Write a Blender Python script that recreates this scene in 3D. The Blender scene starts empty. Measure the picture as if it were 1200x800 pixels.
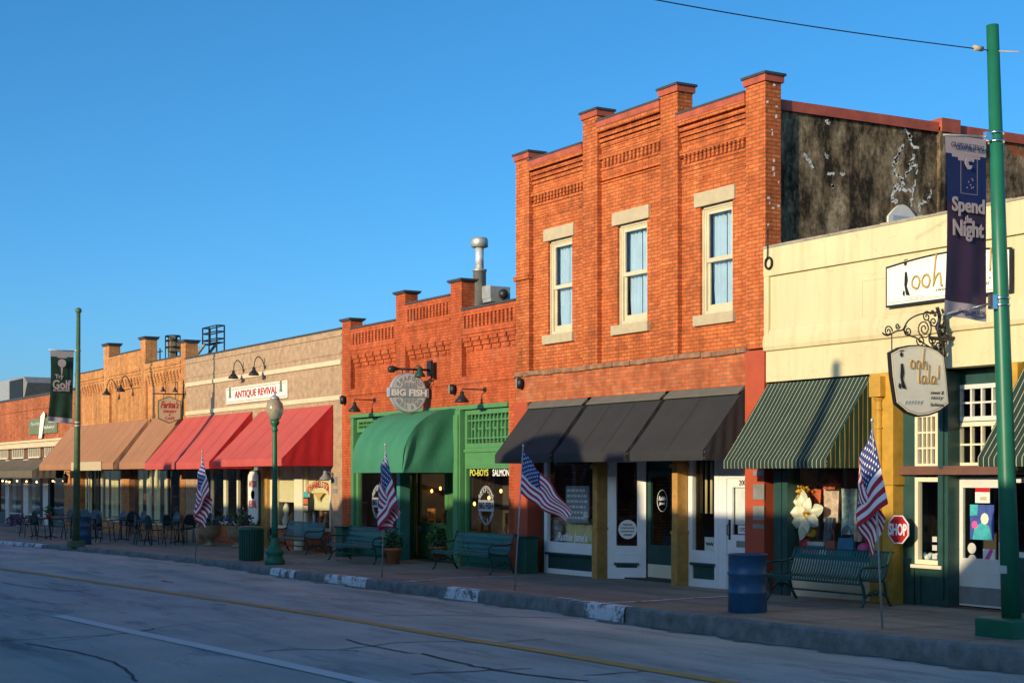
import bpy, bmesh, math, random
from mathutils import Vector
random.seed(7)
R = math.radians
# ------------------------------------------------------------------ camera
F, VX, HY, CH, DF = 1850.0, -495.0, 559.0, 2.1, 18.29     # focal (px at 1200 wide), vanishing point, horizon, eye height, distance to the shop fronts
TH = math.atan((600-VX)/F); c_, s_ = math.cos(TH), math.sin(TH)
scene = bpy.context.scene
cam = bpy.data.cameras.new('camera'); cam_o = bpy.data.objects.new('camera', cam); scene.collection.objects.link(cam_o)
cam.sensor_width = 36; cam.lens = F/1200*36; cam.shift_y = (HY-400)/1200
cam.clip_start = .1; cam.clip_end = 3000
cam_o.location = (0, -DF, CH)
cam_o.rotation_euler = Vector((c_, -s_, 0)).to_track_quat('Z', 'Y').to_euler()
scene.camera = cam_o
# ------------------------------------------------------------------ sky, sun, exposure
SUN_EL, SUN_AZ = R(12.5), R(16)       # azimuth: from the wall normal towards +X
sd = Vector((math.sin(SUN_AZ)*math.cos(SUN_EL), -math.cos(SUN_AZ)*math.cos(SUN_EL), math.sin(SUN_EL)))
w = bpy.data.worlds.new("World"); scene.world = w; w.use_nodes = True
nt = w.node_tree; bg = nt.nodes['Background']
sky = nt.nodes.new('ShaderNodeTexSky'); sky.sky_type = 'NISHITA'; sky.sun_disc = False
sky.sun_elevation = SUN_EL; sky.sun_rotation = math.atan2(sd.x, sd.y)
sky.air_density = .7; sky.dust_density = 1.5; sky.ozone_density = 5.0; sky.altitude = 200
hs = nt.nodes.new('ShaderNodeHueSaturation'); hs.inputs['Saturation'].default_value = 1.1; hs.inputs['Hue'].default_value = .488
nt.links.new(sky.outputs[0], hs.inputs['Color']); nt.links.new(hs.outputs[0], bg.inputs[0]); bg.inputs[1].default_value = 0.15
sl = bpy.data.lights.new('sun', 'SUN'); sl.energy = 3.45; sl.angle = R(0.5); sl.color = (1, .82, .54)
so = bpy.data.objects.new('sun', sl); scene.collection.objects.link(so)
so.location = (0, -40, 30); so.rotation_euler = sd.to_track_quat('Z', 'Y').to_euler()
scene.view_settings.view_transform = 'Standard'; scene.view_settings.look = 'None'
scene.view_settings.exposure = .5; scene.view_settings.gamma = 1
TANZ = math.tan(SUN_EL)/math.cos(SUN_AZ); TANX = math.tan(SUN_AZ)
# ------------------------------------------------------------------ measuring helpers
def wx(px, Y=0):
    u = px-600; return (DF+Y)*(-c_*F+s_*u)/(s_*F+c_*u)
def wz(px, py, Y=0):
    u = px-600; return CH+(HY-py)*(DF+Y)/(s_*F+c_*u)
def yat(px, X):
    u = px-600; return X*(s_*F+c_*u)/(-c_*F+s_*u)-DF
def zat(px, py, X):
    return wz(px, py, yat(px, X))
def V(v): return CH-v*(DF/c_)*-1      # height of a facade line whose slope to the vanishing point is v
def interp(x, xs, ys):
    if x <= xs[0]: return ys[0]
    for i in range(1, len(xs)):
        if x <= xs[i]:
            t = (x-xs[i-1])/(xs[i]-xs[i-1]); return ys[i-1]+t*(ys[i]-ys[i-1])
    return ys[-1]
GXS = [-300, wx(0), wx(100), wx(637), wx(856), wx(1080), 20]
GZS = [-.5, -.17, -.11, -.02, 0, .07, .15]
def gz(X): return interp(X, GXS, GZS)                      # pavement height along the street
def rz(X): return gz(X)-interp(X, [-60, wx(430), wx(1080), 0], [.10, .12, .27, .3])
def gp(px, py, fn=gz, dz=0):
    z = 0
    for _ in range(12):
        t = (CH-z)/(py-HY); u = px-600
        X = t*(-c_*F+s_*u); Y = -DF+t*(s_*F+c_*u); z = fn(X)+dz
    return Vector((X, Y, z))
# ------------------------------------------------------------------ materials
def new_mat(name):
    m = bpy.data.materials.new(name); m.use_nodes = True
    return m, m.node_tree, m.node_tree.nodes['Principled BSDF']
def N(t, k, **kw):
    n = t.nodes.new(k)
    for a, b in kw.items(): setattr(n, a, b)
    return n
def pm(name, col, rough=.6, var=.12, scale=3., bump=.08, metal=0., spec=.4, stretch=(1, 1, 1), **kw):
    m, t, b = new_mat(name)
    tc = N(t, 'ShaderNodeTexCoord'); mp = N(t, 'ShaderNodeMapping'); mp.inputs['Scale'].default_value = stretch
    t.links.new(tc.outputs['Object'], mp.inputs[0])
    n1 = N(t, 'ShaderNodeTexNoise'); n1.inputs['Scale'].default_value = scale; n1.inputs['Detail'].default_value = 6; n1.inputs['Roughness'].default_value = .65
    t.links.new(mp.outputs[0], n1.inputs[0])
    cr = N(t, 'ShaderNodeValToRGB')
    cr.color_ramp.elements[0].position = .3; cr.color_ramp.elements[1].position = .7
    cr.color_ramp.elements[0].color = tuple(x*(1-var) for x in col)+(1,)
    cr.color_ramp.elements[1].color = tuple(min(1, x*(1+var)) for x in col)+(1,)
    t.links.new(n1.outputs[0], cr.inputs[0]); t.links.new(cr.outputs[0], b.inputs['Base Color'])
    b.inputs['Roughness'].default_value = rough; b.inputs['Metallic'].default_value = metal
    b.inputs['Specular IOR Level'].default_value = spec
    for k, v in kw.items(): b.inputs[k.replace('_', ' ')].default_value = v
    if bump:
        n2 = N(t, 'ShaderNodeTexNoise'); n2.inputs['Scale'].default_value = scale*6; n2.inputs['Detail'].default_value = 4
        t.links.new(mp.outputs[0], n2.inputs[0])
        bp = N(t, 'ShaderNodeBump'); bp.inputs['Strength'].default_value = bump; bp.inputs['Distance'].default_value = .02
        t.links.new(n2.outputs[0], bp.inputs['Height']); t.links.new(bp.outputs[0], b.inputs['Normal'])
    return m
def brick(name, c1, c2, mortar, bw=.21, bh=.0725, ms=.010, patch=(.2, .15, .1), patch_amt=.35, bump=.5, blot=1.0, soot=.66):
    m, t, b = new_mat(name)
    tc = N(t, 'ShaderNodeTexCoord'); sp = N(t, 'ShaderNodeSeparateXYZ'); t.links.new(tc.outputs['Object'], sp.inputs[0])
    ad = N(t, 'ShaderNodeMath', operation='ADD'); t.links.new(sp.outputs[0], ad.inputs[0]); t.links.new(sp.outputs[1], ad.inputs[1])
    cb = N(t, 'ShaderNodeCombineXYZ'); t.links.new(ad.outputs[0], cb.inputs[0]); t.links.new(sp.outputs[2], cb.inputs[1])
    br = N(t, 'ShaderNodeTexBrick'); t.links.new(cb.outputs[0], br.inputs[0])
    br.inputs['Color1'].default_value = c1+(1,); br.inputs['Color2'].default_value = c2+(1,); br.inputs['Mortar'].default_value = mortar+(1,)
    br.inputs['Scale'].default_value = 1; br.inputs['Mortar Size'].default_value = ms; br.inputs['Mortar Smooth'].default_value = .2
    br.inputs['Brick Width'].default_value = bw; br.inputs['Row Height'].default_value = bh; br.inputs['Bias'].default_value = -.1
    n1 = N(t, 'ShaderNodeTexNoise'); n1.inputs['Scale'].default_value = 1.1*blot; n1.inputs['Detail'].default_value = 8; n1.inputs['Roughness'].default_value = .7
    t.links.new(cb.outputs[0], n1.inputs[0])
    r1 = N(t, 'ShaderNodeValToRGB'); r1.color_ramp.elements[0].position = .52; r1.color_ramp.elements[1].position = .78
    r1.color_ramp.elements[0].color = (0, 0, 0, 1); r1.color_ramp.elements[1].color = (patch_amt,)*3+(1,)
    t.links.new(n1.outputs[0], r1.inputs[0])
    mx = N(t, 'ShaderNodeMixRGB'); t.links.new(r1.outputs[0], mx.inputs[0]); t.links.new(br.outputs[0], mx.inputs[1]); mx.inputs[2].default_value = patch+(1,)
    # cell noise: odd bricks darker or paler
    n2 = N(t, 'ShaderNodeTexNoise'); n2.inputs['Scale'].default_value = 5; n2.inputs['Detail'].default_value = 3; t.links.new(cb.outputs[0], n2.inputs[0])
    mr = N(t, 'ShaderNodeMapRange'); mr.inputs[1].default_value = .3; mr.inputs[2].default_value = .7; mr.inputs[3].default_value = .78; mr.inputs[4].default_value = 1.18
    t.links.new(n2.outputs[0], mr.inputs[0])
    mu = N(t, 'ShaderNodeMixRGB', blend_type='MULTIPLY'); mu.inputs[0].default_value = 1
    n9 = N(t, 'ShaderNodeTexNoise'); n9.inputs['Scale'].default_value = .45; n9.inputs['Detail'].default_value = 5; t.links.new(cb.outputs[0], n9.inputs[0])
    mp9 = N(t, 'ShaderNodeMapping'); mp9.inputs['Scale'].default_value = (2.6, .25, 1); t.links.new(cb.outputs[0], mp9.inputs[0])
    n10 = N(t, 'ShaderNodeTexNoise'); n10.inputs['Scale'].default_value = 1.2; n10.inputs['Detail'].default_value = 6; t.links.new(mp9.outputs[0], n10.inputs[0])
    a9 = N(t, 'ShaderNodeMath', operation='ADD'); t.links.new(n9.outputs[0], a9.inputs[0]); t.links.new(n10.outputs[0], a9.inputs[1])
    m9 = N(t, 'ShaderNodeMapRange'); m9.inputs[1].default_value = .7; m9.inputs[2].default_value = 1.3; m9.inputs[3].default_value = soot; m9.inputs[4].default_value = 1+(1-soot)*.6; t.links.new(a9.outputs[0], m9.inputs[0])
    mw = N(t, 'ShaderNodeMixRGB', blend_type='MULTIPLY'); mw.inputs[0].default_value = 1; t.links.new(mx.outputs[0], mw.inputs[1]); t.links.new(m9.outputs[0], mw.inputs[2])
    t.links.new(mw.outputs[0], mu.inputs[1]); t.links.new(mr.outputs[0], mu.inputs[2]); t.links.new(mu.outputs[0], b.inputs['Base Color'])
    b.inputs['Roughness'].default_value = .85; b.inputs['Specular IOR Level'].default_value = .2
    n3 = N(t, 'ShaderNodeTexNoise'); n3.inputs['Scale'].default_value = 25; n3.inputs['Detail'].default_value = 3; t.links.new(cb.outputs[0], n3.inputs[0])
    sb = N(t, 'ShaderNodeMath', operation='MULTIPLY_ADD'); t.links.new(br.outputs['Fac'], sb.inputs[0]); sb.inputs[1].default_value = -1; t.links.new(n3.outputs[0], sb.inputs[2])
    bp = N(t, 'ShaderNodeBump'); bp.inputs['Strength'].default_value = bump; bp.inputs['Distance'].default_value = .012
    t.links.new(sb.outputs[0], bp.inputs['Height']); t.links.new(bp.outputs[0], b.inputs['Normal'])
    return m
def stripes(name, axis, base, line, pitch, frac, rough=.8):
    m, t, b = new_mat(name)
    tc = N(t, 'ShaderNodeTexCoord'); sp = N(t, 'ShaderNodeSeparateXYZ'); t.links.new(tc.outputs['Object'], sp.inputs[0])
    dv = N(t, 'ShaderNodeMath', operation='DIVIDE'); t.links.new(sp.outputs[axis], dv.inputs[0]); dv.inputs[1].default_value = pitch
    fr = N(t, 'ShaderNodeMath', operation='FRACT'); t.links.new(dv.outputs[0], fr.inputs[0])
    lt = N(t, 'ShaderNodeMath', operation='LESS_THAN'); t.links.new(fr.outputs[0], lt.inputs[0]); lt.inputs[1].default_value = frac
    mx = N(t, 'ShaderNodeMixRGB'); t.links.new(lt.outputs[0], mx.inputs[0]); mx.inputs[1].default_value = base+(1,); mx.inputs[2].default_value = line+(1,)
    n1 = N(t, 'ShaderNodeTexNoise'); n1.inputs['Scale'].default_value = 2.5; n1.inputs['Detail'].default_value = 5; t.links.new(tc.outputs['Object'], n1.inputs[0])
    mr = N(t, 'ShaderNodeMapRange'); mr.inputs[3].default_value = .7; mr.inputs[4].default_value = 1.25; t.links.new(n1.outputs[0], mr.inputs[0])
    mu = N(t, 'ShaderNodeMixRGB', blend_type='MULTIPLY'); mu.inputs[0].default_value = 1
    t.links.new(mx.outputs[0], mu.inputs[1]); t.links.new(mr.outputs[0], mu.inputs[2]); t.links.new(mu.outputs[0], b.inputs['Base Color'])
    b.inputs['Roughness'].default_value = rough; b.inputs['Specular IOR Level'].default_value = .25
    return m
def glass_mat(name, tint=(.95, .97, .96), refl=1.0):
    m, t, b = new_mat(name); t.nodes.remove(b)
    tr = N(t, 'ShaderNodeBsdfTransparent'); tr.inputs[0].default_value = tint+(1,)
    gl = N(t, 'ShaderNodeBsdfGlossy'); gl.inputs['Roughness'].default_value = .015; gl.inputs[0].default_value = (refl, refl, refl, 1)
    n = N(t, 'ShaderNodeTexNoise'); n.inputs['Scale'].default_value = .8; tc = N(t, 'ShaderNodeTexCoord'); t.links.new(tc.outputs['Object'], n.inputs[0])
    bp = N(t, 'ShaderNodeBump'); bp.inputs['Strength'].default_value = .25; bp.inputs['Distance'].default_value = .01; t.links.new(n.outputs[0], bp.inputs['Height'])
    t.links.new(bp.outputs[0], gl.inputs['Normal'])
    fr0 = N(t, 'ShaderNodeFresnel'); fr0.inputs[0].default_value = 1.6     # the far face of a pane must not reflect internally
    ge = N(t, 'ShaderNodeNewGeometry'); fr = N(t, 'ShaderNodeMath', operation='MULTIPLY_ADD'); t.links.new(ge.outputs['Backfacing'], fr.inputs[0]); fr.inputs[1].default_value = -5; t.links.new(fr0.outputs[0], fr.inputs[2]); fr.use_clamp = True
    mx = N(t, 'ShaderNodeMixShader'); t.links.new(fr.outputs[0], mx.inputs[0]); t.links.new(tr.outputs[0], mx.inputs[1]); t.links.new(gl.outputs[0], mx.inputs[2])
    t.links.new(mx.outputs[0], t.nodes['Material Output'].inputs[0]); return m
def emit(name, col, s):
    m, t, b = new_mat(name); b.inputs['Base Color'].default_value = col+(1,); b.inputs['Emission Color'].default_value = col+(1,); b.inputs['Emission Strength'].default_value = s
    return m
def grimy(name, c_dark, c_mid, c_rust):
    m, t, b = new_mat(name)
    tc = N(t, 'ShaderNodeTexCoord'); mp = N(t, 'ShaderNodeMapping'); mp.inputs['Scale'].default_value = (1, 1, .5); t.links.new(tc.outputs['Object'], mp.inputs[0])
    n1 = N(t, 'ShaderNodeTexNoise'); n1.inputs['Scale'].default_value = 2.2; n1.inputs['Detail'].default_value = 9; n1.inputs['Roughness'].default_value = .72; t.links.new(mp.outputs[0], n1.inputs[0])
    r = N(t, 'ShaderNodeValToRGB'); e = r.color_ramp.elements; e[0].position = .42; e[0].color = c_dark+(1,); e[1].position = .54; e[1].color = c_mid+(1,)
    e2 = r.color_ramp.elements.new(.70); e2.color = c_rust+(1,); t.links.new(n1.outputs[0], r.inputs[0])
    n2 = N(t, 'ShaderNodeTexNoise'); n2.inputs['Scale'].default_value = 9; n2.inputs['Detail'].default_value = 6; n2.inputs['Roughness'].default_value = .8; t.links.new(tc.outputs['Object'], n2.inputs[0])
    mr = N(t, 'ShaderNodeMapRange'); mr.inputs[1].default_value = .3; mr.inputs[2].default_value = .7; mr.inputs[3].default_value = .5; mr.inputs[4].default_value = 1.5; t.links.new(n2.outputs[0], mr.inputs[0])
    mu = N(t, 'ShaderNodeMixRGB', blend_type='MULTIPLY'); mu.inputs[0].default_value = 1; t.links.new(r.outputs[0], mu.inputs[1]); t.links.new(mr.outputs[0], mu.inputs[2])
    sp = N(t, 'ShaderNodeSeparateXYZ'); t.links.new(tc.outputs['Object'], sp.inputs[0])
    cb = N(t, 'ShaderNodeCombineXYZ'); t.links.new(sp.outputs[1], cb.inputs[0]); t.links.new(sp.outputs[2], cb.inputs[1])
    br = N(t, 'ShaderNodeTexBrick'); br.inputs['Scale'].default_value = 1; br.inputs['Brick Width'].default_value = .21; br.inputs['Row Height'].default_value = .0725; br.inputs['Mortar Size'].default_value = .01
    t.links.new(cb.outputs[0], br.inputs[0])
    n8 = N(t, 'ShaderNodeTexNoise'); n8.inputs['Scale'].default_value = 7; n8.inputs['Detail'].default_value = 10; n8.inputs['Roughness'].default_value = .85; t.links.new(tc.outputs['Object'], n8.inputs[0])
    r8 = N(t, 'ShaderNodeValToRGB'); r8.color_ramp.elements[0].position = .60; r8.color_ramp.elements[1].position = .68; r8.color_ramp.elements[1].color = (.6, .6, .6, 1); t.links.new(n8.outputs[0], r8.inputs[0])
    m8 = N(t, 'ShaderNodeMixRGB'); t.links.new(r8.outputs[0], m8.inputs[0]); t.links.new(mu.outputs[0], m8.inputs[1]); m8.inputs[2].default_value = (.5, .42, .3, 1)
    # worn places where the bare orange brick shows
    n4 = N(t, 'ShaderNodeTexNoise'); n4.inputs['Scale'].default_value = 1.6; n4.inputs['Detail'].default_value = 3; t.links.new(tc.outputs['Object'], n4.inputs[0])
    r4 = N(t, 'ShaderNodeValToRGB'); r4.color_ramp.elements[0].position = .69; r4.color_ramp.elements[1].position = .71; t.links.new(n4.outputs[0], r4.inputs[0])
    mo = N(t, 'ShaderNodeMixRGB'); t.links.new(r4.outputs[0], mo.inputs[0]); t.links.new(m8.outputs[0], mo.inputs[1]); mo.inputs[2].default_value = (.35, .09, .035, 1)
    t.links.new(mo.outputs[0], b.inputs['Base Color']); b.inputs['Roughness'].default_value = .95; b.inputs['Specular IOR Level'].default_value = .1
    sb = N(t, 'ShaderNodeMath', operation='MULTIPLY_ADD'); t.links.new(br.outputs['Fac'], sb.inputs[0]); sb.inputs[1].default_value = -.6; t.links.new(n2.outputs[0], sb.inputs[2])
    bp = N(t, 'ShaderNodeBump'); bp.inputs['Strength'].default_value = .7; bp.inputs['Distance'].default_value = .02; t.links.new(sb.outputs[0], bp.inputs['Height']); t.links.new(bp.outputs[0], b.inputs['Normal'])
    return m
def road_mat(name, a, b_, pink):
    m, t, b = new_mat(name)
    tc = N(t, 'ShaderNodeTexCoord'); mp = N(t, 'ShaderNodeMapping'); mp.inputs['Scale'].default_value = (.12, .9, 1); t.links.new(tc.outputs['Object'], mp.inputs[0])
    n1 = N(t, 'ShaderNodeTexNoise'); n1.inputs['Scale'].default_value = 1.3; n1.inputs['Detail'].default_value = 7; n1.inputs['Roughness'].default_value = .65; t.links.new(mp.outputs[0], n1.inputs[0])
    r = N(t, 'ShaderNodeValToRGB'); e = r.color_ramp.elements; e[0].position = .3; e[0].color = a+(1,); e[1].position = .68; e[1].color = pink+(1,)
    e2 = e.new(.5); e2.color = b_+(1,); t.links.new(n1.outputs[0], r.inputs[0])
    n2 = N(t, 'ShaderNodeTexNoise'); n2.inputs['Scale'].default_value = 45; n2.inputs['Detail'].default_value = 5; n2.inputs['Roughness'].default_value = .8; t.links.new(tc.outputs['Object'], n2.inputs[0])
    mr = N(t, 'ShaderNodeMapRange'); mr.inputs[1].default_value = .25; mr.inputs[2].default_value = .75; mr.inputs[3].default_value = .62; mr.inputs[4].default_value = 1.4; t.links.new(n2.outputs[0], mr.inputs[0])
    n5 = N(t, 'ShaderNodeTexNoise'); n5.inputs['Scale'].default_value = .55; n5.inputs['Detail'].default_value = 5; t.links.new(tc.outputs['Object'], n5.inputs[0])
    m5 = N(t, 'ShaderNodeMapRange'); m5.inputs[1].default_value = .3; m5.inputs[2].default_value = .7; m5.inputs[3].default_value = .85; m5.inputs[4].default_value = 1.15; t.links.new(n5.outputs[0], m5.inputs[0])
    mu = N(t, 'ShaderNodeMixRGB', blend_type='MULTIPLY'); mu.inputs[0].default_value = 1; t.links.new(r.outputs[0], mu.inputs[1]); t.links.new(mr.outputs[0], mu.inputs[2])
    m2 = N(t, 'ShaderNodeMixRGB', blend_type='MULTIPLY'); m2.inputs[0].default_value = 1; t.links.new(mu.outputs[0], m2.inputs[1]); t.links.new(m5.outputs[0], m2.inputs[2])
    n6 = N(t, 'ShaderNodeTexNoise'); n6.inputs['Scale'].default_value = 1.1; n6.inputs['Detail'].default_value = 9; n6.inputs['Roughness'].default_value = .7; mp6 = N(t, 'ShaderNodeMapping'); mp6.inputs['Scale'].default_value = (.45, 1.5, 1); t.links.new(tc.outputs['Object'], mp6.inputs[0]); t.links.new(mp6.outputs[0], n6.inputs[0])
    r6 = N(t, 'ShaderNodeValToRGB'); q = r6.color_ramp.elements; q[0].position = .55; q[0].color = (1, 1, 1, 1); q[1].position = .62; q[1].color = (.62, .64, .67, 1); t.links.new(n6.outputs[0], r6.inputs[0])
    m6 = N(t, 'ShaderNodeMixRGB', blend_type='MULTIPLY'); m6.inputs[0].default_value = .8; t.links.new(m2.outputs[0], m6.inputs[1]); t.links.new(r6.outputs[0], m6.inputs[2])
    v7 = N(t, 'ShaderNodeTexVoronoi'); v7.inputs['Scale'].default_value = 14; t.links.new(tc.outputs['Object'], v7.inputs[0])
    r7 = N(t, 'ShaderNodeValToRGB'); q = r7.color_ramp.elements; q[0].position = .05; q[0].color = (.6, .6, .6, 1); q[1].position = .16; q[1].color = (1, 1, 1, 1); t.links.new(v7.outputs['Distance'], r7.inputs[0])
    m7 = N(t, 'ShaderNodeMixRGB', blend_type='MULTIPLY'); m7.inputs[0].default_value = .7; t.links.new(m6.outputs[0], m7.inputs[1]); t.links.new(r7.outputs[0], m7.inputs[2])
    t.links.new(m7.outputs[0], b.inputs['Base Color']); b.inputs['Roughness'].default_value = .8; b.inputs['Specular IOR Level'].default_value = .3
    bp = N(t, 'ShaderNodeBump'); bp.inputs['Strength'].default_value = .5; bp.inputs['Distance'].default_value = .01; t.links.new(n2.outputs[0], bp.inputs['Height']); t.links.new(bp.outputs[0], b.inputs['Normal'])
    return m
def stucco(name, col, stain):
    m, t, b = new_mat(name)
    tc = N(t, 'ShaderNodeTexCoord'); mp = N(t, 'ShaderNodeMapping'); mp.inputs['Scale'].default_value = (3.5, 3.5, .35); t.links.new(tc.outputs['Object'], mp.inputs[0])
    n1 = N(t, 'ShaderNodeTexNoise'); n1.inputs['Scale'].default_value = 1.5; n1.inputs['Detail'].default_value = 6; t.links.new(mp.outputs[0], n1.inputs[0])
    r = N(t, 'ShaderNodeValToRGB'); e = r.color_ramp.elements; e[0].position = .5; e[0].color = (0, 0, 0, 1); e[1].position = .82; e[1].color = (.75, .75, .75, 1); t.links.new(n1.outputs[0], r.inputs[0])
    n2 = N(t, 'ShaderNodeTexNoise'); n2.inputs['Scale'].default_value = .6; n2.inputs['Detail'].default_value = 6; t.links.new(tc.outputs['Object'], n2.inputs[0])
    mr = N(t, 'ShaderNodeMapRange'); mr.inputs[1].default_value = .3; mr.inputs[2].default_value = .7; mr.inputs[3].default_value = .9; mr.inputs[4].default_value = 1.05; t.links.new(n2.outputs[0], mr.inputs[0])
    mx = N(t, 'ShaderNodeMixRGB'); t.links.new(r.outputs[0], mx.inputs[0]); mx.inputs[1].default_value = col+(1,); mx.inputs[2].default_value = stain+(1,)
    v = N(t, 'ShaderNodeTexVoronoi'); v.feature = 'DISTANCE_TO_EDGE'; v.inputs['Scale'].default_value = .7
    wn = N(t, 'ShaderNodeTexNoise'); wn.inputs['Scale'].default_value = 2.5; wn.inputs['Detail'].default_value = 6; t.links.new(tc.outputs['Object'], wn.inputs[0])
    ad = N(t, 'ShaderNodeMixRGB', blend_type='ADD'); ad.inputs[0].default_value = .6; t.links.new(tc.outputs['Object'], ad.inputs[1]); t.links.new(wn.outputs[1], ad.inputs[2]); t.links.new(ad.outputs[0], v.inputs[0])
    lt = N(t, 'ShaderNodeMath', operation='LESS_THAN'); t.links.new(v.outputs['Distance'], lt.inputs[0]); lt.inputs[1].default_value = .0035
    ml = N(t, 'ShaderNodeMath', operation='MULTIPLY'); t.links.new(lt.outputs[0], ml.inputs[0]); ml.inputs[1].default_value = .2
    m3 = N(t, 'ShaderNodeMixRGB'); t.links.new(ml.outputs[0], m3.inputs[0]); t.links.new(mx.outputs[0], m3.inputs[1]); m3.inputs[2].default_value = (.2, .15, .07, 1)
    mu = N(t, 'ShaderNodeMixRGB', blend_type='MULTIPLY'); mu.inputs[0].default_value = 1; t.links.new(m3.outputs[0], mu.inputs[1]); t.links.new(mr.outputs[0], mu.inputs[2])
    t.links.new(mu.outputs[0], b.inputs['Base Color']); b.inputs['Roughness'].default_value = .8; b.inputs['Specular IOR Level'].default_value = .2
    n3 = N(t, 'ShaderNodeTexNoise'); n3.inputs['Scale'].default_value = 2; n3.inputs['Detail'].default_value = 8; t.links.new(tc.outputs['Object'], n3.inputs[0])
    bp = N(t, 'ShaderNodeBump'); bp.inputs['Strength'].default_value = .25; bp.inputs['Distance'].default_value = .04; t.links.new(n3.outputs[0], bp.inputs['Height']); t.links.new(bp.outputs[0], b.inputs['Normal'])
    return m
def worn_paint(name, col, under, thr):
    m, t, b = new_mat(name)
    tc = N(t, 'ShaderNodeTexCoord'); n1 = N(t, 'ShaderNodeTexNoise'); n1.inputs['Scale'].default_value = 3.5; n1.inputs['Detail'].default_value = 9; n1.inputs['Roughness'].default_value = .75
    t.links.new(tc.outputs['Object'], n1.inputs[0])
    r = N(t, 'ShaderNodeValToRGB'); e = r.color_ramp.elements; e[0].position = thr-.03; e[0].color = col+(1,); e[1].position = thr+.05; e[1].color = under+(1,); t.links.new(n1.outputs[0], r.inputs[0])
    t.links.new(r.outputs[0], b.inputs['Base Color']); b.inputs['Roughness'].default_value = .75
    return m
M = {}
M['brick_red'] = brick('brick_red', (.50, .115, .030), (.66, .18, .052), (.25, .085, .038), patch=(.22, .075, .035), patch_amt=.65)
M['brick_low'] = brick('brick_weathered', (.47, .105, .035), (.56, .17, .065), (.30, .13, .07), patch=(.50, .26, .15), patch_amt=.5, blot=1.6)
M['brick_fish'] = brick('brick_fish', (.46, .085, .026), (.54, .11, .034), (.26, .075, .03), patch=(.5, .2, .11), patch_amt=.5, bump=.3)
M['brick_orange'] = brick('brick_orange', (.52, .225, .075), (.60, .28, .10), (.42, .2, .08), patch=(.42, .13, .05), patch_amt=.6, bump=.35)
M['brick_rough'] = brick('brick_rough', (.42, .10, .035), (.55, .18, .07), (.3, .13, .07), patch=(.12, .05, .03), patch_amt=.8, blot=3, bump=.6)
M['brick_tan'] = brick('brick_tan_paint', (.40, .275, .17), (.42, .29, .18), (.375, .255, .155), patch=(.38, .26, .16), patch_amt=.15, bump=.12, soot=.93)
M['brick_far'] = brick('brick_far', (.3, .12, .07), (.36, .15, .09), (.3, .2, .15))
M['cream_trim'] = pm('cream_trim', (.66, .52, .33), .7, .1, 2)
M['red_paint'] = pm('red_painted_masonry', (.42, .075, .03), .6, .12, 2.5)
M['coping'] = pm('coping_rust_red', (.38, .085, .045), .6, .3, 3)
M['cop_dark'] = pm('coping_slate', (.05, .055, .06), .6, .2, 3)
M['ledge'] = pm('ledge_brick', (.26, .14, .08), .85, .5, 5)
M['cop_stone'] = pm('coping_old_stone', (.3, .27, .2), .8, .35, 5)
M['stone'] = pm('lintel_limestone', (.46, .38, .24), .8, .1, 6)
M['grime'] = grimy('grimy_render', (.030, .024, .017), (.20, .145, .085), (.48, .38, .24))
M['white_scar'] = pm('old_mortar', (.7, .68, .6), .9, .2, 8)
M['yellow'] = stucco('yellow_plaster', (.66, .57, .33), (.50, .41, .21))
M['yellow_rib'] = pm('yellow_plaster_trim', (.66, .55, .27), .75, .07, 1.5, .05)
M['gold'] = pm('gold_paint', (.50, .28, .04), .45, .22, 4)
M['ochre'] = pm('ochre_post', (.46, .25, .06), .6, .25, 6)
M['cream_up'] = pm('old_cream_paint', (.60, .52, .34), .5, .1, 3)
M['cream'] = pm('cream_paint', (.74, .67, .46), .45, .06, 3)
M['white'] = pm('white_paint', (.78, .79, .76), .5, .06, 3)
M['offwhite'] = pm('old_white_paint', (.68, .66, .58), .5, .08, 3)
M['green_dark'] = pm('dark_green_paint', (.025, .07, .06), .4, .2, 4)
M['green_store'] = pm('shop_green_paint', (.085, .245, .095), .45, .1, 4)
M['green_deep'] = pm('deep_green_paint', (.02, .13, .085), .45, .15, 4)
M['teal_trim'] = pm('teal_trim', (.05, .2, .17), .45, .15, 4)
M['pole_dull'] = pm('weathered_green_paint', (.07, .13, .065), .5, .25, 5, .03)
M['pole_green'] = pm('pole_green_paint', (.014, .135, .072), .38, .12, 3, .02)
M['bench_green'] = pm('bench_green', (.010, .085, .060), .28, .15, 8, .02, spec=.6)
M['bench_light'] = pm('bench_mesh', (.055, .15, .135), .4, .15, 8, .02)
M['bin_green'] = pm('bin_green', (.02, .10, .065), .4, .15, 6, .02)
M['iron'] = pm('black_iron', (.02, .02, .02), .45, .3, 10)
M['iron_green'] = pm('cast_iron_green', (.012, .06, .05), .35, .25, 10)
M['barrel'] = pm('blue_barrel', (.018, .085, .17), .4, .2, 6, .03, spec=.5)
M['steel'] = pm('bright_steel', (.75, .75, .74), .22, .08, 6, .02, metal=1)
M['galv'] = pm('galvanised', (.5, .49, .45), .5, .15, 6, .03, metal=.6)
M['grey_metal'] = pm('grey_metal', (.22, .22, .2), .5, .2, 4)
M['flashing'] = pm('grey_flashing', (.13, .125, .10), .55, .15, 3)
M['aw_dark'] = pm('charcoal_canvas', (.036, .036, .038), .85, .12, 1.5, .45, spec=.2)
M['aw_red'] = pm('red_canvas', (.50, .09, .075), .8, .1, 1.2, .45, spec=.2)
M['aw_red_shaded'] = pm('red_canvas_shaded', (.45, .02, .022), .8, .1, 1.2, .45, spec=.2)  # same red canvas; shade on the awning sides is put into this deeper colour
M['aw_brown'] = pm('brown_canvas', (.37, .18, .095), .85, .1, 1.2, .45, spec=.2)
M['aw_grey'] = pm('khaki_canvas', (.14, .12, .085), .85, .15, 1.2, .45, spec=.2)
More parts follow.
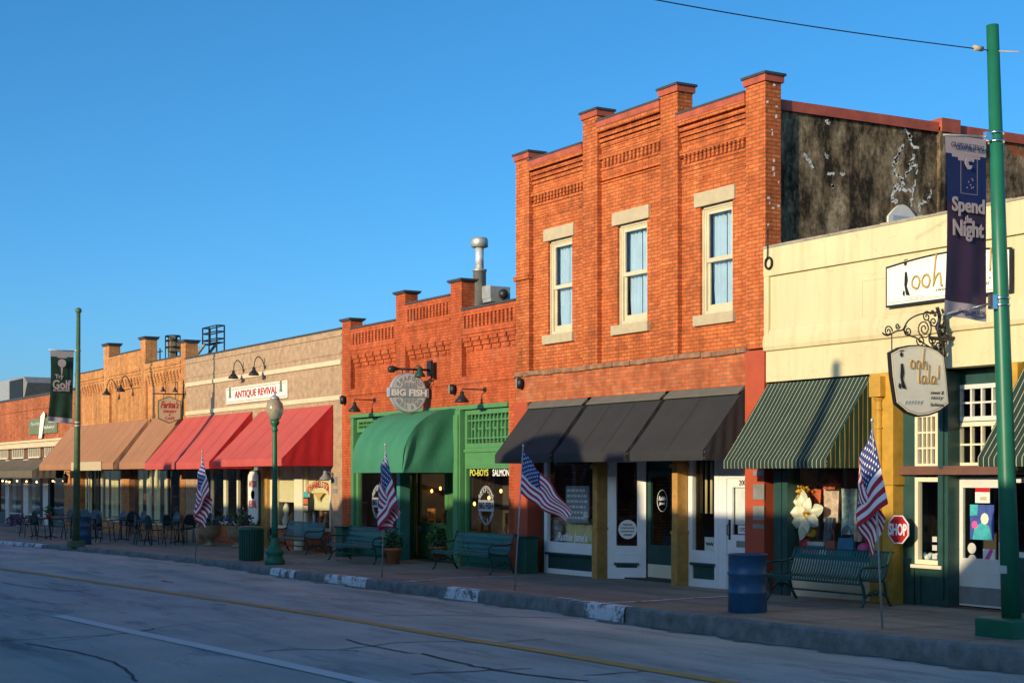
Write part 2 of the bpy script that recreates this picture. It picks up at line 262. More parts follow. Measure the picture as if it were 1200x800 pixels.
M['aw_green'] = pm('green_canvas', (.045, .205, .11), .7, .12, 1.2, .4, spec=.4)
M['str_x'] = stripes('striped_canvas_front', 0, (.020, .044, .034), (.42, .40, .27), .10, .13)
M['str_y'] = stripes('striped_canvas_sunlit', 1, (.022, .05, .025), (.42, .32, .13), .10, .13)  # same canvas as the front; warm light on the sides is coloured in
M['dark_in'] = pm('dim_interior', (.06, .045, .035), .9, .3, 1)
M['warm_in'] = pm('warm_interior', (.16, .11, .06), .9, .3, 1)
M['roofing'] = pm('roofing', (.08, .08, .08), .9, .2, 1)
M['brown_beam'] = pm('brown_beam', (.16, .075, .05), .5, .15, 4)
M['black'] = pm('black_paint', (.012, .012, .012), .5, .2, 5, 0)
M['glass'] = glass_mat('window_glass')
M['glass_up'] = glass_mat('upper_window_glass', (.9, .93, .95), 1.0)
M['curtain'] = pm('sky_tinted_curtain', (.52, .64, .68), .9, .1, 2, .1)  # blue tint stands in for sky reflected in the upstairs panes
M['curtain_cream'] = pm('cream_curtain', (.80, .68, .33), .9, .1, 2, .1)
M['blind'] = pm('cream_blind', (.78, .66, .38), .8, .04, 1, 0)
M['terracotta'] = pm('terracotta', (.42, .15, .055), .8, .18, 7)
M['urn'] = pm('aged_stone_urn', (.26, .20, .11), .85, .25, 8)
M['leaf'] = pm('leaf_green', (.05, .13, .025), .6, .5, 9, 0)
M['leaf2'] = pm('leaf_dark', (.025, .07, .02), .6, .5, 9, 0)
M['purple'] = pm('purple_petal', (.20, .04, .20), .6, .4, 9, 0)
M['blue_fl'] = pm('blue_petal', (.12, .10, .32), .6, .4, 9, 0)
M['sign_white'] = pm('sign_white', (.80, .78, .68), .5, .05, 5, .02)
M['sign_green_rim'] = pm('sign_rim_green', (.10, .15, .07), .5, .1, 5)
M['sign_red'] = pm('sign_red', (.42, .03, .03), .5, .1, 5, 0)
M['sign_grey'] = pm('sign_slate', (.28, .33, .35), .5, .08, 5)
M['sign_pale'] = pm('sign_pale_grey', (.56, .56, .50), .5, .1, 5)
M['sign_tan'] = pm('sign_tan', (.55, .44, .26), .5, .08, 5)
M['sign_gold'] = pm('sign_gold', (.46, .30, .08), .5, .1, 5, 0)
M['sign_olive'] = pm('sign_olive', (.16, .19, .10), .6, .15, 3)
M['stop_red'] = pm('glossy_red_sign', (.50, .02, .02), .35, .05, 5, 0)
M['text_white'] = pm('lettering_white', (.82, .82, .80), .5, .04, 5, 0)
M['text_yellow'] = pm('lettering_yellow', (.62, .60, .10), .5, .04, 5, 0)
M['text_grey'] = pm('lettering_grey', (.45, .47, .45), .5, .04, 5, 0)
M['navy'] = pm('banner_navy', (.012, .02, .09), .6, .2, 1.5, .1)
M['plum'] = pm('banner_plum', (.045, .02, .045), .6, .3, 1.5, .1)
M['mauve'] = pm('banner_mauve', (.42, .33, .32), .7, .1, 3)
M['bgreen'] = pm('banner_green', (.012, .05, .02), .6, .5, 2.5, .1)
M['bgrey'] = pm('banner_grey', (.36, .33, .32), .7, .1, 3)
M['globe'] = pm('lamp_globe', (.62, .52, .34), .18, .08, 4, 0, spec=.7, Transmission_Weight=.55)
M['flag_red'] = pm('flag_red', (.50, .015, .035), .7, .06, 5, .05)
M['flag_white'] = pm('flag_white', (.80, .78, .76), .7, .04, 5, .05)
M['flag_blue'] = pm('flag_blue', (.02, .035, .16), .7, .08, 5, .05)
M['road'] = road_mat('road_surface', (.25, .29, .28), (.43, .45, .42), (.56, .49, .42))
M['walk'] = road_mat('pavement_concrete', (.20, .17, .14), (.28, .235, .19), (.34, .28, .225))
M['kerb'] = pm('kerb_concrete', (.19, .20, .19), .85, .4, 4, .4)
M['kerb_white'] = worn_paint('kerb_white_paint', (.72, .74, .74), (.16, .16, .15), .52)
M['line_white'] = worn_paint('road_white_paint', (.68, .68, .66), (.2, .2, .21), .66)
M['line_yellow'] = worn_paint('road_yellow_paint', (.50, .30, .08), (.30, .25, .19), .64)
M['tar'] = pm('tar_seal', (.05, .048, .05), .7, .3, 8, 0)
M['ground'] = pm('earth', (.14, .12, .09), .95, .3, .3, 0)
M['orange_bulb'] = emit('warm_bulb', (1, .45, .15), 6)
M['wood_warm'] = pm('varnished_wood', (.42, .17, .04), .4, .25, 6)
M['tile_red'] = pm('kraft_orange', (.5, .13, .05), .7, .15, 6)
# ------------------------------------------------------------------ mesh builder
ORG = {}
def tag(o, label=None, cat=None, group=None, kind=None):
    if label: o['label'] = label
    if cat: o['category'] = cat
    if group: o['group'] = group
    if kind: o['kind'] = kind
    return o
def empty(name, loc, label=None, cat=None, group=None):
    o = bpy.data.objects.new(name, None); scene.collection.objects.link(o); o.location = loc
    o.empty_display_size = .3; ORG[o.name] = Vector(loc)
    return tag(o, label, cat, group)
class MB:
    def __init__(s): s.v = []; s.f = []; s.m = []; s.k = 0; s.sm = []; s.smooth = False
    def add(s, vs, fs):
        b = len(s.v); s.v += [Vector(p) for p in vs]
        for f in fs: s.f.append(tuple(b+i for i in f)); s.m.append(s.k); s.sm.append(s.smooth)
        return s
    def box(s, x0, x1, y0, y1, z0, z1):
        x0, x1 = min(x0, x1), max(x0, x1); y0, y1 = min(y0, y1), max(y0, y1); z0, z1 = min(z0, z1), max(z0, z1)
        return s.add([(x0,y0,z0),(x1,y0,z0),(x1,y1,z0),(x0,y1,z0),(x0,y0,z1),(x1,y0,z1),(x1,y1,z1),(x0,y1,z1)],
                     [(0,3,2,1),(4,5,6,7),(0,1,5,4),(1,2,6,5),(2,3,7,6),(3,0,4,7)])
    def hexa(s, p): return s.add(p, [(0,3,2,1),(4,5,6,7),(0,1,5,4),(1,2,6,5),(2,3,7,6),(3,0,4,7)])
    def quad(s, a, b, c, d): return s.add([a,b,c,d], [(0,1,2,3)])
    def prism(s, poly, y0, y1):       # poly in (x,z), extruded along y; y0 is the front
        n = len(poly)
        vs = [(x,y0,z) for x,z in poly]+[(x,y1,z) for x,z in poly]
        return s.add(vs, [tuple(range(n)), tuple(range(2*n-1, n-1, -1))]+[(i,i+n,(i+1)%n+n,(i+1)%n) for i in range(n)])
    def prism_x(s, poly, x0, x1):     # poly in (y,z), extruded along x
        n = len(poly)
        vs = [(x0,y,z) for y,z in poly]+[(x1,y,z) for y,z in poly]
        return s.add(vs, [tuple(range(n)), tuple(range(2*n-1, n-1, -1))]+[(i,i+n,(i+1)%n+n,(i+1)%n) for i in range(n)])
    def tube(s, path, r, n=8, caps=True):
        path = [Vector(p) for p in path]; rs = r if isinstance(r, (list, tuple)) else [r]*len(path)
        b = len(s.v); up = None
        for i, p in enumerate(path):
            d = (path[min(i+1, len(path)-1)]-path[max(i-1, 0)]).normalized()
            if up is None: up = Vector((0,0,1)) if abs(d.z) < .9 else Vector((1,0,0))
            a = d.cross(up).normalized(); e = a.cross(d).normalized(); up = e
            for j in range(n):
                t = 2*math.pi*j/n; s.v.append(p+(a*math.cos(t)+e*math.sin(t))*rs[i])
        for i in range(len(path)-1):
            for j in range(n):
                s.f.append((b+i*n+j, b+i*n+(j+1)%n, b+(i+1)*n+(j+1)%n, b+(i+1)*n+j)); s.m.append(s.k); s.sm.append(True)
        if caps:
            s.f.append(tuple(b+j for j in range(n))[::-1]); s.m.append(s.k); s.sm.append(False)
            q = b+(len(path)-1)*n; s.f.append(tuple(q+j for j in range(n))); s.m.append(s.k); s.sm.append(False)
        return s
    def lathe(s, prof, cx, cy, cz=0, n=24, squash=1):
        b = len(s.v)
        for r, z in prof:
            for j in range(n):
                t = 2*math.pi*j/n; s.v.append(Vector((cx+r*math.cos(t), cy+r*squash*math.sin(t), cz+z)))
        for i in range(len(prof)-1):
            for j in range(n):
                s.f.append((b+i*n+j, b+i*n+(j+1)%n, b+(i+1)*n+(j+1)%n, b+(i+1)*n+j)); s.m.append(s.k); s.sm.append(True)
        s.f.append(tuple(b+j for j in range(n))[::-1]); s.m.append(s.k); s.sm.append(False)
        q = b+(len(prof)-1)*n; s.f.append(tuple(q+j for j in range(n))); s.m.append(s.k); s.sm.append(False)
        return s
    def grid(s, fn, nu, nv, smooth=True):
        b = len(s.v)
        for i in range(nu+1):
            for j in range(nv+1): s.v.append(Vector(fn(i/nu, j/nv)))
        for i in range(nu):
            for j in range(nv):
                s.f.append((b+i*(nv+1)+j, b+(i+1)*(nv+1)+j, b+(i+1)*(nv+1)+j+1, b+i*(nv+1)+j+1)); s.m.append(s.k); s.sm.append(smooth)
        return s
    def ball(s, c, r, n=10, sx=1, sy=1, sz=1):
        c = Vector(c)
        return s.grid(lambda u, v: c+Vector((sx*r*math.sin(math.pi*v)*math.cos(2*math.pi*u), sy*r*math.sin(math.pi*v)*math.sin(2*math.pi*u), sz*r*math.cos(math.pi*v))), n, n//2+2)
    def leaves(s, c, rx, ry, rz_, n, size, mats):
        c = Vector(c)
        for _ in range(n):
            while True:
                d = Vector((random.uniform(-1,1), random.uniform(-1,1), random.uniform(-1,1)))
                if d.length < 1: break
            p = c+Vector((d.x*rx, d.y*ry, d.z*rz_))
            a = Vector((random.uniform(-1,1), random.uniform(-1,1), random.uniform(-.6,1))).normalized()
            b = a.cross(Vector((random.uniform(-1,1), random.uniform(-1,1), random.uniform(-1,1)))).normalized()
            l = size*random.uniform(.6, 1.3); s.k = random.choice(mats)
            s.add([p, p+a*l*.5+b*l*.28, p+a*l, p+a*l*.5-b*l*.28], [(0,1,2,3)])
        s.k = 0; return s
    def rot(s, cx, cy, ang, i0=0):
        ca, sa = math.cos(ang), math.sin(ang)
        for v in s.v[i0:]:
            x, y = v.x-cx, v.y-cy; v.x, v.y = cx+x*ca-y*sa, cy+x*sa+y*ca
        return s
    def build(s, name, mats, parent=None, loc=None, bevel=0):
        if not isinstance(mats, (list, tuple)): mats = [mats]
        mats = [M[m] if isinstance(m, str) else m for m in mats]
        off = ORG[parent.name] if parent else Vector(loc or (0,0,0))
        me = bpy.data.meshes.new(name); me.from_pydata([v-off for v in s.v], [], s.f)
        for m in mats: me.materials.append(m)
        me.polygons.foreach_set('material_index', s.m); me.polygons.foreach_set('use_smooth', s.sm)
        bm = bmesh.new(); bm.from_mesh(me); bmesh.ops.remove_doubles(bm, verts=bm.verts, dist=1e-5); bm.to_mesh(me); bm.free()
        me.update()
        o = bpy.data.objects.new(name, me); scene.collection.objects.link(o)
        if parent: o.parent = parent; ORG[o.name] = off
        else: o.location = off; ORG[o.name] = off
        if bevel:
            md = o.modifiers.new('bevel', 'BEVEL'); md.width = bevel; md.segments = 2; md.limit_method = 'ANGLE'
        return o
def slab(mb, x0, x1, z0, z1, y0, y1, holes=()):
    xs = sorted({x0, x1}|{max(x0, min(x1, h[i])) for h in holes for i in (0, 1)})
    zs = sorted({z0, z1}|{max(z0, min(z1, h[i])) for h in holes for i in (2, 3)})
    def solid(i, j):
        if i < 0 or j < 0 or i >= len(xs)-1 or j >= len(zs)-1: return False
        cx, cz = (xs[i]+xs[i+1])/2, (zs[j]+zs[j+1])/2
        return not any(h[0] < cx < h[1] and h[2] < cz < h[3] for h in holes)
    for i in range(len(xs)-1):
        for j in range(len(zs)-1):
            if not solid(i, j): continue
            a, b, c, d = xs[i], xs[i+1], zs[j], zs[j+1]
            mb.quad((a,y0,c),(b,y0,c),(b,y0,d),(a,y0,d)); mb.quad((b,y1,c),(a,y1,c),(a,y1,d),(b,y1,d))
            if not solid(i-1, j): mb.quad((a,y1,c),(a,y0,c),(a,y0,d),(a,y1,d))
            if not solid(i+1, j): mb.quad((b,y0,c),(b,y1,c),(b,y1,d),(b,y0,d))
            if not solid(i, j-1): mb.quad((a,y1,c),(b,y1,c),(b,y0,c),(a,y0,c))
            if not solid(i, j+1): mb.quad((a,y0,d),(b,y0,d),(b,y1,d),(a,y1,d))
    return mb
def text_mesh(body, shear=0., offset=0., spacing=1.):
    cu = bpy.data.curves.new('t', 'FONT'); cu.body = body; cu.extrude = .5; cu.shear = shear; cu.offset = offset; cu.space_character = spacing
    cu.resolution_u = 3; cu.align_x = 'LEFT'
    o = bpy.data.objects.new('t', cu); scene.collection.objects.link(o)
    bpy.context.view_layer.update()
    me = bpy.data.meshes.new_from_object(o.evaluated_get(bpy.context.evaluated_depsgraph_get()))
    vs = [v.co.copy() for v in me.vertices]; fs = [tuple(p.vertices) for p in me.polygons]
    bpy.data.objects.remove(o); bpy.data.curves.remove(cu); bpy.data.meshes.remove(me)
    return vs, fs
def add_text(mb, body, cen, right, up, w, h, thick=.006, shear=0., offset=0., spacing=1., warp=None):
    vs, fs = text_mesh(body, shear, offset, spacing)
    x0 = min(v.x for v in vs); x1 = max(v.x for v in vs); y0 = min(v.y for v in vs); y1 = max(v.y for v in vs)
    right = Vector(right).normalized(); up = Vector(up).normalized(); nrm = right.cross(up); cen = Vector(cen); out = []
    for v in vs:
        a = ((v.x-x0)/(x1-x0)-.5)*w; b = ((v.y-y0)/(y1-y0)-.5)*h
        if warp: a, b = warp(a, b)
        out.append(cen+right*a+up*b+nrm*(v.z+.5)*thick)
    mb.add(out, fs); return mb
def arc_text(mb, body, cen, right, up, rad, a0, a1, h, thick=.006, inward=False, offset=0.):
    """letters set one by one round a circle from angle a0 to a1 (degrees, anticlockwise from the right)"""
    chars = list(body); n = len(chars); right = Vector(right); up = Vector(up); cen = Vector(cen)
    for i, ch in enumerate(chars):
        if ch == ' ': continue
        t = R(a0+(a1-a0)*(i+.5)/n); rd = right*math.cos(t)+up*math.sin(t); tg = right*math.sin(t)-up*math.cos(t)
        if inward: rd2, tg2 = -rd, -tg
        else: rd2, tg2 = rd, tg
        add_text(mb, ch, cen+rd*rad, tg2, rd2, h*(.25 if ch in 'I' else .72), h, thick, offset=offset)
XR, ZU, YR = (1,0,0), (0,0,1), (0,1,0)
# windows and doors (axis-aligned, facing -Y)
def win(root, x0, x1, z0, z1, Y, fm, fw=.07, fd=.08, cols=1, rows=1, mw=.03, name='window', glass='glass', sash=False, rot=None, pane=True):
    x0, x1 = min(x0, x1), max(x0, x1)
    f = MB(); slab(f, x0, x1, z0, z1, Y, Y+fd, [(x0+fw, x1-fw, z0+fw, z1-fw)])
    iw, ih = x1-x0-2*fw, z1-z0-2*fw
    for i in range(1, cols): cx = x0+fw+iw*i/cols; f.box(cx-mw/2, cx+mw/2, Y+.012, Y+fd-.012, z0+fw, z1-fw)
    for j in range(1, rows): cz = z0+fw+ih*j/rows; f.box(x0+fw, x1-fw, Y+.014, Y+fd-.014, cz-mw/2, cz+mw/2)
    if rot: f.rot(*rot)
    o = f.build(name, fm, root)
    if pane:
        g = MB(); g.box(x0+fw-.004, x1-fw+.004, Y+fd*.55, Y+fd*.55+.006, z0+fw-.004, z1-fw+.004)
        if rot: g.rot(*rot)
        g.build('pane', glass, o)
    return o
def panel(root, x0, x1, z0, z1, Y, m, inset_m=None, name='bulkhead', rot=None, border=.1, ledge=False):
    x0, x1 = min(x0, x1), max(x0, x1)
    f = MB(); slab(f, x0, x1, z0, z1, Y, Y+.07, [(x0+border, x1-border, z0+border*1.3, z1-border)])
    f.k = 1; f.box(x0+border, x1-border, Y+.03, Y+.065, z0+border*1.3, z1-border); f.k = 2 if ledge else 0
    if ledge: f.box(x0+border-.04, x1-border+.04, Y-.04, Y-.002, z1-border-.02, z1-border+.03)
    if rot: f.rot(*rot)
    return f.build(name, [m, inset_m or m, 'green_dark'], root)
def door(root, x0, x1, z0, z1, Y, m, gb=.9, stile=.12, top=.14, glass='glass', kick=None, handle_side=-1, rot=None, handle='iron', low=None):
    x0, x1 = min(x0, x1), max(x0, x1)
    f = MB(); slab(f, x0, x1, z0, z1, Y, Y+.05, [(x0+stile, x1-stile, z0+gb, z1-top)])
    f.box(x0+stile, x1-stile, Y-.008, Y-.001, z0+gb-.24, z0+gb-.22)
    if rot: f.rot(*rot)
    o = f.build('door', m, root)
    g = MB(); g.box(x0+stile-.004, x1-stile+.004, Y+.02, Y+.026, z0+gb-.004, z1-top+.004)
    if rot: g.rot(*rot)
    g.build('pane', glass, o)
    h = MB(); hx = x1-stile*.5 if handle_side > 0 else x0+stile*.5
    h.tube([(hx, Y-.001, z0+1.0), (hx, Y-.06, z0+1.02), (hx, Y-.06, z0+1.2), (hx, Y-.001, z0+1.22)], .012, 6)
    h.box(hx-.03, hx+.03, Y-.008, Y-.0005, z0+.92, z0+1.3)
    if rot: h.rot(*rot)
    h.build('handle', handle, o)
    if kick:
        k = MB(); k.box(x0+.03, x1-.03, Y-.006, Y-.001, z0+.03, z0+.3)
        if rot: k.rot(*rot)
        k.build('kick_plate', kick, o)
    return o
# ================================================================== STREET
g = MB(); g.quad((-600,-500,-.9),(500,-500,-.9),(500,500,-.9),(-600,500,-.9)); tag(g.build('ground', 'ground'), kind='structure')
kp = [(-140,624),(-60,629),(0,634),(60,638.3),(140,645),(240,655),(340,668.5),(430,678),(560,691.5),(650,700.5),(735,711.5),(900,730),(1080,748.5),(1200,761)]
KP = [gp(a, b) for a, b in kp]                      # outer top edge of the kerb
KP = [Vector((-260, KP[0].y-.3, gz(-260)))]+KP+[Vector((-10, KP[-1].y+.1, gz(-10))), Vector((14, KP[-1].y+.1, gz(14)))]
def kerb_y(X): return interp(X, [p.x for p in KP], [p.y for p in KP])
xs = [-260+i*2 for i in range(138)]
mb = MB()
for a, b in zip(xs, xs[1:]):
    ya, yb = kerb_y(a)+.16, kerb_y(b)+.16
    for j in range(6):
        ta, tb = j/6, (j+1)/6
        mb.quad((a, ya+(1.2-ya)*ta, gz(a)), (b, yb+(1.2-yb)*ta, gz(b)), (b, yb+(1.2-yb)*tb, gz(b)), (a, ya+(1.2-ya)*tb, gz(a)))
tag(mb.build('pavement', 'walk'), kind='structure')
# joints across the pavement, pressed into the concrete
mb = MB()
for i in range(-58, 0):
    X = i*1.55; y = kerb_y(X)+.17
    mb.quad((X-.01, y, gz(X)+.003), (X+.01, y, gz(X)+.003), (X+.01, .1, gz(X)+.003), (X-.01, .1, gz(X)+.003))
for a, b in zip(xs, xs[1:]):
    if a < -92 or b > -8: continue
    for q in (.36, .68):
        ya, yb = kerb_y(a)*(1-q), kerb_y(b)*(1-q)
        mb.quad((a, ya-.006, gz(a)+.003), (b, yb-.006, gz(b)+.003), (b, yb+.006, gz(b)+.003), (a, ya+.006, gz(a)+.003))
tag(mb.build('pavement_joints', 'tar'), kind='structure')
def kerb_piece(mb, xa, xb, n, out=0., up=0.):
    for i in range(n):
        a = xa+(xb-xa)*i/n; b = xa+(xb-xa)*(i+1)/n
        P = []
        for X in (a, b):
            y = kerb_y(X); z = gz(X)+up; zr = rz(X)-.05
            P.append([(X, y-.045-out, zr), (X, y-.02-out, z-.03), (X, y+.01, z+.006), (X, y+.165, z+.006)])
        for k in range(3): mb.quad(P[0][k], P[1][k], P[1][k+1], P[0][k+1])
mb = MB()
for a, b in zip(xs, xs[1:]): kerb_piece(mb, a, b, 1)
tag(mb.build('kerb', 'kerb'), kind='structure')
mb = MB()
for a, b in ((-60, 52), (318, 346), (382, 430), (522, 562), (648, 733)):
    xa, xb = gp(a, interp(a, [k[0] for k in kp], [k[1] for k in kp])).x, gp(b, interp(b, [k[0] for k in kp], [k[1] for k in kp])).x
    kerb_piece(mb, xa, xb, 8, .004, .004)
tag(mb.build('kerb_paint', 'kerb_white'), kind='structure')
# road sheet follows the slope of the gutter
mb = MB()
for a, b in zip(xs, xs[1:]):
    ya, yb = kerb_y(a)-.04, kerb_y(b)-.04
    for j in range(8):
        ta, tb = j/8, (j+1)/8
        mb.quad((a, -17+(ya+17)*ta, rz(a)), (b, -17+(yb+17)*ta, rz(b)), (b, -17+(yb+17)*tb, rz(b)), (a, -17+(ya+17)*tb, rz(a)))
tag(mb.build('road', 'road'), kind='structure')
mb = MB()
for i in range(420):
    a, b = -95+i*.2, -95+(i+1)*.2
    w0, w1 = (.16+.09*math.sin(k*.7)+.06*math.sin(k*2.3+1)+.04*math.sin(k*5.1) for k in (i, i+1))
    mb.quad((a, kerb_y(a)-.042-w0, rz(a)+.004), (b, kerb_y(b)-.042-w1, rz(b)+.004), (b, kerb_y(b)-.042, rz(b)+.004), (a, kerb_y(a)-.042, rz(a)+.004))
M['gutter'] = pm('gutter_dirt', (.17, .165, .15), .9, .4, 3, .3)
tag(mb.build('gutter_dirt', 'gutter'), kind='structure')
mb = MB()
mb.box(-260, 14, -17.2, -17, -.9, .02); mb.box(-260, 14, -23, -17.2, -.9, .0)
tag(mb.build('far_pavement', 'walk'), kind='structure')
def strip(mb, pts, wd, dz=.004):
    P = [gp(a, b, rz, dz) for a, b in pts]
    for i in range(len(P)-1):
        d = (P[i+1]-P[i]); n = Vector((-d.y, d.x, 0)).normalized()*wd/2
        e0 = P[i]-d*.0; mb.quad(e0-n, P[i+1]-n, P[i+1]+n, e0+n)
def smooth_pts(pts, k=6):
    out = []
    for i in range(len(pts)-1):
        p0 = pts[max(i-1, 0)]; p1 = pts[i]; p2 = pts[i+1]; p3 = pts[min(i+2, len(pts)-1)]
        for j in range(k):
            t = j/k
            out.append(tuple(.5*((2*p1[a])+(-p0[a]+p2[a])*t+(2*p0[a]-5*p1[a]+4*p2[a]-p3[a])*t*t+(-p0[a]+3*p1[a]-3*p2[a]+p3[a])*t**3) for a in range(len(p1))))
    out.append(tuple(pts[-1])); return out
mb = MB(); strip(mb, smooth_pts([(-40,661),(0,665.5),(100,679.5),(200,694),(300,708.5),(400,724),(520,744),(640,763),(760,783.5),(860,800),(1000,824)]), .24, .009)
tag(mb.build('centre_line', 'line_yellow'), kind='structure')
mb = MB(); strip(mb, smooth_pts([(67,720.5),(160,740.5),(250,759.5),(350,781),(450,803),(520,818)]), .26, .009)
tag(mb.build('lane_line', 'line_white'), kind='structure')
mb = MB()
for pts, wd in (([(60,752),(110,746),(170,738),(200,733),(270,727),(330,726.5),(400,724)], .02), ([(0,682),(50,689),(100,693)], .03), ([(0,750),(60,747),(130,743),(180,737)], .03),
                ([(404,748),(440,757),(486,765)], .03), ([(495,765),(540,776),(580,784),(640,792),(690,797)], .045), ([(400,760),(460,753),(520,750.5),(575,752),(640,748)], .03),
                ([(480,789),(560,785),(625,782)], .035), ([(685,790),(740,787),(766,784)], .03), ([(440,721),(520,720),(600,722),(680,724)], .028), ([(180,712),(240,709),(320,703)], .015),
                ([(30,753),(90,763),(140,778),(160,797)], .03), ([(310,762),(350,760),(420,762)], .03), ([(190,680),(200,682)], .06), ([(880,776),(1000,781),(1100,789)], .012),
                ([(560,701),(640,708),(720,716),(800,727)], .03), ([(0,700),(60,706),(100,709)], .02)):
    jig = [(a+random.uniform(-2,2), b+random.uniform(-.5,.5)) for a, b in smooth_pts(pts, 5)]
    strip(mb, jig, wd*1.25, .008)
tag(mb.build('tar_seams', 'tar'), kind='structure')
# painted edges of the pavement ramps, running from the shops to the kerb
mb = MB()
for pts in ([(475,681),(520,677.5),(560,675.5),(606,674.5)], [(712,705.5),(760,703.5),(800,701),(852,698)], [(345,659.5),(400,655.5)]):
    P = [gp(a, b, gz, .008) for a, b in smooth_pts(pts, 4)]
    for i in range(len(P)-1):
        mb.quad(P[i]+Vector((-.06,0,0)), P[i]+Vector((.06,0,0)), P[i+1]+Vector((.06,0,0)), P[i+1]+Vector((-.06,0,0)))
tag(mb.build('pavement_paint', 'kerb_white'), kind='structure')

# ================================================================== BUILDINGS
def shell(root, x0, x1, ztop, zsf, m, front=True, holes=(), fy=0., fd=.35, depth=13, inner='dark_in', ztf=None):
    mb = MB()
    if front: slab(mb, x0, x1, zsf, ztop, fy, fy+fd, holes)
    zr = ztop-.55
    mb.box(x0+.004, x0+.22, fy+fd+.002, depth, -.6, zr); mb.box(x1-.22, x1-.004, fy+fd+.002, depth, -.6, zr)
    mb.box(x0+.22, x1-.22, depth-.25, depth, -.6, zr)
    o = mb.build('wall', m, root)
    r = MB(); r.box(x0+.222, x1-.222, fy+fd+.002, depth-.252, zr-.3, zr-.1); r.build('roof', 'roofing', root)
    zi = gz((x0+x1)/2)+.03
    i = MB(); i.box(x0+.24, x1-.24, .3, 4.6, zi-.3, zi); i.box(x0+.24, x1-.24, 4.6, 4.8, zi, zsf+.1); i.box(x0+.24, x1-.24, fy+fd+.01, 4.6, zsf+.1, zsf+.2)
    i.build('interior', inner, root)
    return o
def pier(mb, x0, x1, y0, y1, z0, z1): mb.box(x0, x1, y0, y1, z0, z1)
def cap(mb, x0, x1, y0, y1, z, o=.05, h=.1, k0=0, k1=1):
    mb.k = k0; mb.box(x0-o*.6, x1+o*.6, y0-o*.6, y1+o*.6, z, z+h); mb.k = k1; mb.box(x0-o, x1+o, y0-o, y1+o, z+h, z+h+.045); mb.k = 0

# ---------- two storey red brick building
XL, XR_ = wx(604.5), wx(897)
B2 = empty('brick_building', ((XL+XR_)/2, 0, 0), 'tall two-storey orange-red brick building with three upstairs sash windows and charcoal awnings', 'building')
zb = 4.42
z1, z2, z3 = wz(650,179), wz(735,131), wz(830,123)
P1, P2, P3, P4 = (wx(604.5), wx(620)), (wx(683), wx(700)), (wx(774), wx(794)), (wx(874), wx(897))
wins = []
for a, b, (pt, pb) in ((642.5, 670.5, (283, 393)), (719.5+4, 758.5, (264.5, 381.5)), (820.5, 858.5, (243, 370))):
    x0, x1 = wx(a, .11), wx(b, .11); wins.append((x0, x1, wz(a, pb, .11), wz(a, pt, .11)))
mb = MB()
zfr = 9.05
slab(mb, P1[0]+.01, XR_-.05, zb, 8.25, .11, .40, wins)                      # recessed bays
for (a, b), zt in (((P1[1], P2[0]), z1), ((P2[1], P3[0]), z2), ((P3[1], P4[0]), z3)):
    zz = [8.25, 8.32, 8.42]
    mb.box(a, b, .085, .40, 8.02, 8.08) if False else None
    # two thin courses under the dentils, dentil row, then stepped courses to the parapet
    dz = zt-z1
    mb.box(a, b, .09, .109, 7.86+dz, 7.93+dz)
    mb.box(a, b, .03, .109, 8.25 if dz < .1 else 8.25, 8.25+.001)
    top = zt-.13
    slab(mb, a, b, 8.25, top, .11, .40)
    mb.box(a, b, .095, .1095, 8.03+dz, 8.05+dz)
    mb.box(a, b, .045, .1095, 8.36+dz, 8.46+dz)                             # band above the dentils
    n = 15
    for i in range(n):
        xa = a+.10+(b-a-.2)*(i+.22)/n; xb = a+.10+(b-a-.2)*(i+.72)/n
        mb.box(xa, xb, .05, .1095, 8.19+dz, 8.358+dz)
    mb.box(a, b, .085, .1095, 8.13+dz, 8.188+dz)
    for q, (za, zc, yy) in enumerate(((8.62, 8.69, .08), (8.72, 8.79, .055), (8.82, 8.89, .03), (8.92, top-dz, .005))):
        mb.box(a+.002, b-.002, yy, .1095, za+dz if q < 3 else 8.92+dz, zc+dz)
    mb.box(a+.001, b-.001, -.03, .1, top-.10, top)
W = mb.build('front_wall', 'brick_red', B2)
mb = MB()
for (a, b), zt in ((P1, wz(610,188)), (P2, wz(690,139)), (P3, wz(784,110.5)), (P4, wz(884,99))):
    mb.box(a, b, -.001, .36, zb, zt)
mb.box(P1[0]-.04, P1[1]+.02, -.05, .37, wz(604,330), wz(604,330)+.1)
mb.build('pilasters', 'brick_red', B2)
mb = MB()
for (a, b), zt in ((P1, wz(610,188)), (P2, wz(690,139)), (P3, wz(784,110.5)), (P4, wz(884,99))): cap(mb, a, b, 0, .36, zt, .07, .12)
for (a, b), zt in (((P1[1], P2[0]), z1), ((P2[1], P3[0]), z2), ((P3[1], P4[0]), z3)):
    mb.k = 0; mb.box(a, b, -.04, .41, zt-.129, zt-.01); mb.k = 1; mb.box(a, b, -.055, .42, zt-.0095, zt+.03)
mb.k = 0
mb.build('coping', ['coping', 'cop_dark'], B2)
mb = MB()
xa_ = P1[1]
slab(mb, P1[0], wx(874), 3.78, zb-.03, 0, .36, [])
mb.build('lower_wall', 'brick_low', B2)
mb = MB()
x = P1[0]
while x < wx(876):
    wd = random.uniform(.2, .5); h = random.uniform(-.012, .014); mb.box(x, min(x+wd-.012, wx(876)), -.045-random.uniform(0, .015), .3, zb-.029+h-.03, zb+.035+h); x += wd
mb.build('ledge_course', 'ledge', B2)
mb = MB(); mb.box(P1[0]-.02, P1[1]-.02, -.03, .5, -.5, 3.775); mb.build('painted_pier', 'red_paint', B2)
mb = MB(); mb.box(wx(874.5), XR_+.001, -.03, .6, -.5, zb-.035); mb.build('painted_pier', 'red_paint', B2)
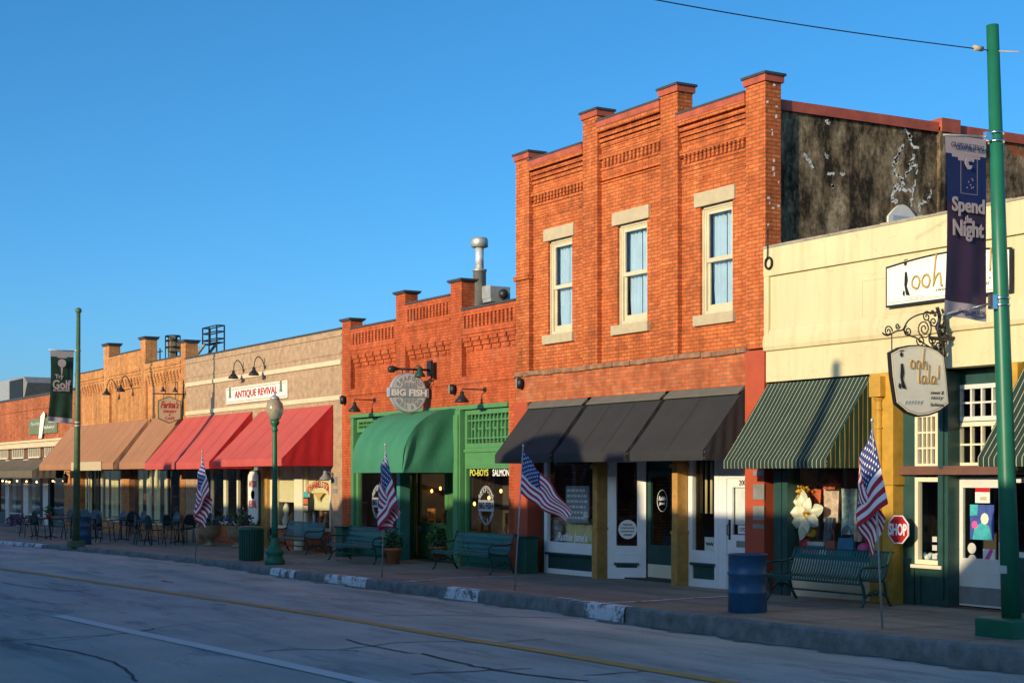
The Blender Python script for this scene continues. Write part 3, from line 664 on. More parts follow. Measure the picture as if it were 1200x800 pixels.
# lintels and sills, windows, curtains
for (x0, x1, za, zc) in wins:
    mb = MB(); mb.box(x0-.14, x1+.1, .06, .3, zc, zc+.27); mb.build('lintel', 'stone', B2, bevel=.01)
    mb = MB(); mb.box(x0-.14, x1+.1, .03, .3, za-.2, za); mb.build('sill', 'stone', B2, bevel=.01)
    wo = win(B2, x0, x1, za, zc, .19, 'cream_up', .085, .1, glass='glass_up', pane=False)
    s = MB(); xm0, xm1 = x0+.085, x1-.085; zm = (za+zc)/2
    slab(s, xm0, xm1, zm-.03, zc-.085, .205, .235, [(xm0+.06, xm1-.06, zm+.05, zc-.15)])
    slab(s, xm0, xm1, za+.085, zm+.03, .24, .27, [(xm0+.06, xm1-.06, za+.2, zm-.03)])
    s.box(x0+.0, x0+.035, .165, .189, za, zc); s.box(x1-.035, x1, .165, .189, za, zc); s.box(x0, x1, .165, .188, zc-.05, zc)
    s.build('sash', 'cream_up', wo)
    p = MB(); p.box(xm0+.055, xm1-.055, .218, .224, zm+.045, zc-.145); p.box(xm0+.055, xm1-.055, .252, .258, za+.195, zm-.025); p.build('pane', 'glass_up', wo)
    cu = MB()
    for side in (0, 1):
        def f(u, v, side=side):
            h = 1-v
            gap = .0+.16*max(0, h-.6) if side == 0 else .0
            a = x0+.09+gap if side == 0 else x0+.09+(x1-x0-.18)*(.505+.0*h)
            b = x0+.09+(x1-x0-.18)*(.50) if side == 0 else x1-.09
            return (a+(b-a)*u, .36+.03*math.sin(u*22+side), za+.1+(zc-za-.15)*(1-h))
        cu.grid(lambda u, v, f=f: f(u, v), 30, 8)
    cu.build('curtain', 'curtain', wo)
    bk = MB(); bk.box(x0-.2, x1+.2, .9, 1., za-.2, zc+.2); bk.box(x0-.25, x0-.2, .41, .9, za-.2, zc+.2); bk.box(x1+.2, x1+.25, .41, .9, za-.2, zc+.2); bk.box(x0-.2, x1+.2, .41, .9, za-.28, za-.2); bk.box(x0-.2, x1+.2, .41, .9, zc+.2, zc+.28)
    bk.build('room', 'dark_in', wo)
# long grimy side wall facing the lower roofs
XS = XR_-.16
ya, yb = yat(911.25, XS), yat(1200, XS)
za_, zb_ = wz(911.25, 121.5, ya), wz(1200, 163, yb)
zl = lambda y: za_+(zb_-za_)*(y-ya)/(yb-ya)
mb = MB(); YE = yb+4
mb.hexa([(XS-.3,.362,-.6),(XS,.362,-.6),(XS,YE,-.6),(XS-.3,YE,-.6),(XS-.3,.362,zl(.36)),(XS,.362,zl(.36)),(XS,YE,zl(YE)),(XS-.3,YE,zl(YE))])
yq = yat(1098, XS); yw = yat(1104, XS)
mb.hexa([(XS+.001,yq,3),(XS+.09,yq,3),(XS+.09,yw,3),(XS+.001,yw,3),(XS+.001,yq,zl(yq)-.02),(XS+.09,yq,zl(yq)-.02),(XS+.09,yw,zl(yw)-.02),(XS+.001,yw,zl(yw)-.02)])
mb.build('side_wall', 'grime', B2)
mb = MB()
mb.hexa([(XS-.36,.37,zl(.37)+.002),(XS+.06,.37,zl(.37)-.12),(XS+.06,YE,zl(YE)-.12),(XS-.36,YE,zl(YE)+.002),(XS-.36,.37,zl(.37)+.07),(XS+.06,.37,zl(.37)+.07),(XS+.06,YE,zl(YE)+.07),(XS-.36,YE,zl(YE)+.07)])
yq2 = yat(1120, XS); mb.hexa([(XS-.37,yq,zl(yq)+.02),(XS+.13,yq,zl(yq)-.12),(XS+.13,yq2,zl(yq2)-.12),(XS-.37,yq2,zl(yq2)+.02),(XS-.37,yq,zl(yq)+.15),(XS+.13,yq,zl(yq)+.15),(XS+.13,yq2,zl(yq2)+.15),(XS-.37,yq2,zl(yq2)+.15)])
mb.build('side_coping', 'coping', B2)
mb = MB()     # back and other walls, roof
mb.box(XL+.004, XL+.25, .41, YE, -.6, 8.9); mb.box(XL+.25, XS-.302, YE-.3, YE, -.6, 8.0); mb.build('wall', 'brick_red', B2)
mb = MB(); mb.box(XL+.252, XS-.302, .41, YE-.3, 7.9, 8.1); mb.build('roof', 'roofing', B2)
mb = MB(); mb.box(XL+.3, XS-.35, .5, 5, -.3, .02); mb.box(XL+.3, XS-.35, 5, 5.2, .02, 4); mb.box(XL+.3, XS-.35, .42, 5, 3.8, 4); mb.build('interior', 'dark_in', B2)
# white scars of old mortar on the side wall and the pier
mb = MB()
def squiggle(pts, wd, X):
    Q = smooth_pts([(yat(a, X), zat(a, b, X)) for a, b in pts], 5)
    Q = [(y+random.uniform(-.05, .05), z+random.uniform(-.04, .04)) for y, z in Q]
    for (ya1, za1), (yb1, zb1) in zip(Q, Q[1:]):
        d = Vector((yb1-ya1, zb1-za1)); 
        if d.length < 1e-4: continue
        n = Vector((-d.y, d.x)).normalized()*wd*random.uniform(.3, 1.1)
        mb.add([(X, ya1-n.x, za1-n.y), (X, yb1-n.x, zb1-n.y), (X, yb1+n.x, zb1+n.y), (X, ya1+n.x, za1+n.y)], [(0,1,2,3)])
XQ = XS+.004
for pts in ([(1060,148),(1066,158),(1067,168),(1075,172)], [(1058,170),(1053,178),(1050,190),(1047,192)], [(1072,180),(1069,190),(1074,198),(1073,202)], [(1055,178),(1048,188),(1049,200),(1046,205)],
            [(1069,190),(1064,202),(1063,206)], [(1050,204),(1058,210),(1057,220)], [(1047,222),(1052,218),(1046,232),(1050,236)], [(1052,222),(1068,224)], [(1071,212),(1070,228),(1068,240)],
            [(1092,224),(1088,234),(1080,238),(1076,248)], [(942,182),(947,188),(952,197)], [(968,203),(978,204)], [(986,202),(991,203)], [(975,217),(976,221)], [(968,181),(969,183)], [(970,142),(971,146)]):
    squiggle(pts, .032, XQ)
for _ in range(22):
    z = random.uniform(5.2, 9.2); y = random.uniform(.03, .32)
    X = XR_+.004; a = random.uniform(.015, .04); b = random.uniform(.015, .05)
    mb.add([(X, y-a, z-b), (X, y+a, z-b*.6), (X, y+a*.7, z+b), (X, y-a*.8, z+b*.7)], [(0,1,2,3)])
mb.build('mortar_scars', 'white_scar', B2)
yw0, yw1 = yat(1039, XS), yat(1073, XS); zt_ = zat(1055, 240, XS)
mb = MB(); pts = [(yw0, zt_-1.1), (yw1, zt_-1.1), (yw1, zt_-.25)]+[(yw0+(yw1-yw0)*(1-i/8), zt_-.25+.25*math.sin(math.pi*i/8)) for i in range(1, 8)]+[(yw0, zt_-.25)]
mb.prism_x(pts, XS+.005, XS+.05); o = mb.build('side_window', 'offwhite', B2)
mb = MB(); mb.box(XS+.051, XS+.056, yw0+.12, yw1-.2, zt_-1.1, zt_-.22); mb.build('pane', 'glass_up', o)
# --- shop front of the two storey building
fy = .27
p1a, p1b = wx(693.5), wx(699.5); p2a, p2b = wx(786.5), wx(793.5)
for a in (p1a, p2a):
    mb = MB()
    mb.box(a, a+.2, 0, .27, -.3, 1.0); mb.box(a+.012, a+.188, .012, .258, 1.0, 3.775); mb.box(a-.015, a+.215, -.015, .285, 1.0, 1.06); mb.box(a-.02, a+.22, -.03, .285, 2.28, 2.36)
    mb.build('post', 'ochre', B2)
x0, x1 = wx(624), wx(637, fy)
panel(B2, x0, x1, -.05, 2.62, .26, 'green_dark', name='side_panel', border=.06)
mb = MB(); mb.box(wx(624), wx(874), .36, .42, 2.62, 3.775); mb.build('transom_panel', 'flashing', B2)
x0, x1 = wx(637.5, fy), p1a+.0
zs = wz(660, 641, fy)
win(B2, x0, x1, zs-.02, 2.6, fy, 'white', .13, .09, name='display_window')
panel(B2, x0, x1, -.08, zs-.022, fy, 'white', 'green_dark', border=.13, ledge=True)
# splayed pane beside the doorway
sx, sy = p1a+.2, .26; ex, ey = wx(757, .8), .8
L = math.hypot(ex-sx, ey-sy); ang = math.atan2(ey-sy, ex-sx)
win(B2, sx, sx+L, wz(735,650,.5), 2.6, sy, 'white', .19, .09, name='display_window', rot=(sx, sy, ang))
panel(B2, sx, sx+L, -.03, wz(735,650,.5)-.002, sy, 'white', 'green_dark', border=.19, rot=(sx, sy, ang), ledge=True)
door(B2, ex+.02, ex+1.0, .01, 2.25, .82, 'green_dark', gb=.7, handle_side=1, kick='cream')
mb = MB(); slab(mb, ex+.0, ex+1.04, .01, 2.6, .875, .93, [(ex+.02, ex+1.0, 0, 2.25)]); mb.build('door_frame', 'green_dark', B2)
x3 = wx(806.5, fy); sx2 = ex+1.04; L2 = math.hypot(x3-sx2, .82-.28); ang2 = math.atan2(.28-.82, x3-sx2)
win(B2, sx2, sx2+L2, .6, 2.6, .82, 'white', .12, .09, name='display_window', rot=(sx2, .82, ang2))
panel(B2, sx2, sx2+L2, -.02, .598, .82, 'white', 'green_dark', border=.12, rot=(sx2, .82, ang2))
xb_ = wx(842, fy)
win(B2, x3, xb_, wz(825,653,fy), 2.6, fy, 'white', .13, .09, name='display_window')
panel(B2, x3, xb_, -.02, wz(825,653,fy)-.002, fy, 'white', 'green_dark', border=.13, ledge=True)
xd0, xd1 = wx(850.5, fy), wx(850.5, fy)+.92
mb = MB(); slab(mb, xb_+.002, wx(874)+.4, -.02, 2.6, fy+.01, fy+.09, [(xd0, xd1, -.03, 2.08)]); mb.build('door_frame', 'white', B2)
d = door(B2, xd0+.005, xd1-.005, .01, 2.075, fy+.035, 'white', gb=1.02, stile=.14, top=.16, handle_side=-1)
mb = MB(); mb.box(xd0+.16, xd1-.16, fy+.1, fy+.11, 1.22, 1.93); mb.build('blind', 'white', d)
mb = MB(); mb.box(xd0+.28, xd1-.22, fy+.026, fy+.0345, .80, .92); mb.build('letter_plate', 'grey_metal', d)
mb = MB(); add_text(mb, '200', ((xd0+xd1)/2, fy+.03, 2.0), XR, ZU, .2, .1, .006); mb.build('house_number', 'black', d)
mb = MB(); mb.box(xd0+.3, xd1-.28, fy+.05, fy+.054, 1.05, 1.21); mb.k = 1; add_text(mb, 'OPEN', ((xd0+xd1)/2, fy+.049, 1.13), XR, ZU, .22, .07, .002); mb.build('notice', ['sign_white', 'flag_blue'], d)
# plaques on the right-hand painted pier
pq = [(883, 901, 551, 557), (884, 899.5, 567, 585), (884.5, 900, 592.5, 609), (885, 901, 614, 619)]
for a, b, c, dd in pq:
    mb = MB(); xa, xb = wx(883, -.03), wx(896, -.03); mb.box(xa, xb, -.045, -.0305, wz(890, dd, -.03), wz(890, c, -.03)); mb.build('plaque', 'grey_metal', B2, bevel=.004)

# ---------- Big Fish building
XF0, XF1 = wx(401), XL-.01
BF = empty('restaurant_building', ((XF0+XF1)/2, 0, 0), 'single-storey red brick restaurant with stepped parapet, baluster slots and green shop front', 'building')
FP = [(wx(401), wx(411)), (wx(464), wx(475)), (wx(528), wx(541))]
bays = [(FP[0][1], FP[1][0], wz(411,386), 5.9), (FP[1][1], FP[2][0], wz(475,357.5), 6.25), (FP[2][1], XF1, wz(541,364), 5.85)]
zc_ = wz(411,456); zt0 = 5.55
mb = MB()
slab(mb, XF0, XF1, 3.82, zc_, 0, .35)
for i, (a, b, zt, zslot) in enumerate(bays):
    slab(mb, a, b, zc_, 5.2, .13, .35)
    mb.box(a, b, .13, .35, 5.2, zt-.3)
    slab(mb, a, b, 5.2, zt, .13, .35) if False else None
    hole_t, hole_b = zt-.14, zt-.44
    n = 13; hs = [(a+.08+(b-a-.16)*(k+.2)/n, a+.08+(b-a-.16)*(k+.72)/n, hole_b, hole_t) for k in range(n)]
    slab(mb, a, b, 5.45, zt, 0, .1299, hs)
    mb.box(a, b, .13, .35, zt-.3, zt)
    mb.box(a, b, -.03, -.0005, hole_b-.16, hole_b-.09); mb.box(a, b, -.02, -.0005, hole_b-.24, hole_b-.2)
    nc = 6
    for k in range(nc):
        xa = a+(b-a)*(k+.12)/nc; w_ = (b-a)/nc*.82
        for q in range(3):
            mb.box(xa, xa+w_*(1-.0*q), .0-(.0)+.13*(q)/3, .1295, 5.449-.11*(q+1), 5.449-.11*q)
for (a, b), py, pxx in ((FP[0], 377, 403), (FP[1], 345, 468), (FP[2], 331, 534)):
    mb.box(a, b, -.001, .36, zc_, wz(pxx, py))
mb.box(XF0, XF1, -.035, -.0008, wz(411,464), wz(411,464)+.05)
mb.box(XF0+.003, FP[0][1]-.0, -.0, .35, -.5, 3.82); mb.box(XF1-.3, XF1, 0, .35, -.5, 3.82)
mb.box(XF0+.004, XF0+.22, .352, 13, -.6, 5.4); mb.box(XF1-.22, XF1-.004, .352, 13, -.6, 5.4); mb.box(XF0+.22, XF1-.22, 12.75, 13, -.6, 5.4)
mb.build('wall', 'brick_fish', BF)
mb = MB()
for (a, b), py, pxx in ((FP[0], 377, 403), (FP[1], 345, 468), (FP[2], 331, 534)): cap(mb, a, b, 0, .36, wz(pxx, py), .07, .03)
for (a, b, zt, _) in bays: mb.box(a, b, -.03, .38, zt, zt+.05)
for k in range(len(mb.m)): mb.m[k] = 0
mb.build('coping', 'cop_dark', BF)
mb = MB(); mb.box(XF0+.23, XF1-.23, .36, 12.7, 5.2, 5.35); mb.build('roof', 'roofing', BF)
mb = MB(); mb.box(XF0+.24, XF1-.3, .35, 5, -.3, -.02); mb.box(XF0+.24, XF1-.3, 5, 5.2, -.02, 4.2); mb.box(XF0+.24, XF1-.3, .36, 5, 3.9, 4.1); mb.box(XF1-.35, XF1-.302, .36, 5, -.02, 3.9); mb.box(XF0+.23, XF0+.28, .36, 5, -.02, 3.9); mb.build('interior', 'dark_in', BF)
# green timber front
gy = .06
xa, xb = FP[0][1]+.01, XF1-.31
zfl = -.08
xcol0, xcol1 = wx(534, 0), wx(541.5, 0)
mb = MB(); mb.box(xa, xb, gy+.2, gy+.3, 2.95, 3.8); mb.box(xa, xb, gy-.1, gy+.26, 3.72, 3.818); mb.build('transom_beam', 'green_store', BF)
mb = MB(); mb.box(xa, xa+.16, gy-.06, gy+.2, zfl, 3.715); mb.build('timber_column', 'green_store', BF)
mb = MB(); mb.box(xcol0, xcol1, gy-.12, gy+.2, zfl, 3.715); mb.box(xcol0+.05, xcol1-.05, gy-.16, gy-.121, zfl+.25, 3.6); mb.build('timber_column', 'green_store', BF)
win(BF, xa+.17, xa+1.6, wz(425,506,gy), 3.7, gy+.05, 'green_store', .1, .1, cols=5, rows=2)
zwr = wz(575, 524, gy)
o = win(BF, xcol1+.03, xb, zwr, 3.70, gy, 'green_store', .11, .1, cols=1, rows=1)
mb = MB(); X0, X1 = xcol1+.14, xb-.11; Z0, Z1 = zwr+.11, 3.59
for i in range(1, 11):
    cx = X0+(X1-X0)*i/11; mb.box(cx-.018, cx+.018, gy+.02, gy+.05, Z0, Z1)
for zz in (Z0+.12, Z1-.14): mb.box(X0, X1, gy+.018, gy+.052, zz-.015, zz+.015)
for i in range(0, 5):
    cx = X0+(X1-X0)*(i*2+1.5)/11; mb.box(cx-(X1-X0)/22, cx+(X1-X0)/22, gy+.016, gy+.054, (Z0+Z1)/2-.02, (Z0+Z1)/2+.02)
mb.build('muntins', 'green_store', o)
mb = MB(); mb.box(xcol1+.03, xb, gy+.0, gy+.15, wz(575,545,gy)+.0, zwr-.003); mb.box(xcol1+.03, xb, gy-.04, gy-.002, zwr-.10, zwr-.04); mb.build('sign_board', 'green_store', BF)
zsl = wz(575, 628, gy)
win(BF, xcol1+.03, xb, zsl, wz(575,545,gy)-.003, gy, 'green_store', .07, .1, name='display_window')
mb = MB(); mb.box(xcol1+.02, xb, gy-.05, gy+.12, zsl-.07, zsl-.003); mb.build('sill', 'teal_trim', BF)
panel(BF, xcol1+.03, xb, zfl, zsl-.073, gy+.01, 'green_deep', name='bulkhead')
xl1 = wx(468, gy)
win(BF, xa+.17, xl1, wz(440,628,gy), wz(440,548,gy)+.05, gy+.02, 'green_store', .12, .1, name='display_window')
mb = MB(); mb.box(xa+.17, xl1, gy-.03, gy+.12, wz(440,628,gy)-.07, wz(440,628,gy)-.003); mb.build('sill', 'teal_trim', BF)
panel(BF, xa+.17, xl1, zfl, wz(440,628,gy)-.073, gy+.03, 'green_deep', name='bulkhead')
mb = MB(); mb.box(xl1, xl1+.2, gy-.08, gy+.2, zfl, 2.7); mb.build('timber_column', 'teal_trim', BF)
# splayed entrance: glazed door set back between two returns
rx0, ry0 = xl1+.2, gy+.1; rx1, ry1 = wx(486, .9), .95
La = math.hypot(rx1-rx0, ry1-ry0); aa = math.atan2(ry1-ry0, rx1-rx0)
panel(BF, rx0, rx0+La, zfl, 2.75, ry0, 'green_store', 'green_deep', name='return_panel', rot=(rx0, ry0, aa), border=.16)
dx0 = rx1; dx1 = wx(524, .95)
door(BF, dx0+.03, dx1-.03, -.04, 2.35, .97, 'green_store', gb=.95, stile=.14, top=.16, handle_side=1)
mb = MB(); slab(mb, dx0-.03, dx1+.03, -.04, 2.75, 1.03, 1.1, [(dx0+.03, dx1-.03, -.05, 2.35)]); mb.build('door_frame', 'green_deep', BF)
Lb = math.hypot(xcol0-dx1, .95-.2); ab = math.atan2(.2-.95, xcol0-dx1)
panel(BF, dx1, dx1+Lb, zfl, 2.75, .95, 'green_store', 'green_store', name='return_panel', rot=(dx1, .95, ab), border=.16)
mb = MB(); mb.box(xl1+.2, xcol0, gy+.31, 1.1, 2.76, 2.9); mb.box(xl1, xcol0, gy-.02, gy+.1, 2.72, 2.95) ; mb.build('soffit', 'green_deep', BF)
def glass_logo(name, root, cen, rx, rz_, words=None):
    mb = MB(); C0 = Vector(cen); n = 28
    for r in (1., .93):
        for i in range(n):
            a, b = 2*math.pi*i/n, 2*math.pi*(i+1)/n
            q = [C0+Vector((rr*rx*math.cos(t), 0, rr*rz_*math.sin(t))) for rr, t in ((r, a), (r, b), (r-.03, b), (r-.03, a))]; mb.add(q, [(0,1,2,3)])
    if words:
        mb.box(C0.x-rx*1.02, C0.x+rx*1.02, C0.y-.001, C0.y+.001, C0.z-.14, C0.z+.12)
        arc_text(mb, 'SEAFOOD', C0, XR, ZU, rz_*.78, 155, 25, .12, .002)
        arc_text(mb, 'GRILL & BAR', C0, XR, ZU, rz_*.78, 205, 335, .1, .002, inward=True)
        mb.k = 1; add_text(mb, words, C0+Vector((0,-.004,-.01)), XR, ZU, rx*1.85, .16, .002, offset=.03)
    return mb.build(name, ['text_grey', 'black'], root)
xm = (xcol1+xb)/2
glass_logo('window_lettering', BF, (xm-.1, gy+.03, wz(577,592,gy)), .36, .46, 'BIG FISH')
glass_logo('window_lettering', BF, (wx(441,gy), gy+.05, wz(441,588,gy)), .36, .46, 'BIG FISH')
mb = MB(); add_text(mb, 'PO-BOYS', ((wx(549.5,gy)+wx(571,gy))/2, gy+.03, wz(560,553.5,gy)), XR, ZU, (wx(571,gy)-wx(549.5,gy)), .16, .002, offset=.02); mb.build('window_lettering', 'text_yellow', BF)
mb = MB(); add_text(mb, 'SALMON', ((wx(576,gy)+wx(595.5,gy))/2, gy+.03, wz(586,553.5,gy)), XR, ZU, (wx(595.5,gy)-wx(576,gy)), .16, .002, offset=.02); mb.build('window_lettering', 'text_white', BF)

# ---------- tan painted antique shop
XA0, XA1 = wx(217.5), XF0-.01
BA = empty('antique_shop_building', ((XA0+XA1)/2, 0, 0), 'low tan painted brick shop with two cream bands and a plain straight roofline', 'building')
zA = wz(300,405)
shell(BA, XA0, XA1, zA, 3.85, 'brick_tan', inner='warm_in')
mb = MB(); mb.box(XA0, XA1, -.035, .4, zA, zA+.05); mb.build('coping', 'cop_dark', BA)
mb = MB()
zb1 = wz(219.75,453.3); zb2 = wz(224,486)
mb.box(XA0+.1, XA1, -.05, -.001, zb1, zb1+.13); mb.box(XA0+.1, XA1, -.04, -.001, zb2, zb2+.13); mb.build('band', 'cream_trim', BA)
mb = MB(); mb.box(XA0, XA1, -.03, -.001, zA-.18, zA-.12); mb.box(XA0, XA1, -.02, -.001, zb1+.3, zb1+.36)
mb.box(XA0+.002, wx(233), -.0, .35, -.5, 3.85); mb.box(wx(388), XA1-.001, 0, .35, -.5, 3.85); mb.build('wall_course', 'brick_tan', BA)
cy = .12
def post(root, a, b, y0, y1, z0, z1, m, name='post'):
    mb = MB(); mb.box(a, b, y0, y1, z0, z1); mb.box(a-.02, b+.02, y0-.02, y1, z0, z0+.25); return mb.build(name, m, root)
zw = .55; zt_w = 2.95
win(BA, wx(234,cy), wx(247,cy), zw, zt_w, cy, 'offwhite', .06, .08, name='display_window')
win(BA, wx(247,cy)+.01, wx(263,cy), zw, zt_w, cy, 'cream', .09, .08, name='display_window')
win(BA, wx(263,cy)+.01, wx(279,cy), zw, zt_w, cy, 'cream', .13, .08, name='display_window')
door(BA, wx(280.5,.5), wx(291.5,.5), -.06, 2.4, .5, 'black', gb=.5, handle='steel')
post(BA, wx(292.5), wx(304), .05, .4, -.3, 3.8, 'grey_metal')
post(BA, wx(305), wx(312), .02, .4, -.3, 3.8, 'ochre')
post(BA, wx(312.5,cy), wx(322,cy), cy, .4, -.3, 3.8, 'cream')
win(BA, wx(322.5,cy), wx(346,cy), zw, zt_w, cy, 'cream', .09, .08, name='display_window')
post(BA, wx(346.5,cy), wx(356,cy), cy-.05, .4, -.3, 3.8, 'cream')
win(BA, wx(356.5,cy), wx(387.5,cy), zw, zt_w, cy, 'cream', .09, .08, name='display_window')
mb = MB(); mb.box(wx(234), wx(388), .2, .3, zt_w+.003, 3.85); mb.build('transom_panel', 'brown_beam', BA)
mb = MB(); mb.box(wx(234), wx(280), cy, .3, -.4, zw-.003); mb.box(wx(312), wx(388), cy, .3, -.4, zw-.003); mb.build('bulkhead', 'brick_low', BA)
for a, b, z in ((324.5, 345, 1.35), (358.5, 386.5, 1.15)):
    mb = MB(); mb.box(wx(a,.23), wx(b,.23), .22, .24, z, 2.9); mb.build('roller_blind', 'blind', BA)
mb = MB()
c0 = (wx(373,cy), cy+.01, .42)
arc_text(mb, 'APPAREL STORE', c0, XR, ZU, 1.5, 126, 54, .19, .003, offset=.02); mb.build('window_lettering', 'stop_red', BA)
mb = MB(); mb.prism([(c0[0]-.4, 1.66), (c0[0]+.4, 1.66), (c0[0]+.1, 1.5), (c0[0], 1.38), (c0[0]-.1, 1.5)], cy+.008, cy+.011); mb.build('window_ornament', 'sign_gold', BA)

# ---------- orange brick bakery building
XO0, XO1 = wx(88), XA0-.01
BO = empty('winery_building', ((XO0+XO1)/2, 0, 0), 'pale orange brick building with three chimney-like parapet piers and a corbel row', 'building')
OP = [(wx(121.5), wx(128)), (wx(164.5), wx(170.5)), (wx(212), XO1)]
zo = [wz(110,435), wz(147,414), wz(195,421)]
mb = MB()
slab(mb, XO0, XO1, 3.9, 5.9, .1, .4)
segs = [(XO0, OP[0][0], zo[0]), (OP[0][1], OP[1][0], zo[1]), (OP[1][1], OP[2][0], zo[2])]
for a, b, zt in segs:
    mb.box(a, b, 0, .4, 5.9, zt); mb.box(a, b, -.04, -.001, 6.12, 6.2); mb.box(a, b, -.03, -.001, 6.0, 6.05)
    n = int((b-a)/.36)
    for k in range(n):
        xa = a+(b-a)*(k+.1)/n; w_ = (b-a)/n*.6
        for q in range(4): mb.box(xa, xa+w_, .1*q/4, .0995, 5.899-.1*(q+1), 5.899-.1*q)
for (a, b), py, pxx in ((OP[0], 405.5, 125), (OP[1], 398, 167), (OP[2], 402, 214)):
    mb.box(a, b, -.001, .45, 3.9, wz(pxx, py))
mb.box(XO0, XO0+.6, 0, .0995, 3.9, 5.9)
mb.box(XO0, XO1, -.03, .0995, 3.9, 4.25)
mb.box(wx(135), wx(164), .02, .0995, wz(135,468)+.35, wz(135,468)+.42)
for a, b in ((88.5, 92), (142, 151), (211, 217)): mb.box(wx(a), wx(b), 0, .4, -.5, 3.9)
mb.box(XO0+.004, XO0+.22, .402, 13, -.6, 5.8); mb.box(XO1-.22, XO1-.004, .402, 13, -.6, 5.8); mb.box(XO0+.22, XO1-.22, 12.75, 13, -.6, 5.8)
mb.build('wall', 'brick_orange', BO)
mb = MB()
for (a, b), py, pxx in ((OP[0], 405.5, 125), (OP[1], 398, 167), (OP[2], 402, 214)): cap(mb, a, b, 0, .45, wz(pxx, py), .08, .06, 1, 1)
for a, b, zt in segs: mb.box(a, b, -.03, .43, zt, zt+.045)
for k in range(len(mb.m)): mb.m[k] = 0
mb.build('coping', 'cop_dark', BO)
mb = MB(); mb.box(XO0+.23, XO1-.23, .45, 12.7, 5.5, 5.7); mb.build('roof', 'roofing', BO)
zi = -.1
mb = MB(); mb.box(XO0+.24, XO1-.3, .4, 4.5, -.5, zi); mb.box(XO0+.24, XO1-.3, 4.5, 4.7, zi, 4.1); mb.box(XO0+.24, XO1-.3, .41, 4.5, 3.9, 4.1); mb.build('interior', 'dark_in', BO)
def curtain_win(root, a, b, y=.12, z0=.35, z1=3.0, m='cream', cols=1, parts=2):
    x0, x1 = wx(a, y), wx(b, y)
    o = win(root, x0, x1, z0, z1, y, m, .09, .08, cols=cols, name='display_window')
    mb = MB(); W = x1-x0-.2
    for k in range(parts):
        for sgn in (0, 1):
            lo = x0+.1+W*(k+(.0 if sgn == 0 else .62))/parts; hi = lo+W*.38/parts
            mb.grid(lambda u, v, lo=lo, hi=hi: (lo+(hi-lo)*u, y+.17+.04*math.sin(u*16), z0+.1+(z1-z0-.2)*v), 16, 2)
    mb.box(x0+.1, x1-.1, y+.24, y+.26, z1-.5, z1-.1)
    mb.build('curtain', 'curtain_cream', o)
    p = MB(); p.box(x0, x1, y+.0, y+.28, -.5, z0-.003); p.build('bulkhead', 'brick_orange', root)
    return o
curtain_win(BO, 93, 104, parts=1)
door(BO, wx(105.5,.3), wx(116.5,.3), -.1, 2.7, .3, 'black', gb=.4)
curtain_win(BO, 118, 142, parts=2)
curtain_win(BO, 155.5, 174, parts=1); curtain_win(BO, 174.5, 196, parts=1)
mb = MB(); mb.box(wx(151), wx(155), .1, .4, -.5, 3.9); mb.box(wx(92), wx(211), .25, .38, 3.003, 3.9); mb.build('timber_frame', 'brown_beam', BO)
win(BO, wx(196.5,.12), wx(211,.12), .35, 3.0, .12, 'brown_beam', .07, .08, name='display_window')
mb = MB(); mb.box(wx(196.5,.12), wx(211,.12), .12, .4, -.5, .347); mb.build('bulkhead', 'brick_orange', BO)

# ---------- rough red brick building at the far left
XW0, XW1 = wx(-75), XO0-.01
BW = empty('corner_brick_building', ((XW0+XW1)/2, 0, 0), 'rough dark-speckled red brick building at the far left behind the tall banner', 'building')
zW = wz(30,467)
shell(BW, XW0, XW1, zW, 3.85, 'brick_rough')
mb = MB(); mb.box(XW0, XW1, -.04, .4, zW, zW+.1); mb.build('coping', 'cop_dark', BW)
mb = MB(); mb.box(XW0, XW1, -.04, -.001, wz(10,484.5), wz(10,484.5)+.08); mb.build('wall_course', 'brick_rough', BW)
mb = MB(); mb.box(XW0, XW1-.05, -.12, -.001, wz(20,525.5), wz(20,525.5)+.34); mb.box(XW0, XW1-.05, -.2, -.12, wz(20,525.5)+.24, wz(20,525.5)+.34); mb.build('cornice', 'cream_trim', BW)
za1 = wz(20,525.5)
mb = MB()
mb.box(XW0, XW1-.1, .1, .3, 2.6, 3.85); mb.build('transom_panel', 'brown_beam', BW)
for a, b in ((-2,8.5),(14,27),(33,46),(52,66)):
    win(BW, wx(a), wx(b), 3.0, 3.72, .0, 'cream', .06, .06, cols=6, mw=.05, name='transom_window', glass='glass')
for a, b in ((-30,-18),(-16,-4),(-1,7),(11,25.5),(33.5,47.5),(59.5,76)):
    win(BW, wx(a,.1), wx(b,.1), .3, 2.9, .1, 'brown_beam' if a in (-1, 59.5) else 'offwhite', .07, .08, name='display_window')
for a, b, m in ((7,11,'offwhite'),(25.5,28,'brown_beam'),(28,33.5,'offwhite'),(47.5,51,'black'),(51,57,'offwhite'),(57,59.5,'black'),(76,87,'brick_orange')):
    post(BW, wx(a,.08), wx(b,.08), .05, .4, -.5, 2.95, m)
mb = MB(); mb.box(XW0, wx(76), .12, .4, -.6, .297); mb.build('bulkhead', 'green_dark', BW)

# ---------- yellow boutique
XY0, XY1 = XR_+.015, -13.2
BY = empty('boutique_building', ((XY0+XY1)/2, 0, 0), 'pale yellow plastered boutique with a sloping moulded band and dark green shop front', 'building')
zY = wz(1050, 263); zsf = wz(1000, 439.6)
mb = MB()
slab(mb, XY0, XY1, zsf, wz(926,320), 0, .35)
mb.box(XY0, XY1, -.06, .34, wz(926,320)+.001, zY)
mb.box(XY0, XY0+.13, -.05, -.0005, wz(900,394), wz(926,320)-.001)
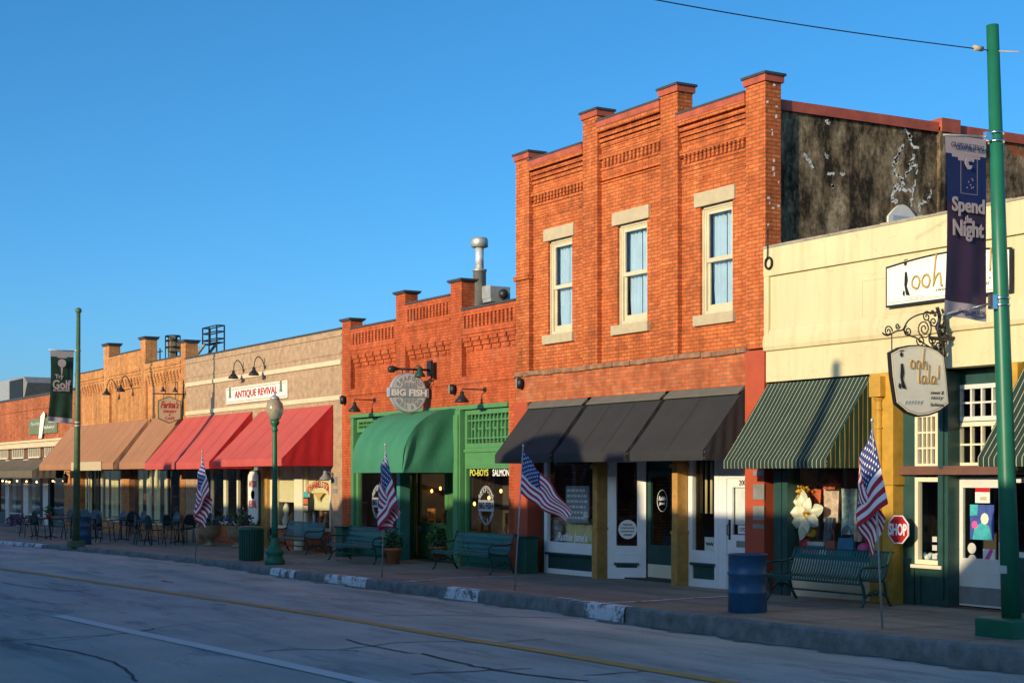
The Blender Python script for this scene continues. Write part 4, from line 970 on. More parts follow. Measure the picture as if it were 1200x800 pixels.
# rounded moulding
zm1, zm0 = wz(926,388), wz(926,409)
prof = [(-.001, zm0), (-.055, zm0+.01), (-.08, zm0+.08), (-.075, zm0+.2), (-.05, zm0+.3), (-.02, zm0+.38), (-.001, zm0+.40)]
b0 = len(mb.v)
mb.prism_x(prof, XY0, XY1)
mb.box(wx(1010), wx(1010)+.02, -.008, -.0005, wz(1010,375), wz(1010,330)); mb.box(wx(1010), wx(1100), -.008, -.0005, wz(1010,330), wz(1010,330)+.02)
mb.box(XY1-.3, XY1, .352, 13, -.6, 5.4); mb.box(XY0+.004, XY0+.25, .36, 13, -.6, 4.5); mb.box(XY0+.25, XY1-.3, 12.7, 13, -.6, 5.4)
mb.build('wall', 'yellow', BY)
mb = MB(); x = XY0
while x < XY1:
    wd = random.uniform(.3, .7); mb.box(x, min(x+wd, XY1), -.075, .36, zY, zY+.035+random.uniform(0, .015)); x += wd
mb.build('coping', 'cop_stone', BY)
mb = MB(); mb.box(XY0+.26, XY1-.31, .36, 12.6, 5.2, 5.35); mb.build('roof', 'roofing', BY)
mb = MB(); mb.box(XY0+.26, XY1-.31, .4, 4.5, -.3, .06); mb.box(XY0+.26, XY1-.31, 4.5, 4.7, .06, 4.1); mb.box(XY0+.26, XY1-.31, .36, 4.5, zsf+.02, 4.2); mb.build('interior', 'dark_in', BY)
mb = MB(); mb.tube([(wx(900,-.1), -.1, wz(900,270)), (wx(899,-.1), -.1, wz(899,304))], .012, 6)
for i in range(14):
    a, b = 2*math.pi*i/14, 2*math.pi*(i+1)/14; cx, cz = wx(900.5,-.09), wz(900.5,309.5)
    mb.tube([(cx+.09*math.cos(a), -.09, cz+.1*math.sin(a)), (cx+.09*math.cos(b), -.09, cz+.1*math.sin(b))], .02, 5)
mb.build('cable_coil', 'black', BY)
yy = .12
for a, b, y_ in ((903,909,yy-.05),(909.5,914,yy-.09),(915,921,yy-.09)):
    mb = MB(); mb.box(wx(a), wx(b), y_, yy+.2, -.2, 3.6); mb.build('timber_column', 'green_dark', BY)
xw0, xw1 = wx(922.5,yy), wx(1022,yy)
zsill = wz(960, 655, yy)
win(BY, xw0, xw1, zsill, 2.75, yy, 'green_dark', .08, .1, name='display_window')
mb = MB(); mb.box(xw0, xw1, yy-.04, yy+.3, zsill-.06, zsill-.003); mb.k = 1; mb.box(xw0, xw1, yy, yy+.3, -.3, zsill-.063); mb.box(xw0+.2, xw1-.2, yy-.015, yy-.001, .17, zsill-.2); mb.build('bulkhead', ['cream', 'cream_trim'], BY)
mb = MB(); mb.box(xw0, xw1, yy, yy+.2, 2.753, zsf-.003); mb.build('fascia', 'green_dark', BY)
pa, pb = wx(1037.5), wx(1052)
mb = MB(); mb.box(pa, pb, -.1, .3, -.2, zsf-.003); mb.box(pa-.03, pb+.03, -.13, .3, 1.98, 2.1) ; mb.box(wx(1020), pa-.02, -.02, .3, -.2, zsf-.004); mb.build('post', 'gold', BY)
mb = MB(); dxp = wx(1030,-.12)
mb.tube([(dxp, -.12, wz(1030,652,-.12)), (dxp, -.12, wz(1030,470,-.12)), (dxp, -.12, wz(1030,466,-.12))], [.055, .055, .1], 10)
mb.box(dxp-.13, dxp+.13, -.22, -.02, wz(1030,465,-.12), wz(1030,441,-.12))
for py in (478, 500): mb.tube([(dxp, -.12, wz(1030,py,-.12)), (dxp, -.12, wz(1030,py+2,-.12))], .075, 10)
mb.build('downspout', 'gold', BY, bevel=.006)
# green bay: lattice window over tall window, then the recessed doorway
gx = .12
mb = MB(); mb.box(wx(1053,gx), wx(1072,gx), gx, .4, -.2, 3.75); mb.build('timber_column', 'green_dark', BY)
mb = MB(); mb.box(wx(1100,gx), wx(1112,gx), gx-.02, .4, -.2, 3.75); mb.box(wx(1103,gx), wx(1108,gx), gx-.06, gx-.021, .2, 3.5); mb.box(wx(1072,gx)+.002, wx(1100,gx)-.002, gx+.02, .4, 3.15, 3.75); mb.build('timber_column', 'green_dark', BY)
mb = MB(); mb.box(wx(1053,gx), XY1-.4, gx-.1, gx+.1, wz(1060,556,gx), wz(1060,551,gx)+.02); mb.box(wx(1053,gx), XY1-.4, gx-.05, gx+.1, wz(1060,551,gx)+.021, wz(1060,546,gx)); mb.build('beam', 'brown_beam', BY)
win(BY, wx(1072,gx), wx(1099,gx), wz(1085,547.5,gx), wz(1085,484,gx), gx, 'cream', .06, .08, cols=4, rows=3)
win(BY, wx(1072,gx), wx(1105,gx), wz(1088,661,gx), wz(1088,559,gx), gx, 'cream', .07, .09, name='display_window')
mb = MB(); mb.box(wx(1071,gx), wx(1107,gx), gx-.08, gx+.12, wz(1088,665.5,gx), wz(1088,661.5,gx)); mb.build('sill', 'cream', BY)
panel(BY, wx(1071,gx), wx(1107,gx), -.1, wz(1088,665.5,gx)-.003, gx, 'green_dark', name='bulkhead', border=.13)
zd = gz(wx(1140))+.03
dxa, dxb = wx(1120.5,.35), wx(1120.5,.35)+1.0
door(BY, dxa, dxb, zd, wz(1140,559,.35), .35, 'offwhite', gb=.74, stile=.14, top=.16, kick='grey_metal', handle_side=1, handle='sign_gold')
mb = MB(); slab(mb, wx(1113,.35), dxb+.06, zd-.1, zsf-.02, .41, .5, [(dxa, dxb, zd-.2, wz(1140,559,.35)), (dxa+.0, dxb, wz(1140,547,.35), wz(1140,452,.35))]); mb.build('door_frame', 'green_dark', BY)
win(BY, dxa+.0, dxb, wz(1140,547,.35), wz(1140,494,.35), .36, 'cream', .07, .09, cols=4, rows=2)
win(BY, dxa+.0, dxb, wz(1140,493,.35), wz(1140,450,.35), .36, 'offwhite', .07, .09, cols=4, rows=2)
mb = MB(); mb.box(dxb+.06, XY1-.4, .3, .5, zd-.1, .9); mb.build('bulkhead', 'green_dark', BY)
win(BY, dxb+.08, XY1-.5, .9, wz(1180,559,.3), .3, 'offwhite', .08, .09, cols=3, name='display_window')
win(BY, dxb+.08, XY1-.5, wz(1180,547,.3), 3.6, .3, 'offwhite', .08, .09, cols=8, rows=3)
mb = MB(); mb.box(dxa-.05, dxb+.05, .1, .34, zd-.2, zd-.02); mb.build('threshold', 'brown_beam', BY)
mb = MB(); mb.box(wx(1188), wx(1188)+.16, -.1, .3, 2.2, zsf-.003); mb.build('post', 'gold', BY)
# ================================================================== ACROSS THE STREET (throws the evening shade)
def far_block(name, xa, xb, zt, lab, m='brick_far', extra=None):
    """xa, xb: where its shadow lands on the shop fronts; zt: how high it lands"""
    D = 21.; H = zt+D*TANZ; a, b = xa+D*TANX, xb+D*TANX
    o = empty(name, ((a+b)/2, -D-5, 0), lab, 'building')
    mb = MB(); mb.box(a+.005, b-.005, -D-12, -D, -.5, H); mb.build('wall', m, o)
    mb = MB(); mb.box(a, b, -D-12.1, -D+.06, H, H+.05); mb.build('coping', 'stone', o)
    n = max(1, int((b-a)/2.6))
    for i in range(n):
        x0 = a+(b-a)*(i+.15)/n; x1 = a+(b-a)*(i+.85)/n
        mb = MB(); slab(mb, x0, x1, .6, 2.8, -D+.002, -D+.06, [(x0+.08, x1-.08, .68, 2.72)]); w_ = mb.build('window', 'offwhite', o)
        mb = MB(); mb.box(x0+.08, x1-.08, -D+.003, -D+.02, .68, 2.72); mb.build('pane', 'black', w_)
    if extra: extra(o, D, H)
    return o
def arch_extra(o, D, H):
    cx = wx(632, -1)+20*TANX; zt = wz(652, 503.5, -.8)+20.2*TANZ; r = 1.75; z0 = H
    n = 20; pts = [(cx-r, z0)]+[(cx-r*math.cos(math.pi*i/n), z0+(zt-z0)*math.sin(math.pi*i/n)**.6) for i in range(n+1)]+[(cx+r, z0)]
    mb = MB(); mb.prism(pts[1:-1], -D-.3, -D); mb.build('arched_gable', 'brick_far', o)
    c2 = wx(716, -1.1)+20*TANX; mb = MB(); mb.box(c2-.3, c2+.3, -D-.6, -D-.0, z0, wz(716,531,-1.1)+20*TANZ); mb.build('chimney', 'brick_far', o)
def chim_extra(o, D, H):
    for px, py in ((192, 545), (253, 542)):
        c2 = wx(px, -1.6)+19.4*TANX; mb = MB(); mb.box(c2-.35, c2+.35, -D-.7, -D, H, wz(px, py-4, -1.6)+19.4*TANZ); mb.build('chimney', 'brick_far', o)
far_block('building_opposite', -125, wx(236), 1.75, 'long low brick building across the street, behind the camera at the far left')
far_block('building_opposite', wx(236), wx(402), 1.15, 'low brick building with two chimneys across the street', extra=chim_extra)
far_block('building_opposite', wx(402), wx(600), 1.5, 'brick shop row across the street opposite the green canopy')
far_block('building_opposite', wx(600), wx(1062), 1.4, 'brick building with an arched gable across the street', extra=arch_extra)
far_block('building_opposite', wx(1062), wx(1157), .55, 'lowest of the brick buildings across the street')
far_block('building_opposite', wx(1157), 40, 1.35, 'brick building across the street at the far right end')
for k, (px, py) in enumerate(((978, 424), (177, 425))):
    px_ = wx(px)+17.6*TANX; zt = wz(px, py)+17.6*TANZ
    t = empty('telegraph_pole', (px_, -17.6, 0), ('plain grey pole across the street, nearest the camera', 'plain grey pole across the street, farther left')[k], 'pole', 'poles on the far pavement')
    mb = MB(); mb.tube([(px_, -17.6, 0), (px_+.03, -17.6, zt-1.9), (px_+.04, -17.6, zt)], [.17, .14, .1], 10); mb.build('shaft', 'grey_metal', t)
    mb = MB(); mb.tube([(px_, -17.6, zt-1.9), (px_+.1, -17.6, zt-2.1)], .19, 8); mb.build('collar', 'grey_metal', t)

# ================================================================== AWNINGS
def awning(label, Xr, pf, ytop, pxr, pfl=None, X0=None, mats='aw_dark', side='aw_dark', vy=None, group=None, head=False, Yp=None, sag=.055, cut=None, side_left=True, zf=None, zv=None, zt=None):
    """Xr: wall line of the right end; pf=(px,py): bottom front right corner in the photograph"""
    if Yp is None: Yp = yat(pf[0], Xr)
    if zf is None: zf = zat(pf[0], pf[1], Xr); zv = zat(pf[0], vy, Xr); zt = wz(pxr, ytop)
    if X0 is None: X0 = wx(pfl, Yp)
    n = max(2, round((Xr-X0)/1.0))
    o = empty('awning', ((X0+Xr)/2, Yp/2, zf), label, 'awning', group)
    mb = MB(); mb.smooth = False
    yt = -.02
    def f(u, v):
        x = X0+(Xr-X0)*u; b = math.sin(math.pi*v)*sag*(.35+.65*abs(math.sin(math.pi*u*n)))
        return (x, yt+(Yp-yt)*v, zt+(zv-zt)*v-b)
    mb.grid(f, n*6, 8)
    for q_ in range(1, n):      # sewn seams
        u0 = q_/n; d_ = .012/(Xr-X0)
        P_ = [Vector(f(u0, j/8)) for j in range(9)]
        for a_, b_ in zip(P_, P_[1:]): mb.add([a_+Vector((-.012,-.004,.005)), a_+Vector((.012,-.004,.005)), b_+Vector((.012,-.004,.005)), b_+Vector((-.012,-.004,.005))], [(0,1,2,3)])
    mb.build('canvas_top', mats, o)
    mb = MB(); mb.grid(lambda u, v: (X0+(Xr-X0)*u, Yp-.002-.012*math.sin(math.pi*v)*abs(math.sin(u*n*3.1)), zv-(zv-zf)*v), n*6, 3)
    mb.build('valance', mats, o)
    for X, on in ((X0, side_left), (Xr, True)):
        if not on: continue
        mb = MB(); k = 1 if X == Xr else -1
        mb.grid(lambda u, v: (X+k*.003+k*.009*math.sin(u*23+2*v)*math.sin(math.pi*v), yt+(Yp-yt)*u, zf+(zt+(zv-zt)*u-zf)*v), 26, 5)
        mb.build('side_panel', side, o)
    fr = MB()
    for X in (X0+.03, Xr-.03):
        fr.tube([(X, -.03, zt-.05), (X, Yp+.03, zv-.04), (X, Yp+.03, zf+.04), (X, -.03, zf+.04)], .018, 6)
    fr.tube([(X0, Yp+.03, zf+.04), (Xr, Yp+.03, zf+.04)], .018, 6); fr.tube([(X0, Yp+.03, zv-.03), (Xr, Yp+.03, zv-.03)], .018, 6)
    fr.build('frame', 'grey_metal', o)
    if head:
        h = MB(); h.hexa([(X0,-.16,zt-.1),(Xr,-.16,zt-.1),(Xr,-.003,zt-.0),(X0,-.003,zt-.0),(X0,-.16,zt-.08),(Xr,-.16,zt-.08),(Xr,-.003,zt+.06),(X0,-.003,zt+.06)])
        h.build('flashing', 'flashing', o)
    return o, X0, Yp, zf, zv, zt
GD = 'charcoal awnings of the two-storey building'
Xa3 = wx(873); o, x03, Yd, zfd, zvd, ztd = awning('right-hand charcoal canvas awning, above the door numbered 200', Xa3, (824,539), 455, 873, pfl=738, vy=527, group=GD, head=True)
xg = wx(783); awning('middle charcoal canvas awning, between the two ochre post tops', wx(780.5), None, 0, 0, X0=wx(649, Yd), Yp=Yd, zf=zfd, zv=zvd, zt=ztd, group=GD, head=True)
awning('left-hand charcoal canvas awning, next to the green transom windows', wx(689), None, 0, 0, X0=wx(580, Yd), Yp=Yd, zf=zfd, zv=zvd, zt=ztd, group=GD, head=True)
GR = 'red awnings of the antique shop'
awning('larger red canvas awning, behind the globe street lamp', wx(390.5), (330,545.6), 474, 390.5, pfl=250, vy=537, mats='aw_red', side='aw_red_shaded', group=GR)
awning('red canvas awning on the left, behind the far flag', wx(296), (245,549), 482, 296, pfl=170, vy=541, mats='aw_red', side='aw_red_shaded', group=GR)
GB = 'brown awnings of the winery'
o, x0, Yb, zfb, zvb, ztb = awning('narrower brown canvas awning under the hexagonal sign', wx(215), (170.5,549), 486.5, 215, pfl=138, vy=541, mats='aw_brown', side='aw_brown', group=GB)
awning('wide brown canvas awning behind the tall banner pole', wx(175), None, 0, 0, X0=wx(46, Yb), Yp=Yb, zf=zfb, zv=zvb, zt=ztb, mats='aw_brown', side='aw_brown', group=GB)
sg = MB(); a, b = wx(84, Yb-.02), wx(119, Yb-.02)
sg.box(a, b, Yb-.045, Yb-.025, wz(100, 551, Yb-.02), wz(100, 541, Yb-.02))
so_ = sg.build('awning_sign', 'sign_tan', None, loc=((a+b)/2, Yb-.03, 2.5)); tag(so_, 'small plain cream board on the edge of the brown awning', 'sign')
awning('dull khaki-grey awning with small lights under it at the far left', wx(66), (38,560), 537.5, 66, X0=wx(-75)+.5, vy=551, mats='aw_grey', side='aw_grey')
GS = 'green and cream pinstriped awnings'
o, x0, Ys, zfs, zvs, zts = awning('pinstriped green and cream awning over the boutique display window', wx(1022), (967,548), 440.5, 1022, pfl=848, vy=538, mats='str_x', side='str_y', group=GS)
awning('pinstriped green and cream awning cut by the right edge, behind the green pole', wx(1146, Ys)+4.6, None, 0, 0, X0=wx(1146, Ys), Yp=Ys, zf=zfs, zv=zvs, zt=zts, mats='str_x', side='str_y', group=GS)
# rounded green canopy
Xr = wx(535.5); Yc = yat(472, Xr); zf = zat(472, 553.5, Xr); zt = wz(535.5, 478.5); X0 = wx(413, Yc)
zv = zf+.28
o = empty('awning', ((X0+Xr)/2, Yc/2, zf), 'rounded green canopy over the restaurant entrance', 'canopy')
prof = [(-.02+(Yc+.02)*(math.sin(math.pi/2*i/14)), zv+(zt-zv)*math.cos(math.pi/2*i/14)) for i in range(15)]
def pc(v):
    q = v*14; i = min(13, int(q)); f_ = q-i
    return prof[i][0]+(prof[i+1][0]-prof[i][0])*f_, prof[i][1]+(prof[i+1][1]-prof[i][1])*f_
mb = MB()
def fc(u, v):
    y, z = pc(v); s = 1-.035*abs(math.sin(math.pi*u*4))*math.sin(math.pi*v); return (X0+(Xr-X0)*u, y*s, zv+(z-zv)*s)
mb.grid(fc, 40, 28); mb.build('canvas_top', 'aw_green', o)
mb = MB(); mb.grid(lambda u, v: (X0+(Xr-X0)*u, Yc-.002-.01*math.sin(math.pi*v)*abs(math.sin(u*14)), zv-(zv-zf)*v), 30, 3); mb.build('valance', 'aw_green', o)
for X, k in ((X0, -1), (Xr, 1)):
    mb = MB()
    def fs(u, v, X=X, k=k):
        y, z = pc(u); y2 = y if y > Yc else Yc
        return (X+k*.004+k*.03*math.sin(math.pi*v)*math.sin(u*15+v*5), y2, zf+(z-zf)*v)
    mb.grid(fs, 30, 10); mb.build('side_panel', 'aw_green', o)
mb = MB()
for X in (X0+.03, (X0+Xr)/2, Xr-.03): mb.tube([(X, y+.04, z-.04) for y, z in prof]+[(X, Yc+.03, zf+.03), (X, -.03, zf+.03)], .018, 6)
mb.tube([(X0, Yc+.03, zf+.03), (Xr, Yc+.03, zf+.03)], .018, 6); mb.build('frame', 'grey_metal', o)

# ================================================================== WALL LAMPS AND FITTINGS
def barn_lamp(label, foot, shade_px, zm, goose=.0, group=None, big=1., m='iron'):
    """foot: px of the wall plate; shade_px=(px,py) of the shade"""
    X = wx(foot); Y = yat(shade_px[0], X); zs = zat(shade_px[0], shade_px[1], X)
    o = empty('wall_lamp', (X, 0, zm), label, 'lamp', group)
    mb = MB()
    if goose: pts = [(X, -.01, zm), (X, Y*.25, zm+goose*.6), (X, Y*.6, zm+goose), (X, Y*.9, zm+goose*.6), (X, Y, zs+.1)]
    else: pts = [(X, -.01, zm), (X, Y*.5, zm+.0), (X, Y, zm), (X, Y, zs+.1)]
    mb.tube(smooth_pts(pts, 5) if goose else pts, .016, 6); mb.build('arm', m, o)
    mb = MB(); mb.tube([(X, -.001, zm), (X, -.03, zm)], .06, 12); mb.build('wall_plate', m, o)
    mb = MB(); mb.lathe([(.02, .14), (.045, .12), (.05, .05), (.09, .0), (.15, -.07), (.17, -.12), (.16, -.12), (.13, -.06), (.04, .0)], X, Y, zs, 16); mb.build('lamp_shade', m, o)
    return o
GL = 'gooseneck lamps on the shop fronts'
barn_lamp('black lamp on a straight arm above the left end of the green canopy', 439.4, (415.6,477), wz(439.4,468.5), group=GL)
barn_lamp('black lamp on a straight arm above the green lattice transom', 568.8, (541.3,465), wz(568.8,456.5), group=GL)
barn_lamp('left gooseneck lamp above the red-lettered sign board', 286, (273.5,439), wz(286,434), .32, GL)
barn_lamp('right gooseneck lamp above the red-lettered sign board', 311, (297.5,435), wz(311,430), .32, GL)
barn_lamp('left gooseneck lamp on the orange brick wall', 138, (125,459), wz(138,456), .38, GL)
barn_lamp('right gooseneck lamp on the orange brick wall', 154, (141.5,455), wz(154,452), .38, GL)
barn_lamp('grey bell lamp under the right end of the red awning', 391, (381,557), wz(391,559), .15, GL, m='grey_metal')
for px, py, lab in ((404.6,468.5,'dark oval speaker at the left edge of the restaurant front'), (533.5,456,'dark oval speaker beside the straight-armed lamp, mid restaurant wall'), (612.5,449,'dark oval speaker where the low and tall brick buildings meet')):
    X, z = wx(px), wz(px, py); o = empty('wall_speaker', (X, 0, z), lab, 'speaker', 'oval wall speakers')
    mb = MB(); mb.ball((X, -.09, z), .1, 14, 1.15, .8, 1.3); mb.build('housing', 'black', o)
    mb = MB(); mb.box(X-.03, X+.03, -.17, -.165, z-.1, z+.1); mb.build('grille', 'grey_metal', o)
# string lights
X0s, X1s = wx(-20, -.9), wx(60, -.9)
o = empty('string_lights', ((X0s+X1s)/2, -.9, 2.1), 'string of small orange bulbs hung under the khaki awning', 'lights')
pts = [(X0s+(X1s-X0s)*i/40, -.9, wz(30,562.5,-.9)+.05*math.cos(i*.5)) for i in range(41)]
mb = MB(); mb.tube(pts, .008, 4); mb.build('wire', 'black', o)
for i, px in enumerate((3,7.5,11,20,31,43,62,-8)):
    X = wx(px, -.9); z = wz(px, 562.5+(i % 3)*.6, -.9)-.03; mb = MB(); mb.ball((X, -.9, z), .042, 8); mb.build('bulb', 'orange_bulb', o)
X = wx(79, -.12); z = wz(79, 560, -.12)
o = empty('wall_lantern', (X, -.1, z), 'black lantern on the brick pier under the brown awning', 'lantern')
mb = MB(); mb.lathe([(.06,-.22),(.09,-.2),(.12,.05),(.14,.07),(.03,.2),(.02,.26)], X, -.2, z, 8); mb.build('housing', 'iron', o)
mb = MB(); mb.tube([(X,-.01,z+.2),(X,-.2,z+.27)], .015, 6); mb.build('bracket', 'iron', o)

# ================================================================== SIGNS
# red lettered board
X0, X1 = wx(264.5, -.06), wx(336, -.06)
zl0, zl1 = wz(264.5,474,-.06), wz(264.5,455,-.06)
o = empty('sign_board', ((X0+X1)/2, -.06, zl0), 'long cream sign board with red capitals reading ANTIQUE REVIVAL', 'sign')
mb = MB(); mb.box(X0, X1, -.06, -.004, zl0, zl1); mb.build('board', 'sign_white', o, bevel=.01)
mb = MB(); add_text(mb, 'ANTIQUE REVIVAL', ((X0+X1)/2+.05, -.061, (zl0+zl1)/2), XR, ZU, (X1-X0)*.70, (zl1-zl0)*.5, .008, offset=.025); mb.build('lettering', 'sign_red', o)
for q, X in enumerate((X0+.4, X1-.45)):
    mb = MB(); mb.k = 0
    for j in range(3): mb.prism([(X-.13+.04*j, zl0+.2+.08*j), (X+.13-.03*j, zl0+.2+.08*j), (X+.08, zl0+.34+.1*j), (X-.08, zl0+.34+.1*j)], -.066-.002*j, -.0605)
    mb.build('ornament', 'sign_olive', o)
mb = MB(); slab(mb, X0+.05, X1-.05, zl0+.05, zl1-.05, -.064, -.0605, [(X0+.075, X1-.075, zl0+.075, zl1-.075)]); mb.build('border', 'sign_gold', o)
# upright oval-cornered sign board
X, zc2 = wx(298, 0), wz(298,583); w2, h2 = .42, .82
o = empty('sign_board', (X, 0, zc2), 'upright white board with red words, between the two antique shop windows', 'sign')
pts = [(X-w2,zc2-h2+.15),(X-w2+.12,zc2-h2),(X+w2-.12,zc2-h2),(X+w2,zc2-h2+.15),(X+w2,zc2+h2-.15),(X+w2-.12,zc2+h2),(X-w2+.12,zc2+h2),(X-w2,zc2+h2-.15)]
mb = MB(); mb.prism([(X+(a-X)*1.08, zc2+(b-zc2)*1.05) for a, b in pts], -.03, .045); mb.build('rim', 'sign_green_rim', o)
mb = MB(); mb.prism(pts, -.05, -.031); mb.build('board', 'sign_white', o)
mb = MB(); add_text(mb, 'ANTIQUE', (X,-.051,zc2+.42), XR, ZU, .66, .24, .005, offset=.03); add_text(mb, 'REVIVAL', (X,-.051,zc2-.2), XR, ZU, .66, .24, .005, offset=.03); mb.build('lettering', 'sign_red', o)
mb = MB(); mb.lathe([(.0,0),(.16,0.0)], 0, 0, 0, 18); 
mb.v = [Vector((X+v.x, -.053, zc2+.1+v.y*.9)) for v in mb.v]; mb.build('oval', 'black', o)
# hanging hexagonal sign
Xf = wx(215.5); ya, yb = yat(185, Xf), yat(212, Xf); zb_, zt_ = zat(198, 496, Xf), zat(198, 464, Xf); ym = (ya+yb)/2; W = yb-ya
o = empty('hanging_sign', (Xf, ym, zb_), 'six-sided cream hanging sign with red script above the brown awning', 'sign')
hx = [(ya, zb_+.16), (ym, zb_), (yb, zb_+.16), (yb, zt_-.16), (ym, zt_), (ya, zt_-.16)]
mb = MB(); mb.prism_x(hx, Xf-.03, Xf+.03); mb.build('rim', 'sign_green_rim', o)
mb = MB(); mb.prism_x([(ym+(a-ym)*.92, (zb_+zt_)/2+(b-(zb_+zt_)/2)*.93) for a, b in hx], Xf-.036, Xf+.036); mb.build('board', 'sign_tan', o)
mb = MB(); zc3 = (zb_+zt_)/2
add_text(mb, "Farina's", (Xf+.037, ym, zc3+.18), YR, ZU, W*.8, .26, .004, shear=.35, offset=.03); add_text(mb, 'WINERY', (Xf+.037, ym, zc3-.06), YR, ZU, W*.6, .1, .004, offset=.02); add_text(mb, '&', (Xf+.037, ym, zc3-.17), YR, ZU, .08, .07, .004, offset=.02); add_text(mb, 'CAFE', (Xf+.037, ym, zc3-.30), YR, ZU, W*.42, .1, .004, offset=.02)
mb.build('lettering', 'sign_red', o)
mb = MB(); zbar = zat(198, 461.5, Xf); mb.tube([(Xf, -.01, zbar), (Xf, yat(179, Xf), zbar)], .022, 6); mb.tube([(Xf, ya+.2, zbar), (Xf, ya+.2, zt_-.18)], .01, 5); mb.tube([(Xf, yb-.2, zbar), (Xf, yb-.2, zt_-.18)], .01, 5); mb.tube([(Xf,-.01,zbar+.5),(Xf,-.05,zbar-.5)], .02, 6); mb.build('bracket', 'iron', o)
for px in (190, 204):
    y = yat(px, Xf); mb = MB(); mb.tube(smooth_pts([(Xf+.05,y+.1,zbar),(Xf+.1,y+.1,zbar+.35),(Xf+.2,y,zbar+.4),(Xf+.25,y-.05,zbar+.2)], 5), .012, 5); mb.lathe([(.03,.12),(.05,.05),(.1,-.03),(.09,-.03)], Xf+.25, y-.05, zbar+.1, 12); mb.build('lamp', 'iron', o)
# round fish restaurant sign
Xf = wx(505); yc_ = yat(478, Xf); rr = zat(478, 436.5, Xf)-zat(478, 460, Xf); zc4 = zat(478, 460, Xf)
o = empty('hanging_sign', (Xf, yc_, zc4), 'round grey and cream hanging sign reading BIG FISH across its middle', 'sign')
def disc(mb, r, x0, x1, n=40, ry=1.):
    mb.prism_x([(yc_+r*ry*math.cos(2*math.pi*i/n), zc4+r*math.sin(2*math.pi*i/n)) for i in range(n)], x0, x1)
mb = MB(); disc(mb, rr, Xf-.06, Xf+.06); mb.build('rim', 'sign_grey', o, bevel=.008)
mb = MB(); disc(mb, rr*.94, Xf-.066, Xf+.066); mb.build('board', 'sign_pale', o)
mb = MB(); disc(mb, rr*.52, Xf-.07, Xf+.07); mb.build('centre', 'sign_grey', o)
mb = MB()
for z0 in (-.16, -.2, -.24, .16, .2, .24):
    pts = [(Xf+.073, yc_-.2+.4*i/20, zc4+z0+.012*math.sin(i*1.2)) for i in range(21)]; mb.tube(pts, .007, 4)
mb.build('waves', 'sign_pale', o)
mb = MB(); mb.box(Xf-.08, Xf+.08, yc_-rr*1.1, yc_+rr*1.1, zc4-.115, zc4+.115); mb.build('name_band', 'sign_grey', o, bevel=.008)
mb = MB(); add_text(mb, 'BIG FISH', (Xf+.081, yc_, zc4), YR, ZU, rr*1.95, .17, .006, offset=.035); mb.build('lettering', 'sign_white', o)
mb = MB(); arc_text(mb, 'SEAFOOD', (Xf+.068, yc_, zc4), Vector(YR), Vector(ZU), rr*.73, 155, 25, .11, .005, offset=.01); arc_text(mb, 'GRILL & BAR', (Xf+.068, yc_, zc4), Vector(YR), Vector(ZU), rr*.73, 205, 335, .1, .005, inward=True, offset=.01); mb.build('small_lettering', 'sign_grey', o)
mb = MB(); zb5 = zat(478, 432.5, Xf); yE = yat(455, Xf)
mb.tube([(Xf, -.05, zb5), (Xf, yE+.2, zb5)], .028, 8); mb.box(Xf-.11, Xf+.11, -.06, -.002, wz(505,440.5), wz(505,422.5))
mb.tube([(Xf, yc_-.15, zb5), (Xf, yc_-.15, zc4+rr-.03)], .012, 5); mb.tube([(Xf, yc_+.15, zb5), (Xf, yc_+.15, zc4+rr-.03)], .012, 5)
mb.tube([(Xf+.1, -.03, wz(508,440)), (Xf+.2, -.12, wz(508,447)), (Xf+.1, -.16, wz(508,452))], .02, 6); mb.build('bracket', 'iron', o)
mb = MB(); yb5 = yat(467, Xf); mb.tube([(Xf, yb5, zb5), (Xf, yb5-.1, zb5), (Xf, (yb5+yE)/2, zb5-.01), (Xf, yE+.03, zb5-.02), (Xf, yE, zb5-.02)], [.03, .06, .09, .08, .04], 12); mb.build('spotlight', 'iron', o)
yl = yat(489, Xf); zl_ = zat(489, 437, Xf)
mb = MB(); mb.tube([(Xf+.0, yl-.15, zb5), (Xf+.12, yl, zl_+.2)], .012, 5); mb.lathe([(.03,.16),(.06,.13),(.065,.04),(.13,-.06),(.14,-.1),(.13,-.1)], Xf+.14, yl, zl_, 14); mb.build('lamp_shade', 'iron_green', o)
# boutique wall sign
X0, X1 = wx(1038, -.1), wx(1184.5, -.1); z0, z1 = wz(1038,360.5,-.1), wz(1038,313,-.1)
o = empty('sign_board', ((X0+X1)/2, -.08, z0), 'wide white sign on the yellow wall, gold letters reading ooh', 'sign')
def arch_poly(a, b, c, d, up, dn=0, k=0):
    n = 12; return [(a+k,c+k)]+[(a+k+(b-a-2*k)*i/n, c+k-dn*math.sin(math.pi*i/n)) for i in range(1, n)]+[(b-k,c+k),(b-k,d-k)]+[(b-k-(b-a-2*k)*i/n, d-k+up*math.sin(math.pi*i/n)) for i in range(1, n)]+[(a+k,d-k)]
mb = MB(); mb.prism(arch_poly(X0,X1,z0,z1,.09), -.1, -.062); mb.build('rim', 'black', o)
mb = MB(); mb.prism(arch_poly(X0,X1,z0,z1,.09,0,.03), -.104, -.1005); mb.build('board', 'sign_white', o)
mb = MB(); mb.prism(arch_poly(X0,X1,z0,z1,.09,0,.06), -.1055, -.1045); mb.build('border', 'sign_gold', o)
mb = MB(); mb.prism(arch_poly(X0,X1,z0,z1,.09,0,.068), -.1075, -.106); mb.build('face', 'sign_white', o)
def stroke(mb, pts, wd, plane, X=None, Y=None, k=5):
    Q = smooth_pts(pts, k)
    if plane == 'y': mb.tube([(a, Y, b) for a, b in Q], wd, 4)
    else: mb.tube([(X, a, b) for a, b in Q], wd, 4)
